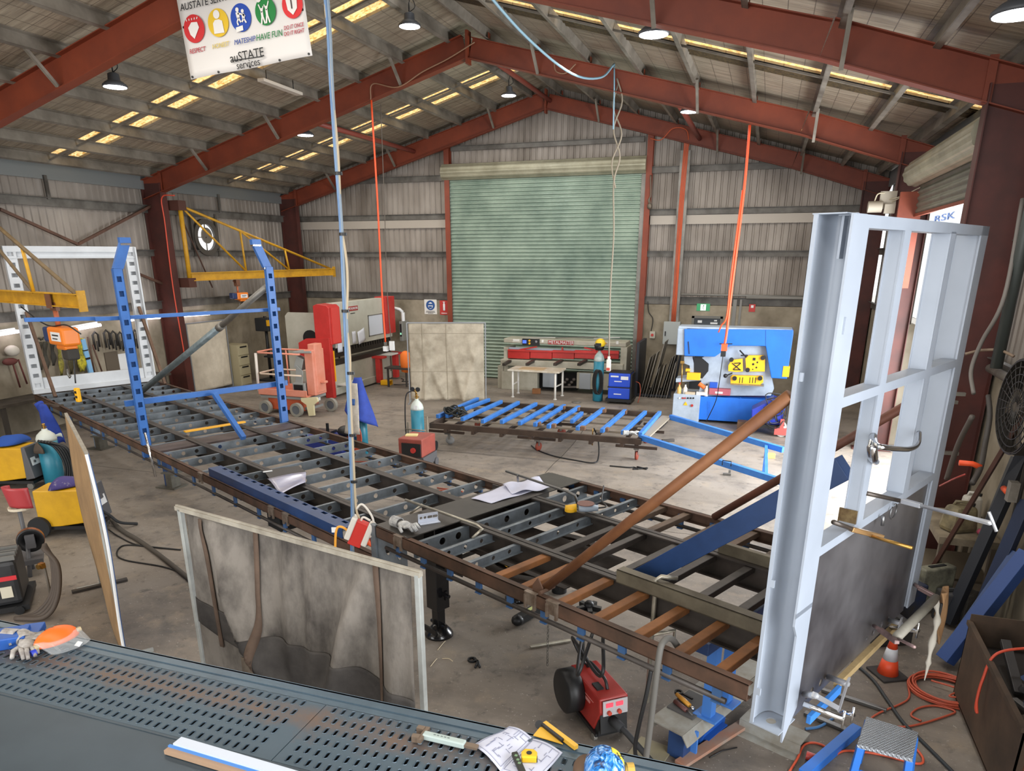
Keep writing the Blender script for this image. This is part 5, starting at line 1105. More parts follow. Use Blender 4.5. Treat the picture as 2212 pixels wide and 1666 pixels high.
for u, v0, u2, v1, lb in ((189, 728, 205, 808, 'brown steel rod leaning on the left wall beside the level'), (200, 745, 222, 808, 'thin dark rod slanting down the left wall past the level')):
    b = B(BRC); b.tube([wx(u, v0), wx(u2, v1)], .02, 6); tag(b.go('steel_rod'), lb, 'rod')
for i, (u, v, lb) in enumerate(((208, 737, 'black C-clamp hanging upper on the left tool wall'), (232, 733, 'dark clamp bundle hanging left on the upper tool row'), (247, 735, 'clamp with a brass jaw hanging in the upper tool row'), (262, 737, 'row of black clamps hanging by the blue post'), (285, 733, 'black clamp hanging past the blue post'))):
    p = wx(u, v); b = B(mat('clamp_black', '#2d2b29', .5)); w_ = .16
    for k in range(1 if i < 3 else 3):
        o = V((0, .13*k, 0)); b.tube([p+o+V((0, -w_*.4, -.2)), p+o+V((0, -w_*.5, .15)), p+o+V((0, 0, .22)), p+o+V((0, w_*.5, .15)), p+o+V((0, w_*.45, -.15))], .025, 6); b.tube([p+o+V((0, w_*.1, -.25)), p+o+V((0, w_*.1, .0))], .02, 6)
    tag(b.go('hand_clamp'), lb, 'clamp')
p = wx(262, 766); q = wx(305, 806); b = B(WHITE); b.bx(-WX, -WX+.02, p.y, q.y, q.z, p.z); tag(b.go('notice_sheet'), 'white notice sheet on the left wall behind the blue post', 'notice')
p = wx(252, 770); b = B(mat('board_brown', '#5b5144', .8)); b.bx(-WX, -WX+.025, p.y-.25, p.y+.15, .9, 1.5); tag(b.go('wall_board'), 'dull brown board on the left wall beside the white notice', 'board')
t = thing('workwear_hook', 'pale helmet hanging above dark red gloves on the left wall, nearest the photo edge', 'helmet', wx(28, 760))
p = wx(26, 758); b = B(mat('helmet_pale', '#b9b2a6', .5)); b.ball(p, (.12, .16, .12), 14, 8); b.go('helmet', parent=t)
b = B(mat('glove_red', '#5e2f2a', .8)); b.ball(p+V((0, -.1, -.22)), (.06, .18, .08), 10, 6); b.tube([p+V((0, -.05, -.2)), p+V((0, 0, -.8))], .02, 6); b.tube([p+V((0, .1, -.2)), p+V((0, .18, -.75))], .02, 6); b.go('gloves', parent=t)
# drawer cabinet and ladder-like rack in the corner
dc = thing('drawer_cabinet', 'tan drawer cabinet against the left wall beside the grey welding screen', 'cabinet', (-8.75, -3.5, 0))
b = B(mat('cabinet_tan', '#a39a7d', .5)); b.bx(-9.05, -8.45, -3.8, -3.3, 0, 1.25); b.go('body', parent=dc, bevel=.01)
for i in range(4):
    b = B(mat('drawer_tan', '#b0a789', .5)); b.bx(-8.47, -8.43, -3.78, -3.32, .04+.3*i, .31+.3*i); d = b.go('drawer', parent=dc, bevel=.006)
    b = B(BLACK); b.bx(-8.43, -8.42, -3.7, -3.4, .26+.3*i, .3+.3*i); b.go('handle', parent=d)
pr = thing('pillar_drill', 'black pillar drill standing in the dark corner past the drawer cabinet', 'drill', (-8.4, -2.4, 0))
b = B(BLACK); b.tube([(-8.4, -2.4, 0), (-8.4, -2.4, 2.0)], .05, 10); b.go('column', parent=pr)
b = B(mat('drill_dark', '#2a2c2e', .5)); b.bx(-8.6, -8.1, -2.75, -2.15, .0, .06); b.go('base', parent=pr); b = B(mat('drill_dark', '#2a2c2e')); b.bx(-8.65, -8.15, -2.6, -2.2, 1.55, 1.95); b.go('head', parent=pr, bevel=.02); b = B(mat('drill_dark', '#2a2c2e')); b.bx(-8.4, -8.0, -2.65, -2.25, .75, .8); b.go('work_plate', parent=pr)
b = B(YEL); b.bx(-8.2, -8.1, -2.62, -2.5, 1.72, 1.9); b.go('label', parent=pr)
lad = thing('rack_ladder', 'dark metal ladder rack standing in the corner behind the press brake', 'rack', (-7.0, -.9, 0))
for x in (-7.1, -6.75): b = B(BLACK); b.bx(x-.02, x+.02, -.92, -.88, 0, 2.3); b.go('upright', parent=lad)
for i in range(7): b = B(BLACK); b.bx(-7.1, -6.75, -.92, -.88, .3+.3*i, .33+.3*i); b.go('rung', parent=lad)
bottle('gas_cylinder', 'small teal gas bottle standing behind the pink lift in the corner', -6.7, -2.6, 1.15, .12)
bn = thing('workbench', 'dark low workbench along the left wall behind the trailer tail', 'bench', (-8.75, -9.2, 0))
b = B(mat('bench_dark', '#4a4238', .8, 0, '#2f2a24', 4, .5)); b.bx(-9.1, -8.4, -11.4, -6.6, .78, .84); b.go('benchtop', parent=bn)
for y in (-11.3, -9.8, -8.3, -6.8):
    b = B(mat('bench_leg', '#3a342d', .7)); b.bx(-8.5, -8.42, y-.04, y+.04, 0, .78); b.go('leg', parent=bn)

# ------------------------------------------------------------------ pink personnel lift
PINK = mat('faded_pink', '#d9907c', .6, 0, '#cf7d62', 3, .5)
pk = thing('personnel_lift', 'small faded pink personnel lift with caged platform, before the press brake', 'lift', (-4.6, -6.45, 0))
OR = mat('lift_orange', '#c8603c', .5, 0, '#b04f30', 3, .4); GR = mat('lift_grey', '#8f9290', .5)
x0, x1, y0, y1 = -5.45, -3.95, -6.85, -6.05
b = B(OR); b.bx(x0+.2, x1-.25, y0+.06, y1-.06, .1, .42); b.go('chassis', parent=pk, bevel=.03)
b = B(GR); b.bx(x0+.02, x1-.05, y0+.02, y1-.02, .4, .46); b.bx(x0+.1, x1-.1, y0+.1, y1-.1, .14, .2); b.go('deck_plate', parent=pk)
b = B(mat('lift_cream', '#d8cfa8', .5)); b.prism([(-4.2, .46), (-3.75, .5), (-3.72, .4), (-3.86, .3), (-3.86, .04), (-4.02, .02), (-4.06, .3), (-4.2, .38)], (0, -6.88, 0), (1, 0, 0), (0, 0, 1), -.06); b.go('pothole_guard', parent=pk)
for x, y in ((-5.25, -6.9), (-4.3, -6.95), (-5.25, -6.0), (-3.85, -6.1)):
    b = B(mat('tyre_grey', '#8d8b82', .8)); b.ringcyl((x, y-.05, .17), (x, y+.05, .17), .17, .11, 24); wl2 = b.go('wheel', parent=pk)
    b = B(mat('hub_grey', '#5f646b', .5)); b.cyl((x, y-.04, .17), (x, y+.04, .17), .115); b.go('hub', parent=wl2)
b = B(PINK)
for k, z in ((.0, .5), (0, .66)): pass
pts = [(x0, y0, .5), (x1-.1, y0, .5), (x1-.1, y1, .5), (x0, y1, .5)]
b.bx(x0, x1-.08, y0-.02, y0+.01, .48, .64); b.bx(x0, x1-.08, y1-.01, y1+.02, .48, .64); b.bx(x0-.02, x0+.01, y0, y1, .48, .64); b.bx(x0, x1-.08, y0, y1, .47, .5); b.go('platform_tray', parent=pk, bevel=.008)
for nm, z, mt in (('upper_rail', 1.52, PINK), ('mid_rail', 1.0, mat('rail_bone', '#ccb9a6', .6))):
    b = B(mt); b.tube([(x1-.2, y0, z), (x0+.12, y0, z), (x0, y0+.12, z), (x0, y1-.12, z), (x0+.12, y1, z), (x1-.2, y1, z)], .022, 8); b.go(nm, parent=pk)
b = B(mat('gate_white', '#cfc8bf', .5)); b.tube([(x0+.0, y0+.04, 1.5), (x0-.02, y0+.02, .55)], .035, 8); b.go('gate_post', parent=pk)
for x, y in ((-4.7, y0), (-4.7, y1), (-5.1, y1), (x0+.05, y1-.05)):
    b = B(PINK); b.tube([(x, y, .6), (x, y, 1.5)], .02, 8); b.go('stanchion', parent=pk)
b = B(PINK); b.bx(-4.12, -3.88, -6.7, -6.2, .5, 1.62); b.bx(-4.06, -3.86, -6.62, -6.28, .55, 1.75); b.bx(-3.95, -3.72, -6.5, -6.35, .78, .84); b.go('mast', parent=pk, bevel=.02)
b = B(GR); b.bx(-4.5, -4.15, -6.75, -6.4, .52, .8); b.box(V((-4.3, -6.6, 1.28)), (.22, .2, .3), rotm('Y', .35)); b.prism([(-.12, -.4), (.1, -.42), (.16, .05), (-.02, .2)], (-4.33, -6.72, 1.05), (1, 0, 0), (0, 0, 1), .02); b.box(V((-4.15, -6.6, 1.56)), (.5, .3, .05), rotm('Y', -.05)); b.go('control_box', parent=pk, bevel=.015)
b = B(BLACK); b.bx(-4.46, -4.2, -6.76, -6.74, .56, .76); b.go('screen_hood', parent=pk)
t = thing('bollard', 'orange and white bollard post behind the pink lift', 'bollard', (-5.05, -4.9, 0))
b = B(mat('bollard_orange', '#e4552a', .5)); b.lathe([(.1, .72), (.09, 1.02), (.03, 1.08), (.03, 1.16)], (-5.05, -4.9, 0), n=14); b.go('cap', parent=t)
b = B(WHITE); b.cyl((-5.05, -4.9, 0), (-5.05, -4.9, .72), .085); b.go('post', parent=t)

# ------------------------------------------------------------------ yellow welders and bottles, left
YW = mat('welder_yellow', '#dca912', .45, 0, '#bf8f10', 3, .4); WG = mat('welder_grey', '#57575a', .5)
def ywelder(label, p, rz_, h=.62, w_=.42, l_=.85):
    t = thing('yellow_welder', label, 'welder', p, rz_)
    def pr(b, pts, x0, x1): return b.prism([(y, z) for y, z in pts], (x0, 0, 0), (0, 1, 0), (0, 0, 1), x1-x0)
    b = B(YW); pr(b, [(-l_*.38, .2), (l_*.3, .12), (l_*.42, .3), (l_*.42, h), (-l_*.42, h)], -w_/2, w_/2); b.go('body', parent=t, world=False, bevel=.015)
    b = B(WG); b.prism([(-l_*.38, .17), (-l_*.55, .2), (-l_*.47, h+.02), (-l_*.4, h+.02)], (-w_/2-.01, 0, 0), (0, 1, 0), (0, 0, 1), w_+.02); f = b.go('front_panel', parent=t, world=False, bevel=.01)
    R = M((V((1, 0, 0)), V((0, .19, .98)).normalized(), V((0, -.98, .19)).normalized())).transposed()
    b = B(WHITE); c = V((0, -l_*.49, h*.72)); b.box(c+R@V((0, 0, .008)), (w_*.8, .22, .01), R); pa = b.go('display', parent=f, world=False)
    b = B(WG); b.box(c+R@V((.03, .02, .015)), (w_*.4, .08, .01), R); b.cyl(c+R@V((-.11, -.05, .01)), c+R@V((-.11, -.05, .03)), .022); b.go('knob', parent=pa, world=False)
    b = B(BLACK); b.bx(-w_/2, w_/2, -l_*.5, l_*.5, .1, .15); b.go('base', parent=t, world=False)
    for x in (-w_/2-.03, w_/2+.03):
        b = B(RUB); b.cyl((x-.03, l_*.4, .15), (x+.03, l_*.4, .15), .15, n=20); b.go('wheel', parent=t, world=False)
        b = B(GALV); b.cyl((x*.8-.02, -l_*.42, .055), (x*.8+.02, -l_*.42, .055), .055); b.go('castor', parent=t, world=False)
    b = B(RUB); b.tube(cat_curve([(0, -l_*.52, .3), (.02, -l_*.62, .22), (.05, -l_*.75, .1), (.2, -l_*.95, .02)]), .022, 8); b.go('torch_lead', parent=t, world=False)
    return t
ywelder('yellow welder on wheels partly hidden by the tan screen edge, purple bag on top', (-2.75, -14.75, 0), 1.95, .68)
ywelder('yellow welder farther back with blue cloth on top, beside the teal bottle', (-5.6, -13.4, 0), 1.9, .72, .46, .9)
def cloth(name, label, cat, p, rx, ry, h, mt, seed=1):
    p = V(p); rd = random.Random(seed); ph = [rd.uniform(0, 6) for _ in range(6)]; b = B(mt)
    b.sheet(lambda s, t: p+V((rx*(2*s-1)*(1-.35*(2*t-1)**2+.1*math.sin(5*t+ph[0])), ry*(2*t-1)*(1-.35*(2*s-1)**2+.1*math.sin(5*s+ph[1])), h*(max(0, 1-(2*s-1)**2)**.6*max(0, 1-(2*t-1)**2)**.6)*(.85+.15*math.sin(7*s+ph[2])*math.sin(6*t+ph[3]))+.01)), 18, 18, .006)
    return tag(b.go(name), label, cat)
cloth('rag_heap', 'blue cloth bundled on top of the farther yellow welder', 'cloth', (-5.62, -13.3, .74), .22, .3, .16, mat('cloth_blue', '#1f4a9a', .8), 3)
cloth('bag', 'purple printed bag lying on the nearer yellow welder', 'bag', (-2.75, -14.75, .69), .18, .26, .14, mat('bag_purple', '#3a2f6e', .6, 0, '#a09a9a', 7, .5, lo=.6, hi=.7), 5)
tc_ = tag(B(TEAL).cyl((-2.6, -14.55, .8), (-2.6, -14.55, .86), .06).go('tape_roll'), 'pale roll sitting on the purple bag', 'roll'); tc_.data.materials[0] = WHITE
bottle('gas_cylinder', 'teal bottle with white shoulder between the two yellow welders, black lead on it', -5.0, -13.15, 1.0, .16, '#c9cdc2')
bottle('gas_cylinder', 'teal bottle at the photo edge behind the farther yellow welder', -7.35, -12.6, 1.35, .17)
bottle('gas_cylinder', 'teal bottle cut by the photo edge beside the red welding mask', -2.62, -16.25, 1.45, .15)
b = B(BLACK); c = V((-4.85, -13.33, .42)); rd = random.Random(8)
for i in range(5): b.tube(cat_curve([c+V((-.1+.07*i, -.02, .42)), c+V((.1+.07*i, .1, .3)), c+V((.2+.05*i, .15, -.05)), c+V((.12+.06*i, .1, -.4))]), .022, 6)
tag(b.go('lead_bundle'), 'black welding leads hanging beside the teal bottle between the yellow welders', 'leads')
cloth('welding_jacket', 'brown leather pouch hung on the strap of the teal bottle', 'pouch', (-4.95, -13.36, .62), .12, .05, .2, mat('leather', '#4d4238', .8), 4)
jl = thing('work_jacket', 'bright blue jacket draped at the trailer edge above the teal bottle', 'jacket', (-5.6, -12.2, .8))
b = B(mat('jacket_blue', '#23409c', .75, 0, '#1b3280', 6, .4)); p = aZ(97, 915, .86)
b.sheet(lambda s, t: p+V((.35*(s-.5)+.1*t, .12*math.sin(6*s+2*t), .35-.75*t+.05*math.sin(9*s))), 16, 12, .012); b.go('cloth', parent=jl)
b = B(mat('reflect', '#cfd8cf', .4)); b.sheet(lambda s, t: p+V((.35*(s-.5)+.1*(.75+.1*t), .12*math.sin(6*s+1.6)-.02, .35-.75*(.75+.1*t)+.05*math.sin(9*s))), 16, 2, .004); b.go('reflective_band', parent=jl)
b = B(mat('stand_brown', '#4d4035', .7)); q = V((p.x, p.y, 0)); b.tube([q+V((0, .08, 0)), p+V((0, .1, .35))], .03, 8); b.bar(p+V((-.3, .1, .33)), p+V((.3, .1, .33)), .04, .04); tag(b.go('coat_stand'), 'thin steel post that the bright blue jacket hangs from', 'post')
# wire feeder, red mask, bench machine at the photo's edge
wf2 = thing('wire_feeder_cart', 'open black wire spool on a cart above the black welding machine', 'wire feeder', (-1.98, -16.0, 0))
c = V((-1.95, -16.0, .44)); e = V((.75, -.66, 0))
b = B(BLACK); b.lathe([(.13, -.05), (.15, -.045), (.15, .045), (.13, .05), (.06, .03), (.06, -.03)], c, e, n=24); s_ = b.go('spool', parent=wf2)
b = B(mat('copper_wire', '#b5714a', .35, .8)); b.ringcyl(c-e*.035, c+e*.035, .152, .12, 24); b.go('wire', parent=s_)
b = B(WG); b.box(c+e*.06, (.1, .1, .16), rotm('Z', -.72)); b.box(V((-2.05, -16.0, .2)), (.5, .32, .06), rotm('Z', -.7)); b.tube([(-2.1, -15.95, .0), (-2.1, -15.95, .95)], .025, 8); b.tube([(-1.9, -16.15, .0), (-1.95, -16.05, .4)], .025, 8); b.go('cart_frame', parent=wf2)
mk = thing('welding_mask', 'red welding helmet hung over the wire spool cart', 'mask', (-2.16, -15.95, .82))
b = B(mat('mask_red', '#a8383c', .4)); c = aZ(32, 1075, .98)
b.sheet(lambda s, t: c+V((.16*math.cos(PI*(s*1.1-.05))+.03*t, -.16*math.sin(PI*(s*1.1-.05))*(1-.25*t)+.05, .12-.26*t+.03*math.sin(PI*s))), 16, 8, .01); b.go('shell', parent=mk)
b = B(mat('bone', '#cfc4ae', .6)); b.ringcyl(c+V((.02, .02, -.15)), c+V((.02, .02, -.12)), .13, .11, 18); b.go('headband', parent=mk)
bm = thing('welding_machine', 'black welding machine with a red stripe and labels at the lower photo edge', 'welder', (-1.42, -16.88, 0), .8)
b = B(mat('machine_black', '#242527', .45, 0, '#323336', 6, .4)); b.box(V((-.15, .1, .36)), (.8, .6, .52)); b.go('body', parent=bm, world=False, bevel=.05)
b = B(mat('stripe_red', '#c8323a', .4)); b.bx(-.5, .235, -.21, -.2, .4, .45); st = b.go('stripe', parent=bm, world=False)
b = B(WHITE); b.bx(-.1, .04, -.21, -.2, .22, .3); b.bx(-.45, -.3, -.21, -.2, .3, .36); b.bx(-.2, -.1, -.21, -.2, .52, .55); b.go('label', parent=bm, world=False)
b = B(mat('label_cream', '#c9c3b0', .6)); b.bx(.06, .17, -.21, -.2, .2, .33); b.go('rating_plate', parent=bm, world=False)
for i in range(4):
    b = B(mat('handle_grey', '#6b6b68', .5)); b.bar((-.5, -.15+.1*i, .64+.01*(i % 2)), (.25, -.15+.1*i, .64+.01*(i % 2)), .03, .05); b.go('top_slat', parent=bm, world=False)
b = B(BLACK); b.bx(-.55, .3, -.25, .45, .04, .1); b.cyl((.2, -.22, .05), (.2, -.27, .05), .05); b.go('base', parent=bm, world=False)
b = B(mat('lead_brown', '#4a4038', .7))
for i in range(4): b.tube(cat_curve([(-.98+.03*i, -16.55-.03*i, .72), (-.82+.05*i, -16.62-.02*i, .55), (-.75+.06*i, -16.75-.03*i, .25), (-.85+.06*i, -16.9-.02*i, .06), (-1.0, -17.05, .03)]), .026, 7)
tag(b.go('hose_loops'), 'thick brown welding hoses looped down beside the black machine', 'hoses')
b = B(BRASS); p = aZ(90, 1222, .5); b.box(p, (.06, .05, .06)); b.cyl(p, p+V((0, -.05, 0)), .03); tag(b.go('gas_regulator'), 'small brass regulator hanging beside the hoses and spool cart', 'regulator')
b = B(mat('bracket_arm', '#5a5248', .6)); q = V((p.x-.03, p.y+.05, 0)); b.tube([q, q+V((0, 0, p.z-.02))], .015, 6); b.go('stem', parent=bpy.data.objects['gas_regulator'])
# hoses on the floor between the screens
pipe('welding_hose', 'thick grey welding hose running over the floor between the two near screens', 'hose', cat_curve([aZ(238, 1120, .06), aZ(262, 1145, .03), aZ(300, 1168, .03), aZ(345, 1200, .03), aZ(410, 1252, .03), aZ(470, 1300, .03)]), .03, mat('hose_grey', '#4d4740', .7), 8)
pipe('welding_lead', 'thin black lead making a loop beside the thick grey hose', 'lead', cat_curve([aZ(235, 1145, .03), aZ(258, 1160, .012), aZ(300, 1178, .012), aZ(390, 1188, .012), aZ(330, 1182, .012), aZ(270, 1178, .012), aZ(252, 1195, .012), aZ(270, 1210, .012), aZ(350, 1224, .012), aZ(400, 1240, .012)]), .01, BLACK, 6)
prop('steel_bar', 'dark steel flat bar lying on the floor under the tan screen', 'bar', aZ(155, 1279, .02), aZ(275, 1251, .02), .06, .03, MILL)
# support stands beneath the trailer
def stand(t, n, label, h, col):
    s = thing('trestle_stand', label, 'stand', L(t, n, 0), TR); b = B(col); P_ = L(t, n, 0)
    b.box(P_+V((0, 0, h/2)), (.1, .1, h)); b.go('post', parent=s)
    b = B(mat('stand_steel', '#6d6a60', .5, .4, '#4f4b44', 5, .5)); b.box(P_+V((.12, -.03, .13)), (.12, .2, .26)); b.box(P_+V((.12, -.03, .27)), (.28, .22, .02)); b.box(P_+V((.05, 0, .01)), (.4, .34, .02)); b.go('base', parent=s)
    return s
stand(-3.55, .7, 'blue trailer stand on a steel foot under the lower deck, beside the blue post', .74, BLUED)
stand(-7.3, .7, 'grey steel stand under the trailer near the tail', .74, mat('stand_blue', '#7e93ab', .5))
stand(-3.55, 1.7, 'blue trailer stand under the far beam of the lower deck', .74, BLUED)
pipe('gas_lance', 'thin bright clamp rod hanging at the foot of the blue post nearest the screens', 'rod', [aP(313, 935, L(0, -.08, 0), TN), aP(336, 1030, L(0, -.08, 0), TN)], .018, CHROME, 8)

# ------------------------------------------------------------------ overhead lights, cables, banner
GLOW = mat('lamp_glow', '#f6f8ff', .4, emit=14)
bays = [((-4.5, -10.93, 6.53), 'round high bay light over the near left purlins, below the banner side'), ((-4.49, -5.28, 6.54), 'round high bay light past the red rafter left of the hanging cable'), ((-.2, -8.21, 7.72), 'round high bay light hanging near the ridge, left of the apex'), ((-.37, -2.16, 7.68), 'round high bay light hanging in the far bay near the ridge'), ((4.6, -5.5, 6.5), 'round high bay light hanging behind the second rafter on the exit door slope'), ((4.69, -11.18, 6.48), 'round high bay light just under the large nearest rafter'), ((8.04, -14.5, 5.55), 'round high bay light at the very corner of the photo'), ((-.2, -14.3, 7.7), 'round high bay light above the top edge of the photo')]
for (x, y, z), lb in bays:
    t = thing('high_bay_light', lb, 'light', (x, y, z), 0, 'high bay lights')
    b = B(mat('lamp_body', '#4a4c50', .5)); b.lathe([(.2, 0), (.2, .03), (.14, .08), (.1, .1), (.09, .2), (.05, .22)], (x, y, z), n=22); b.go('housing', parent=t)
    b = B(GLOW); b.lathe([(.0, -.018), (.1, -.015), (.185, -.004), (.185, .002)], (x, y, z), n=22); b.go('lens', parent=t)
    b = B(BLACK); zt = rz(x, RD); b.tube([(x, y, z+.22), (x, y, zt)], .012, 6); b.tube(cat_curve([(x, y, z+.22), (x+.12, y, z+.3), (x+.05, y, z+.45), (x, y, zt)]), .008, 5); b.go('hanger', parent=t)
    l = bpy.data.lights.new('high_bay', 'AREA'); l.shape = 'DISK'; l.size = .36; l.energy = 26; l.color = (.95, .97, 1)
    o = bpy.data.objects.new('high_bay', l); COL.objects.link(o); o.location = (x, y, z-.03)
ft = thing('fluorescent_batten', 'unlit white fluorescent batten hanging under the skylight side purlins', 'light', (-3.37, -7.7, 7.0))
b = B(mat('batten', '#c9c0b4', .5)); b.bar((-3.357, -8.41, 7.05), (-3.386, -7.06, 7.04), .16, .06); b.go('body', parent=ft, bevel=.01)
for y in (-8.2, -7.3): b = B(BLACK); b.tube([(-3.37, y, 7.07), (-3.37, y, rz(3.37, RD+.05))], .01, 5); b.go('hanger', parent=ft)
def cable_thing(name, label, pts, r, mt): return pipe(name, label, 'cable', pts, r, mt, 8)
# orange drop cables
t = cable_thing('drop_cable', 'orange power cable hanging from the second rafter to the press brake end', cat_curve([(-2.29, -5.95, 7.05), (-2.3, -5.9, 5), (-2.33, -5.87, 3), (-2.31, -5.87, 1.75)], 6), .022, ORANGE)
b = B(WHITE); b.box((-2.31, -5.87, 1.62), (.1, .1, .12)); b.box((-2.12, -5.9, 1.7), (.12, .05, .22)); b.go('socket', parent=t)
b = B(GALV); b.box((-2.31, -5.87, 1.72), (.06, .06, .12)); b.go('plug', parent=t)
pipe('pull_cord', 'thin dark cord hanging beside the orange press brake cable', 'cord', cat_curve([(-2.11, -5.863, 6.97), (-2.14, -5.87, 5), (-2.17, -5.9, 3), (-2.14, -5.9, 1.82)], 6), .009, mat('cord_dark', '#5a534b', .7), 6)
t = cable_thing('drop_cable', 'bundle of orange cables hanging in front of the blue punching machine', cat_curve([(5.78, -5.863, 6.15), (5.79, -5.87, 5), (5.74, -5.88, 3.2), (5.72, -5.87, 2.3), (5.7, -5.87, 2.0)], 6), .026, mat('cord_orange2', '#ee5a34', .5))
b = B(ORANGE); b.tube(cat_curve([(5.76, -5.87, 5.0), (5.7, -5.9, 3.4), (5.69, -5.9, 2.6), (5.6, -5.85, 2.4), (5.55, -5.8, 2.25)]), .016, 6); b.box((5.7, -5.87, 1.95), (.12, .1, .14)); b.go('plug', parent=t)
b = B(BLACK); b.box((5.69, -5.87, 1.82), (.1, .1, .12)); b.tube(cat_curve([(5.69, -5.87, 1.78), (5.66, -5.8, 1.2), (5.6, -5.3, .7), (5.4, -4.8, .1)]), .01, 6); b.go('machine_lead', parent=t)
t = cable_thing('pendant_cable', 'twisted grey cable hanging from the second rafter to a control pendant', cat_curve([(3.185, -5.95, 7.1), (3.3, -5.9, 6.7), (3.15, -5.9, 6.2), (3.3, -5.88, 5.7), (3.2, -5.9, 5.2), (3.24, -5.86, 4.2), (3.22, -5.86, 3), (3.25, -5.85, 1.65)], 6), .016, mat('cable_taupe', '#8c8272', .6))
b = B(mat('cable_taupe', '#8c8272')); b.tube(cat_curve([(3.2, -5.9, 7.0), (3.12, -5.88, 6.6), (3.32, -5.9, 6.1), (3.14, -5.88, 5.6), (3.24, -5.9, 5.1)], 6), .016, 6); b.go('second_strand', parent=t)
b = B(mat('pendant_white', '#d8d0c6', .5)); b.box((3.25, -5.85, 1.46), (.1, .07, .26)); b.box((3.25, -5.85, 1.62), (.06, .05, .08)); pd = b.go('pendant', parent=t, bevel=.015)
b = B(mat('btn_red', '#b5402f', .5)); b.box((3.25, -5.89, 1.38), (.08, .01, .06)); b.go('button', parent=pd)
t = cable_thing('air_hose', 'pale blue air hose swagged from the nearest rafter to the second rafter', cat_curve([(2.35, -11.6, 7.25), (2.6, -10, 6.9), (2.8, -8, 6.8), (3.0, -6.6, 7.0), (3.12, -5.95, 7.35)], 6), .02, mat('hose_pale', '#8fb4c6', .5))
b = B(mat('hose_pale', '#8fb4c6')); b.tube([(3.12, -5.95, 7.35), (3.14, -5.95, 6.9), (3.15, -5.93, 6.2)], .016, 6); b.go('drop', parent=t)
pipe('rafter_cable', 'tan cable swagged along the second rafter by the apex', 'cable', cat_curve([(-2.29, -5.98, 7.05), (-2.2, -6.0, 7.35), (-1.6, -6.0, 7.25), (-1.0, -6.0, 7.5), (-.4, -6.0, 7.7), (.2, -6.0, 7.95)]), .014, mat('cable_tan', '#8d6a52', .6), 6)
pipe('rafter_cable', 'short tan cable loop on the second rafter past the apex', 'cable', cat_curve([(1.9, -6.0, 7.5), (1.95, -6.02, 7.3), (2.15, -6.02, 7.25), (2.35, -6.0, 7.4)]), .014, mat('cable_tan', '#8d6a52'), 6)
# big blue and white hose bundle with the socket box, in front of the trailer
BX = V((2.62, -16.45, 0))
pts = [onpole(u, v, (BX.x, BX.y)) for u, v in ((703, 0), (765, 1190))]
t = thing('air_hose_drop', 'pale blue and cream hose bundle hanging from the roof to the red socket box', 'hose bundle', (BX.x, BX.y, 1.0))
def hp(u, v, dx=0.): z = onpole(u, v, BX); q = aP(u, v, BX, V((FWD.x, FWD.y, 0))); return V((q.x+dx, q.y, q.z))
top_ = hp(696, -70)
b = B(mat('hose_blue', '#55769f', .45, 0, '#6f8cae', 3, .5)); b.tube(cat_curve([hp(696, -420), hp(700, -60), hp(708, 60), hp(714, 180), hp(724, 330), hp(735, 480), hp(741, 620), hp(747, 760), hp(755, 930), hp(760, 1080), hp(759, 1195)], 5), .013, 8); b.go('blue_hose', parent=t)
b = B(mat('hose_greyblue', '#7c8b99', .45)); b.tube(cat_curve([hp(701, -420), hp(706, -60), hp(713, 60), hp(718, 180), hp(727, 330), hp(738, 480), hp(745, 620), hp(752, 760), hp(758, 930), hp(763, 1080), hp(763, 1195)], 5), .012, 8); b.go('grey_hose', parent=t)
b = B(mat('hose_cream', '#b5a488', .5)); b.tube(cat_curve([hp(706, -420), hp(702, -30), hp(708, 60), hp(716, 180), hp(730, 330), hp(737, 480), hp(748, 560), hp(751, 620), hp(749, 700), hp(756, 770), hp(757, 850), hp(764, 1000), hp(769, 1095), hp(776, 1120)], 5), .011, 8); b.go('cream_cable', parent=t)
for u, v in ((728, 375), (738, 506), (743, 672), (755, 806), (759, 940), (762, 1040)): b = B(BLACK); c = hp(u+3, v); b.cyl(c-V((0, 0, .012)), c+V((0, 0, .012)), .034, n=10); b.go('cable_tie', parent=t)
sb = thing('socket_box', 'red and white power socket box hanging at the end of the hose bundle', 'socket box', (BX.x+.03, BX.y-.02, 1.1))
R = rotm('Y', .42); n_ = V((FWD.x, FWD.y, 0)).normalized()
c = hp(775, 1152); Rz = M.Rotation(math.atan2(n_.y, n_.x)-PI/2, 3, 'Z'); Q = Rz @ R
b = B(mat('box_red', '#c5342c', .45)); b.box(c+Q@V((0, 0, 0)), (.13, .09, .26), Q); b.go('red_panel', parent=sb, bevel=.01)
WB_ = mat('box_offwhite', '#d6d0c6', .5)
for k in (-1, 1):
    b = B(WB_); b.box(c+Q@V((k*.085, 0, .03)), (.055, .12, .24), Q); b.go('side_panel', parent=sb, bevel=.012)
rx_ = Rz@V((1, 0, 0)); A = c+rx_*.08-V((0, 0, .08)); e_ = rx_*.8-V((0, 0, .6)); b = B(mat('plug_orange', '#f05f33', .5)); b.cyl(A, A+e_*.07, .036, .032); b.cyl(A+e_*.12, A+e_*.21, .042, .018); b.go('plug', parent=sb)
b = B(mat('plug_clear', '#c9b8ad', .3)); b.cyl(A+e_*.07, A+e_*.12, .03); b.ringcyl(A+V((.03, 0, .07)), A+V((.035, 0, .05)), .04, .03, 16); b.go('plug_collar', parent=sb)
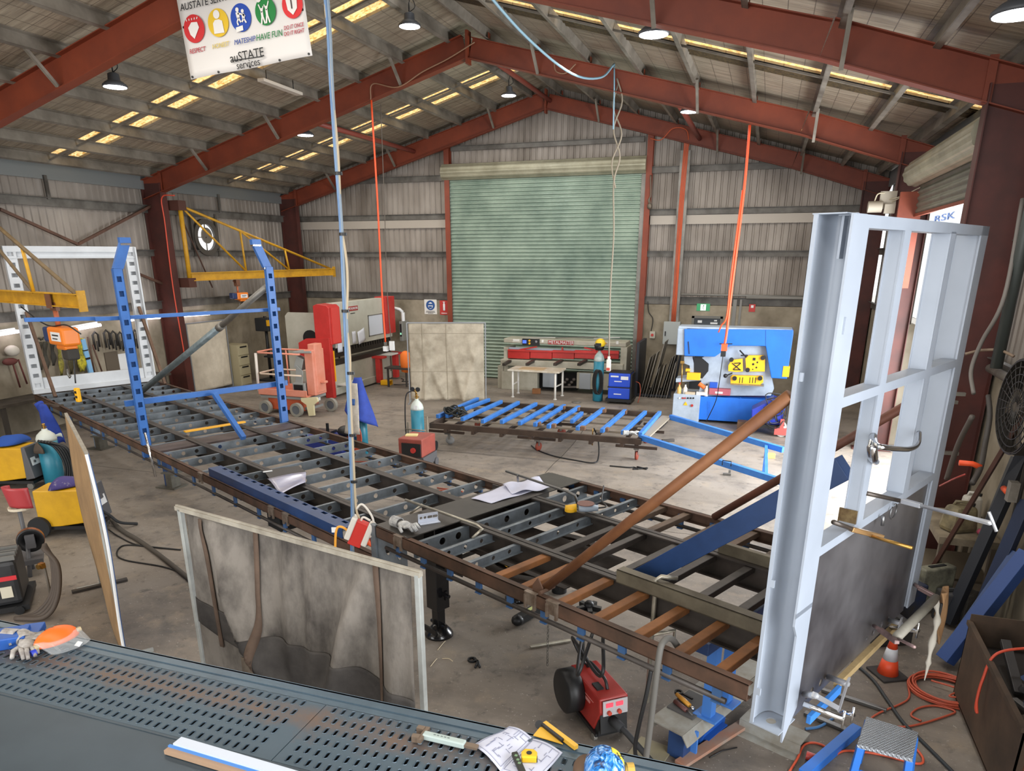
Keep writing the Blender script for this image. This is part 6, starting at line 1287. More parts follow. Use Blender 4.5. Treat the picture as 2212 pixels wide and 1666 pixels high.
b = B(WB_); k_ = cat_curve([hp(769, 1100), hp(783, 1090), hp(803, 1115), hp(806, 1135), hp(793, 1147), hp(779, 1135), hp(784, 1118), hp(800, 1125)], 6); b.tube(k_, .011, 8); b.go('white_loop', parent=sb); b = B(WB_); b.tube(cat_curve([A+e_*.2, hp(818, 1195), hp(820, 1215)]), .011, 8); b.go('white_lead', parent=sb)
b = B(mat('lead_yellow', '#eea63a', .5)); b.tube(cat_curve([hp(757, 1150), hp(736, 1138), hp(726, 1148), hp(724, 1195)]), .012, 8); b.go('yellow_lead', parent=sb)
b = B(WHITE); b.box(hp(722, 1145), (.05, .01, .05), Rz); b.go('tag', parent=sb)
# banner
bt = thing('banner', 'white printed banner with five coloured circles tied under the nearest rafter', 'banner', (-1.0, -11.95, 6.3))
YBN = -11.95
A_, Bq, C_, D_ = V((-2.13, YBN, 7.62)), V((-2.03, YBN, 6.28)), V((.09, YBN, 6.43)), V((-.03, YBN, 7.55))
def bp(s, t, o=0.): p = A_.lerp(D_, s).lerp(Bq.lerp(C_, s), t); return V((p.x, p.y+.02*math.sin(s*9)*math.sin(t*5)-o, p.z))
b = B(mat('banner_white', '#d8d4d0', .6)); b.sheet(lambda s, t: bp(s, t), 20, 12, .004); b.go('sheet', parent=bt)
def bpx(u, v, o=.03): q = aY(u, v, YBN-o); return q
ex = (C_-Bq).normalized(); ey = V((0, 0, 1)); ey = (ey-ex*ey.dot(ex)).normalized()
cols = ((419, 62, '#c6282c', 33, 30), (471, 49, '#dcb62a', 33, 31), (520, 38, '#1a45a5', 33, 31), (573, 24, '#127a36', 33, 31), (631, 9, '#d1282c', 33, 31))
W_ = mat('print_white', '#e3dfda', .6)
for u, v, c, r_, _ in cols:
    p = bpx(u, v); r1 = abs(bpx(u+23, v).x-p.x); r2 = abs(bpx(u, v+32).z-p.z)
    b = B(mat('print_'+c[1:], c, .6)); b.prism([(r1*math.cos(a)*.97, r2*math.sin(a)*.97) for a in [k*PI/18 for k in range(36)]], p, ex, ey, -.008)
    d = b.go('printed_disc', parent=bt); b = B(W_); o = p+V((0, -.012, 0))
    def ln(pts, w_=.022):
        for (x, z), (x2, z2) in zip(pts, pts[1:]): b.bar(o+ex*x+ey*z, o+ex*x2+ey*z2, .006, w_, ey)
    def dot(x, z, r): b.prism([(x+r*math.cos(k*PI/7), z+r*math.sin(k*PI/7)) for k in range(14)], o, ex, ey, -.004)
    if u == 419:
        b.prism([(-.09, .02), (-.02, .08), (.08, .07), (.1, 0), (.05, -.06), (-.01, -.13), (-.07, -.07)], o, ex, ey, -.004)
        for k in range(5): ln([(-.1+.05*k, .13), (-.095+.045*k, .105)], .012)
    elif u == 471:
        dot(0, .1, .055); b.prism([(-.085, -.13), (.09, -.14), (.08, .01), (.03, .035), (-.04, .035), (-.08, .0)], o, ex, ey, -.004)
    elif u == 520:
        dot(-.035, .1, .028); ln([(-.04, .07), (-.03, 0)], .05); ln([(-.03, 0), (-.06, -.05), (-.05, -.09)]); ln([(-.03, 0), (-.0, -.06)]); ln([(-.03, .05), (.03, .035)]); dot(.05, .07, .024); ln([(.05, .04), (.055, -.02)], .045); ln([(.055, -.02), (.02, -.06)]); ln([(.055, -.02), (.09, -.08)]); ln([(.05, .03), (.085, .0)]); b.prism([(-.1, -.17), (.02, -.16), (.02, -.1), (-.1, -.11)], o, ex, ey, -.004)
    elif u == 573:
        for x, h in ((-.05, .02), (.03, .035)):
            dot(x, h, .022); ln([(x, h-.02), (x, -.07)], .035); ln([(x-.01, -.07), (x-.03, -.15)]); ln([(x+.01, -.07), (x+.03, -.15)]); ln([(x, h-.03), (x+(-.04 if x < 0 else .05), h+.07)], .016); ln([(x, h-.03), (x+(.035 if x < 0 else -.03), h+.04)], .014)
        dot(-.08, .16, .045); dot(.085, .15, .035)
    else:
        b.prism([(-.09, .07), (0, .1), (.09, .07), (.075, -.06), (0, -.13), (-.075, -.06)], o, ex, ey, -.004)
    b.go('pictogram', parent=d)
    if u == 631: text('1', .16, mat('print_dark', '#3a2a2a', .6), d, o+V((0, -.01, -.01)), ex, ey, ext=.002)
def bt_text(s, u, v, size, c, sx=1., sh=0., al='CENTER'): text(s, size, mat('print_'+c[1:], c, .6), bt, bpx(u, v, .035), ex, ey, shear=sh, sx=sx, align=al)
bt_text('RESPECT', 426, 109, .083, '#b53a48', .9, .25)
bt_text('HONEST', 476, 98, .085, '#d9c267', .9, .25)
bt_text('MATESHIP', 528, 88, .09, '#2b4795', .9, .25)
bt_text('HAVE FUN', 581, 77, .11, '#1c7a40', .85, .2)
bt_text('DO IT ONCE', 634, 57, .07, '#b03a4a', .8, .2)
bt_text('DO IT RIGHT', 635, 70, .07, '#b03a4a', .8, .2)
bt_text('auSTATE', 533, 120, .165, '#1b1b1d', .95)
bt_text('services', 536, 138, .135, '#2a2a2c', .95)
bt_text('AUSTATE SERVICES', 450, 3, .125, '#2a2a2c', .95, .1)
b = B(mat('print_1b1b1d', '#1b1b1d')); b.bar(bpx(501, 131, .04), bpx(567, 122, .04), .006, .012, ey); b.go('rule_line', parent=bt)
b = B(BLACK)
for s, t_ in ((.02, .98), (.25, .985), (.5, .985), (.75, .985), (.98, .98), (.02, .5), (.98, .5)): c = bp(s, t_, .01); b.cyl(c, c-V((0, .01, 0)), .016, n=10)
b.go('eyelet', parent=bt)
b = B(BLACK)
for s in (.02, .5, .98): c = bp(s, .02); b.tube([c, V((c.x, -11.8, rz(c.x)+.05))], .006, 5)
b.go('tie_cord', parent=bt)
# ================================================================== perforated steel deck in front of the camera
DZ0 = 1.7
DECK = mat('deck_slate', '#424f59', .42, .2, '#37434c', 1.6, .5, .03)
def deck_mat():
    m = mat('deck_perforated', '#4a5a66', .45, .2); nt = m.node_tree; Lk = nt.links; p = nt.nodes['Principled BSDF']
    tc = node(m, 'ShaderNodeTexCoord'); n = node(m, 'ShaderNodeTexNoise'); n.inputs['Scale'].default_value = 3.5; n.inputs['Detail'].default_value = 7; n.inputs['Roughness'].default_value = .7; Lk.new(tc.outputs['Object'], n.inputs['Vector'])
    sp = node(m, 'ShaderNodeSeparateXYZ'); Lk.new(tc.outputs['Object'], sp.inputs[0])
    # a band of rusty dust along the slots, wider towards the paper
    a = node(m, 'ShaderNodeMath', operation='ABSOLUTE'); o = node(m, 'ShaderNodeMath', operation='SUBTRACT'); o.inputs[1].default_value = .68; Lk.new(sp.outputs[1], o.inputs[0]); Lk.new(o.outputs[0], a.inputs[0])
    r = node(m, 'ShaderNodeMapRange'); r.inputs[1].default_value = .02; r.inputs[2].default_value = .2; r.inputs[3].default_value = .33; r.inputs[4].default_value = 0; Lk.new(a.outputs[0], r.inputs[0])
    s = node(m, 'ShaderNodeMath', operation='ADD'); Lk.new(n.outputs['Fac'], s.inputs[0]); Lk.new(r.outputs[0], s.inputs[1])
    q = node(m, 'ShaderNodeMapRange'); q.inputs[1].default_value = .66; q.inputs[2].default_value = .92; q.inputs[4].default_value = .85; Lk.new(s.outputs[0], q.inputs[0])
    x = node(m, 'ShaderNodeMix', data_type='RGBA'); x.inputs[6].default_value = (*lin('#495a66'), 1); x.inputs[7].default_value = (*lin('#6c5647'), 1); Lk.new(q.outputs[0], x.inputs[0]); Lk.new(x.outputs[2], p.inputs['Base Color'])
    return m
PERF = deck_mat()
dk = thing('perforated_deck', 'dark slate steel deck with rows of slots, nearest the camera', 'deck', (4.2, -20.2, 0))
XA, XJ, XB = .6, 4.575, 6.45
rows = [-19.42, -19.495, -19.57, -19.645, -19.72, -19.79]
for x0, x1 in ((XA, XJ-.002), (XJ+.002, XB)):
    b = B(PERF); hs = []; k = int((x1-x0-.1)/.05)
    for i, y in enumerate(rows):
        for j in range(k): hs.append((x0*0+.06+.05*j, y-(-19.83), .0085, .021, 's'))
    b.holed(x1-x0, .44, .005, hs, (x0, -19.83, DZ0-.005), (1, 0, 0), (0, 1, 0), 8)
    b.go('slotted_plate', parent=dk)
    b = B(mat('slot_rim', '#4b5a66', .4, .3))
    for h in hs:
        X = x0+h[0]; Yc = -19.83+h[1]; vs = []; n = 8
        for rr, z in ((1.0, DZ0), (1.25, DZ0+.003), (1.5, DZ0)):
            for j in range(n):
                a = 2*PI*j/n+PI/8; ca, sa = math.cos(a), math.sin(a); vs.append((X+ca*.0085*rr, Yc+sa*.0085*rr+(.0125 if sa > 0 else -.0125), z))
        b.add(vs, [(i*n+j, i*n+(j+1) % n, (i+1)*n+(j+1) % n, (i+1)*n+j) for i in (0, 1) for j in range(n)])
    o = b.go('raised_slot_rims', parent=dk); o['kind'] = 'stuff'
b = B(DECK); b.bx(XA, XB, -21.6, -19.832, DZ0-.012, DZ0-.004); b.bx(XA, XB, -19.845, -19.83, DZ0-.012, DZ0-.001); b.go('plain_plate', parent=dk)
b = B(mat('deck_lip', '#546774', .36, .25, '#465662', 2.5, .5)); b.bx(XA, XB, -19.345, -19.29, DZ0-.012, DZ0+.006); b.bx(XA, XB, -19.3, -19.285, DZ0-.16, DZ0+.006); b.bx(XA, XB, -19.392, -19.345, DZ0-.006, DZ0); b.go('edge_lip', parent=dk)
b = B(DECK)
for x in (.8, 2.6, 4.4, 6.3):
    for y in (-19.5, -21.4): b.bx(x-.05, x+.05, y-.05, y+.05, 0, DZ0-.02)
b.bx(XA, XB, -19.5, -19.44, DZ0-.16, DZ0-.012); b.bx(XA, XB, -21.5, -21.4, DZ0-.16, DZ0-.012); b.bx(XA, XB, -19.86, -19.8, DZ0-.12, DZ0-.012)
b.go('under_frame', parent=dk)
b = B(DARK); b.bx(XA, XB, -19.8, -19.45, DZ0-.07, DZ0-.06); b.go('dark_slot_backing', parent=dk)  # dark sheet added under the slots so the holes look black
def D(u, v, dz=0.): return aZ(u, v, DZ0+dz)
# ---- things on the deck
cs = thing('tool_case', 'blue tool case with silver edge at the left end of the slotted deck', 'case', D(25, 1380))
for (u, v, u2, v2, z0, h, k) in ((-20, 1385, 62, 1372, 0, .07, .16), (45, 1368, 92, 1362, 0, .045, .15)):
    b = B(mat('case_blue', '#2457a8', .45)); b.bar(D(u, v, z0+h/2), D(u2, v2, z0+h/2), k, h); b.go('shell', parent=cs, bevel=.008)
b = B(CHROME); b.bar(D(20, 1396, .02), D(95, 1368, .03), .012, .02); b.bar(D(20, 1396, .02), D(22, 1392, .07), .012, .012); b.go('metal_edge', parent=cs)
glove('work_glove', 'dirty white leather glove under the orange face shield', D(62, 1404, .002), mat('glove_white', '#bdb9b4', .85, 0, '#6c6460', 12, .6, .3), -.5, 1.05, 4)
glove('work_glove', 'dirty white leather glove tucked behind the face shield beside the blue case', D(58, 1386, .012), mat('glove_white', '#bdb9b4'), .2, 1.0, 6)
fs = thing('face_shield', 'clear face shield with an orange brow guard on the deck', 'face shield', D(120, 1385))
c = D(120, 1372, .07); dx = (D(160, 1362, .07)-D(82, 1392, .07)).normalized(); dy = V((-dx.y, dx.x, 0)); up = V((0, 0, 1))
b = B(mat('shield_orange', '#ee6a1c', .4)); b.sheet(lambda s, t: c-dx*(.12*math.cos(PI*s)*math.cos(1.5*t))-dy*(.075*math.sin(PI*s)*math.cos(1.5*t)-.02*t)+up*(.075*math.sin(1.5*t)-.03), 20, 10, .006); b.go('brow_guard', parent=fs)
GLS = mat('clear_visor', '#e9eef2', .08, 0, alpha=.13)
b = B(GLS); b.sheet(lambda s, t: c+dx*(.12*math.cos(PI*s)*-1*(1-.12*t)+.03*t)-dy*(.05*math.sin(PI*s)+.09*t)+up*(-.06*t+.004), 20, 6, .0015); b.go('visor', parent=fs)
b = B(mat('headgear_tan', '#b9a886', .6)); b.tube([c+dx*.08*math.cos(a)+dy*.05*math.sin(a)-up*.02 for a in [k*PI/10 for k in range(20)]], .008, 6, closed=True); b.cyl(c-dx*.1-dy*.02-up*.02, c-dx*.125-dy*.02-up*.02, .016); b.cyl(c+dx*.1-dy*.02-up*.01, c+dx*.125-dy*.02-up*.01, .014); b.box(c+dx*.03-dy*.0-up*.03, (.06, .04, .03)); b.go('head_band', parent=fs)
b = B(mat('knob_blue', '#2338b0', .4)); b.cyl(c-dx*.125-dy*.04-up*.035, c-dx*.15-dy*.04-up*.035, .018); b.go('knob', parent=fs)
b = B(WHITE); b.box(c-dy*.12+dx*.06-up*.045, (.035, .03, .004), rotm('X', .5)); b.go('label', parent=fs)
tp = thing('edge_profile', 'white profile with blue and tan sides lying at the bottom edge of the photo', 'profile', D(470, 1640))
p, q = D(384, 1606, .02), D(700, 1700, .02); d = (q-p).normalized(); s_ = V((d.y, -d.x, 0))
b = B(mat('profile_white', '#c9d2e0', .45)); b.bar(p, q, .05, .035); b.go('white_strip', parent=tp)
b = B(mat('profile_blue', '#4a86cf', .45)); b.bar(p+s_*.03-d*.02-V((0, 0, .006)), q+s_*.03-V((0, 0, .006)), .012, .028); b.go('blue_strip', parent=tp)
b = B(mat('profile_tan', '#a98c72', .6)); b.bar(p+s_*.048-d*.02-V((0, 0, .01)), q+s_*.048-V((0, 0, .01)), .026, .02); b.go('tan_strip', parent=tp)
gc = thing('locking_clamp', 'pale green ratchet clamp lying on the slots beside the open drawing book', 'clamp', D(960, 1590))
p, q = D(915, 1588, .025), D(1005, 1609, .025); d = (q-p).normalized(); s_ = V((-d.y, d.x, 0))
b = B(mat('clamp_pale', '#a9b8b4', .5)); b.bar(p, q, .035, .03); b.go('body', parent=gc, bevel=.006)
b = B(mat('ink_faint', '#6c7876', .6))
for k in (.25, .33, .42, .5, .58): b.bar(p.lerp(q, k)+V((0, 0, .0155)), p.lerp(q, k+.05)+V((0, 0, .0155)), .006, .001)
b.go('faded_print', parent=gc)
b = B(mat('jaw_brown', '#7a6a5b', .45, .4)); b.bar(p-d*.01+s_*.03, p-d*.045+s_*.03, .025, .03); b.bar(p-d*.005-s_*.03, p-d*.04-s_*.035, .025, .03); b.bar(p+s_*.05, p-s_*.05, .02, .02); b.go('jaw', parent=gc); b = B(mat('jaw_brown', '#7a6a5b')); b.bar(q, q+d*.06, .028, .012); b.go('tail', parent=gc)
bk = thing('drawing_book', 'open booklet of workshop drawings lying on the slotted deck', 'booklet', D(1120, 1620))
P0, P1, P2, P3, P4, P5 = D(1022, 1612), D(1101, 1572), D(1150, 1598), D(1214, 1629), D(1190, 1690), D(1080, 1668)
A0, A1, Bm0, Bm1, C0, C1 = D(1022, 1612), D(1100, 1571), D(1081, 1668), D(1150, 1597), D(1150, 1705), D(1215, 1628)
for nm, e0, e1, f0, f1 in (('left_page', A0, A1, Bm0, Bm1), ('right_page', Bm0, Bm1, C0, C1)):
    b = B(mat('book_paper', '#ccd0e2', .7)); fn = lambda s, t: e0.lerp(f0, s).lerp(e1.lerp(f1, s), t)+V((0, 0, .006+.016*math.sin(PI*s)*(1 if nm[0] == 'l' else .8)+.004*math.sin(6*t)))
    b.sheet(fn, 12, 8, .004); pg = b.go(nm, parent=bk)
    b = B(mat('ink', '#8c90a8', .8)); rd = random.Random(3 if nm[0] == 'l' else 4)
    for _ in range(26):
        s0 = rd.uniform(.1, .8); t0 = rd.uniform(.1, .85); ds, dt = ((rd.uniform(.04, .25), 0) if rd.random() < .55 else (0, rd.uniform(.05, .25)))
        b.bar(fn(s0, t0)+V((0, 0, .002)), fn(min(.94, s0+ds), min(.94, t0+dt))+V((0, 0, .002)), .0022, .001)
    for s0, t0, s1, t1 in ((.05, .05, .95, .05), (.05, .95, .95, .95), (.05, .05, .05, .95), (.95, .05, .95, .95)):
        for k in range(6): b.bar(fn(s0+(s1-s0)*k/6, t0+(t1-t0)*k/6)+V((0, 0, .002)), fn(s0+(s1-s0)*(k+1)/6, t0+(t1-t0)*(k+1)/6)+V((0, 0, .002)), .0018, .001)
    b.go('drawing_lines', parent=pg)
tm = thing('tape_measure', 'yellow tape measure lying on the open drawing book', 'tape measure', D(1144, 1635, .03))
b = B(mat('tape_yellow', '#e3b41c', .4)); c = D(1143, 1636, .035); R = rotm('Z', .3)
P_ = [(-.033, -.025), (.033, -.025), (.036, .01), (.02, .03), (-.02, .032), (-.035, .01)]
b.prism(P_, c+R@V((0, 0, -.012)), R@V((1, 0, 0)), R@V((0, 1, 0)), .034); b.go('case', parent=tm, bevel=.006)
b = B(BLACK); b.box(c+R@V((.03, -.012, 0)), (.012, .02, .02), R); b.cyl(c+R@V((0, 0, .0225)), c+R@V((0, 0, .024)), .012); b.go('trim', parent=tm)
b = B(mat('tool_black', '#25261f', .5)); p, q = D(1111, 1628, .04), D(1138, 1690, .04); b.bar(p, q, .028, .022); t = tag(b.go('multimeter_probe', bevel=.005), 'black handled tool lying across the drawing book fold', 'tool')
t.name = 'hand_tool'
b = B(mat('print_green', '#6f8f6a', .6))
for k in (.15, .3, .42): b.box(p.lerp(q, k)+V((0, 0, .0115)), (.012, .012, .001))
b.go('marking', parent=t)
sq = thing('set_square', 'yellow set square lying on the deck lip beyond the drawing book', 'square', D(1190, 1590))
b = B(mat('square_yellow', '#d9a83a', .45)); p0, p1, p2 = D(1152, 1590, .012), D(1216, 1609, .012), D(1172, 1566, .02)
b.add([p0, p1, p2, p0+V((0, 0, .004)), p1+V((0, 0, .004)), p2+V((0, 0, .004))], [(2, 1, 0), (3, 4, 5), (0, 1, 4, 3), (1, 2, 5, 4), (2, 0, 3, 5)]); b.go('blade', parent=sq)
b = B(mat('square_yellow', '#d9a83a')); b.bar(D(1176, 1563, .022), D(1245, 1615, .022), .022, .02); b.go('fence', parent=sq)
b = B(BLACK); b.bar(D(1172, 1566, .03), D(1215, 1600, .026), .014, .012); b.cyl(D(1165, 1566, .012), D(1165, 1566, .03), .02); b.go('black_edge', parent=sq)
wh = thing('welding_helmet', 'blue flame patterned welding helmet with yellow tape at the bottom photo edge', 'helmet', D(1320, 1650))
def flame():
    m = mat('helmet_flame', '#2a6fc0', .22, 0); nt = m.node_tree; Lk = nt.links; p = nt.nodes['Principled BSDF']
    tc = node(m, 'ShaderNodeTexCoord'); mp = node(m, 'ShaderNodeMapping'); mp.inputs['Scale'].default_value = (18, 18, 9); Lk.new(tc.outputs['Object'], mp.inputs[0])
    n = node(m, 'ShaderNodeTexNoise'); n.inputs['Scale'].default_value = 1.6; n.inputs['Detail'].default_value = 2; n.inputs['Distortion'].default_value = 1.6; Lk.new(mp.outputs[0], n.inputs['Vector'])
    cr = node(m, 'ShaderNodeValToRGB'); e = cr.color_ramp.elements; e[0].position = .35; e[0].color = (*lin('#12335f'), 1); e[1].position = .72; e[1].color = (*lin('#c3e2f5'), 1); k = e.new(.5); k.color = (*lin('#2c7fd0'), 1)
    Lk.new(n.outputs['Fac'], cr.inputs[0]); Lk.new(cr.outputs[0], p.inputs['Base Color']); return m
c = D(1305, 1680, .02)
b = B(flame()); b.ball(c+V((0, 0, .03)), (.085, .12, .1), 24, 16, rotm('Z', .35)); b.go('shell', parent=wh)
b = B(mat('masking_yellow', '#e9cf3c', .6)); R = rotm('Z', .35)
b.sheet(lambda s, t: c+V((0, 0, .03))+R@V((.088*math.cos(a_), .123*math.sin(b_)*1.0, 0)) if 0 else c+V((0, 0, .03))+R@V((.089*math.sin(.35+.9*s)*math.sin(.5+1.3*t), -.123*math.cos(.5+1.3*t)*.6+.02, .103*math.cos(.35+.9*s)*math.sin(.5+1.3*t))), 10, 10, .002); tpz = b.go('tape', parent=wh)
b = B(BLACK); o = c+V((0, 0, .03))+R@V((.062, -.01, .087))
for p, q in (((-.012, .02), (-.004, -.02)), ((.0, .015), (.008, -.018)), ((-.012, 0), (.014, -.004))): b.bar(o+R@V((p[0], p[1], 0)), o+R@V((q[0], q[1], -.002)), .003, .002)
b.go('pen_mark', parent=tpz)
b = B(mat('leather_brown', '#5d4736', .7)); b.ball(c+V((-.09, .03, .0)), (.05, .07, .05), 12, 8); b.go('inner_pad', parent=wh)
b = B(mat('helmet_edge', '#c9a24a', .5)); b.ringcyl(c+R@V((.1, .03, .0)), c+R@V((.13, .03, -.0)), .04, .03, 16); b.go('adjuster', parent=wh)

# ------------------------------------------------------------------ framed welding screens near the deck
DIRT = mat('canvas_dirty', '#77716a', .85, 0, '#322d2a', 3.4, .9, .5, 18, stretch=(1, 1, .5), detail=12, lo=.4, hi=.66)
DIRT2 = mat('canvas_soiled', '#4b4744', .85, 0, '#242120', 3.2, .8, .35, 14, detail=8)
SH = 2.1
a = aZ(389, 1099, SH); c = aZ(903, 1240, SH)
ns = thing('welding_screen', 'dirty grey canvas welding screen in a light frame before the slotted deck', 'screen', ((a.x+c.x)/2, (a.y+c.y)/2, 0))
d = (c-a).normalized(); Ln = (c-a).length; nn = V((d.y, -d.x, 0))
FR2 = mat('frame_zinc', '#a9adab', .5, .2, '#8d8f8c', 4, .5)
b = B(mat('frame_aged', '#a59f92', .6, .1, '#80796d', 6, .5)); b.bar(a-d*.04, c+d*.02, .035, .03); b.bar(a-d*.04+V((0, 0, .018)), c+d*.02+V((0, 0, .018)), .015, .012); b.go('top_rail', parent=ns)
for q in (a, c):
    b = B(FR2); b.bar(V((q.x, q.y, 0)), q, .035, .035, d); b.bar(V((q.x, q.y, .015))-nn*.35, V((q.x, q.y, .015))+nn*.35, .04, .03); b.go('post', parent=ns, bevel=.004)
rd = random.Random(12)
FD = [(.06, -.22, .5, .05), (.2, .3, .7, .035), (.33, .1, .3, .02), (.48, .02, .9, .02), (.83, -.32, .9, .05), (.95, -.05, .6, .03), (.12, .55, 1, .05), (.62, -.1, .8, .018)]
def NP(s, v):
    f = .012*math.sin(7*s+1)+.01*math.sin(13*s+3*v)
    for s0, sl, ext, amp in FD:
        if v < ext+.2: f += 2.3*amp*min(1, 9*s, 9*(1-s))*math.exp(-((s-s0-sl*v)/.04)**2)*min(1, 4*v+.1)*max(0, 1-max(0, v-ext)/.2)
    return a+d*(Ln*(.025+.95*s))+nn*(f*1.1-.02+.03*v)+V((0, 0, -.02-(SH-.12)*v))
edge = lambda s: .325+.09*s+.02*math.sin(PI*s*2)
b = B(DIRT); b.sheet(lambda s, t: NP(s, t), 90, 50, .004); cv = b.go('curtain', parent=ns)
b = B(DIRT2); b.sheet(lambda s, t: NP(s, edge(s)+(.1+.13*s)*t)+nn*.009, 60, 14, .003); o = b.go('patch', parent=ns); o['label'] = 'dark soiled band sewn across the curtain'
for s0, v1 in ((.09, .5), (.34, .62), (.86, .7)):
    b = B(mat('strap_brown', '#5f4d40', .85, 0, '#4a3b31', 6, .5)); b.sheet(lambda s, t: NP(s0+.02*s+.015*t, v1*t)+nn*.014, 2, 30, .003)
    b.go('webbing', parent=ns)
b = B(mat('patch_tan', '#7b7062', .85, 0, '#5c5248', 5, .5)); b.sheet(lambda s, t: NP(.2+.55*s, .52+.06*t+.03*s)+nn*.008, 20, 6, .003); b.go('tan_patch', parent=ns)
# tan screen seen edge-on
a2 = aZ(143, 897, SH); c2 = aZ(187, 982, SH); d2 = (c2-a2).normalized(); L2 = (c2-a2).length; n2 = V((d2.y, -d2.x, 0))
es = thing('welding_screen', 'tan curtain screen seen nearly edge-on at the left, white and blue near edge', 'screen', ((a2.x+c2.x)/2, (a2.y+c2.y)/2, 0))
if n2.dot(CAM-a2) < 0: n2 = -n2
TANC = mat('canvas_tan', '#9a7b55', .8, 0, '#7c6244', 2.5, .5, .15, 12)
def EP(s, v, o=0.): return a2+d2*(L2*s)+n2*(.035*math.sin(PI*v)*math.sin(3*s+1)+.02*math.sin(5*v+4*s)*v+o)+V((0, 0, -SH*.99*v))
b = B(TANC); b.sheet(lambda s, t: EP(s, t, .012), 16, 30, .004); b.go('curtain', parent=es)
b = B(mat('canvas_blue', '#31507f', .7)); b.sheet(lambda s, t: EP(s, t, -.02), 16, 30, .02); b.go('blue_backing', parent=es)
b = B(WHITE); b.tube([EP(1.0, k/30, .002) for k in range(31)], .014, 8); b.go('white_piping', parent=es)
b = B(mat('frame_aged', '#a59f92')); b.bar(a2+V((0, 0, .012)), c2+V((0, 0, .012)), .03, .03); b.go('top_rail', parent=es)
for q in (a2+d2*.02, c2-d2*.02): b = B(FR2); b.bar(V((q.x, q.y, 0))-n2*.0, q, .02, .02, d2); b.bar(V((q.x, q.y, .015))-n2*.25, V((q.x, q.y, .015))+n2*.25, .04, .03); b.go('post', parent=es)

# ------------------------------------------------------------------ on and around the trailer
def ZL(u, v, z): return aZ(u, v, z)
b = B(mat('clipboard_dark', '#3f3b38', .6)); zz = H1+.012
dc = thing('document_board', 'dark board with a clear plastic sleeve lying on the lower trailer deck', 'board', ZL(620, 1040, H1))
P_ = [ZL(*q, zz) for q in ((570, 1018), (645, 1008), (662, 1022), (585, 1040))]; b.add(P_+[p+V((0, 0, .012)) for p in P_], [(3, 2, 1, 0), (4, 5, 6, 7), (0, 1, 5, 4), (1, 2, 6, 5), (2, 3, 7, 6), (3, 0, 4, 7)]); b.go('board', parent=dc)
b = B(mat('plastic_sleeve', '#b4b3c2', .2, 0, '#9a98ae', 5, .4)); q0, q1, q2, q3 = [ZL(*q, zz+.015) for q in ((578, 1035), (661, 1020), (660, 1043), (607, 1067))]
b.sheet(lambda s, t: q0.lerp(q1, s).lerp(q3.lerp(q2, s), t)+V((0, 0, .012*math.sin(6*t+3*s))), 8, 8, .003); b.go('sleeve', parent=dc)
b = B(WHITE); b.bar(ZL(568, 1020, zz+.02), ZL(588, 1017, zz+.02), .03, .01); b.go('paper_corner', parent=dc)
for i, (qs, lb) in enumerate(((((1018, 1078), (1095, 1048), (1152, 1062), (1062, 1088)), 'flat drawing sheet on the trailer step plate'), (((1086, 1050), (1165, 1034), (1190, 1058), (1106, 1068)), 'crumpled drawing sheets weighted under the dark bar clamp on the step plate'))):
    q0, q1, q2, q3 = [ZL(*q, H2+.01+.012*i) for q in qs]; b = B(mat('sheet_paper', '#c4c6d8', .7, 0, '#b0b2c6', 4, .3)); b.sheet(lambda s, t: q0.lerp(q1, s).lerp(q3.lerp(q2, s), t)+V((0, 0, (.004 if i == 0 else .016)*(1+math.sin(9*s+5*t)))), 14, 10, .003); tag(b.go('drawing_sheet'), lb, 'paper')
def bar_clamp(name, label, pts, r, mt, extra=None):
    t = thing(name, label, 'clamp', pts[0]); b = B(mt); b.tube(pts, r, 4, smooth=False) if 0 else b.tube(pts, r, 8); b.go('bar', parent=t)
    for nm, e in (extra or []): 
        b = B(mt); b.tube(e, r*.85, 8); b.go(nm, parent=t)
    return t
BR = mat('clamp_bright', '#b9b4a6', .35, .7, '#8d887b', 9, .4); CG = mat('clamp_grey', '#6c6b69', .4, .7)
bar_clamp('bar_clamp', 'pale bar clamp lying across the step plate, its jaw over the inner beam', [ZL(876, 1080, H2+.06), ZL(1030, 1134, H2+.06), ZL(1042, 1143, H2+.05), ZL(1020, 1163, H2-.02)], .014, BR, [('sliding_jaw', [ZL(912, 1090, H2+.06), ZL(886, 1110, H2-.05)])])
bar_clamp('bar_clamp', 'dark bar clamp over the drawing sheets with its hooked end on the far beam', [ZL(1093, 1018, H2+.2), ZL(1225, 1062, H2+.15), ZL(1242, 1070, H2+.14), ZL(1247, 1088, H2+.03)], .014, CG, [('sliding_jaw', [ZL(1118, 1026, H2+.2), ZL(1119, 1040, H2+.06)])])
glove('work_glove', 'white work glove lying on the step plate beside the near trailer rail', ZL(874, 1142, H2+.01), GLV, -.4, 1.25, 9)
ab = thing('slotted_bracket', 'bright slotted angle bracket standing on the step plate', 'bracket', ZL(922, 1122, H2))
p, q = ZL(903, 1130, H2+.01), ZL(946, 1123, H2+.01); d = (q-p).normalized(); Lh = (q-p).length
b = B(mat('zinc_bright', '#c3c9d6', .35, .4)); b.holed(Lh, .085, .006, [(Lh*.15, .045, .014, .014), (Lh*.35, .045, .014, .014), (Lh*.6, .045, .028, .014, 's'), (Lh*.85, .045, .028, .014, 's')], p, d, (0, 0, 1)); b.go('upright_leg', parent=ab)
b = B(mat('zinc_bright', '#c3c9d6')); b.bar(p.lerp(q, .5)+V((d.y, -d.x, 0))*.035-d*Lh/2, p.lerp(q, .5)+V((d.y, -d.x, 0))*.035+d*Lh/2, .07, .006); b.go('foot_leg', parent=ab)
gr = thing('angle_grinder', 'pale blue angle grinder with yellow guard lying on the far inner beam', 'grinder', ZL(1262, 1100, H2))
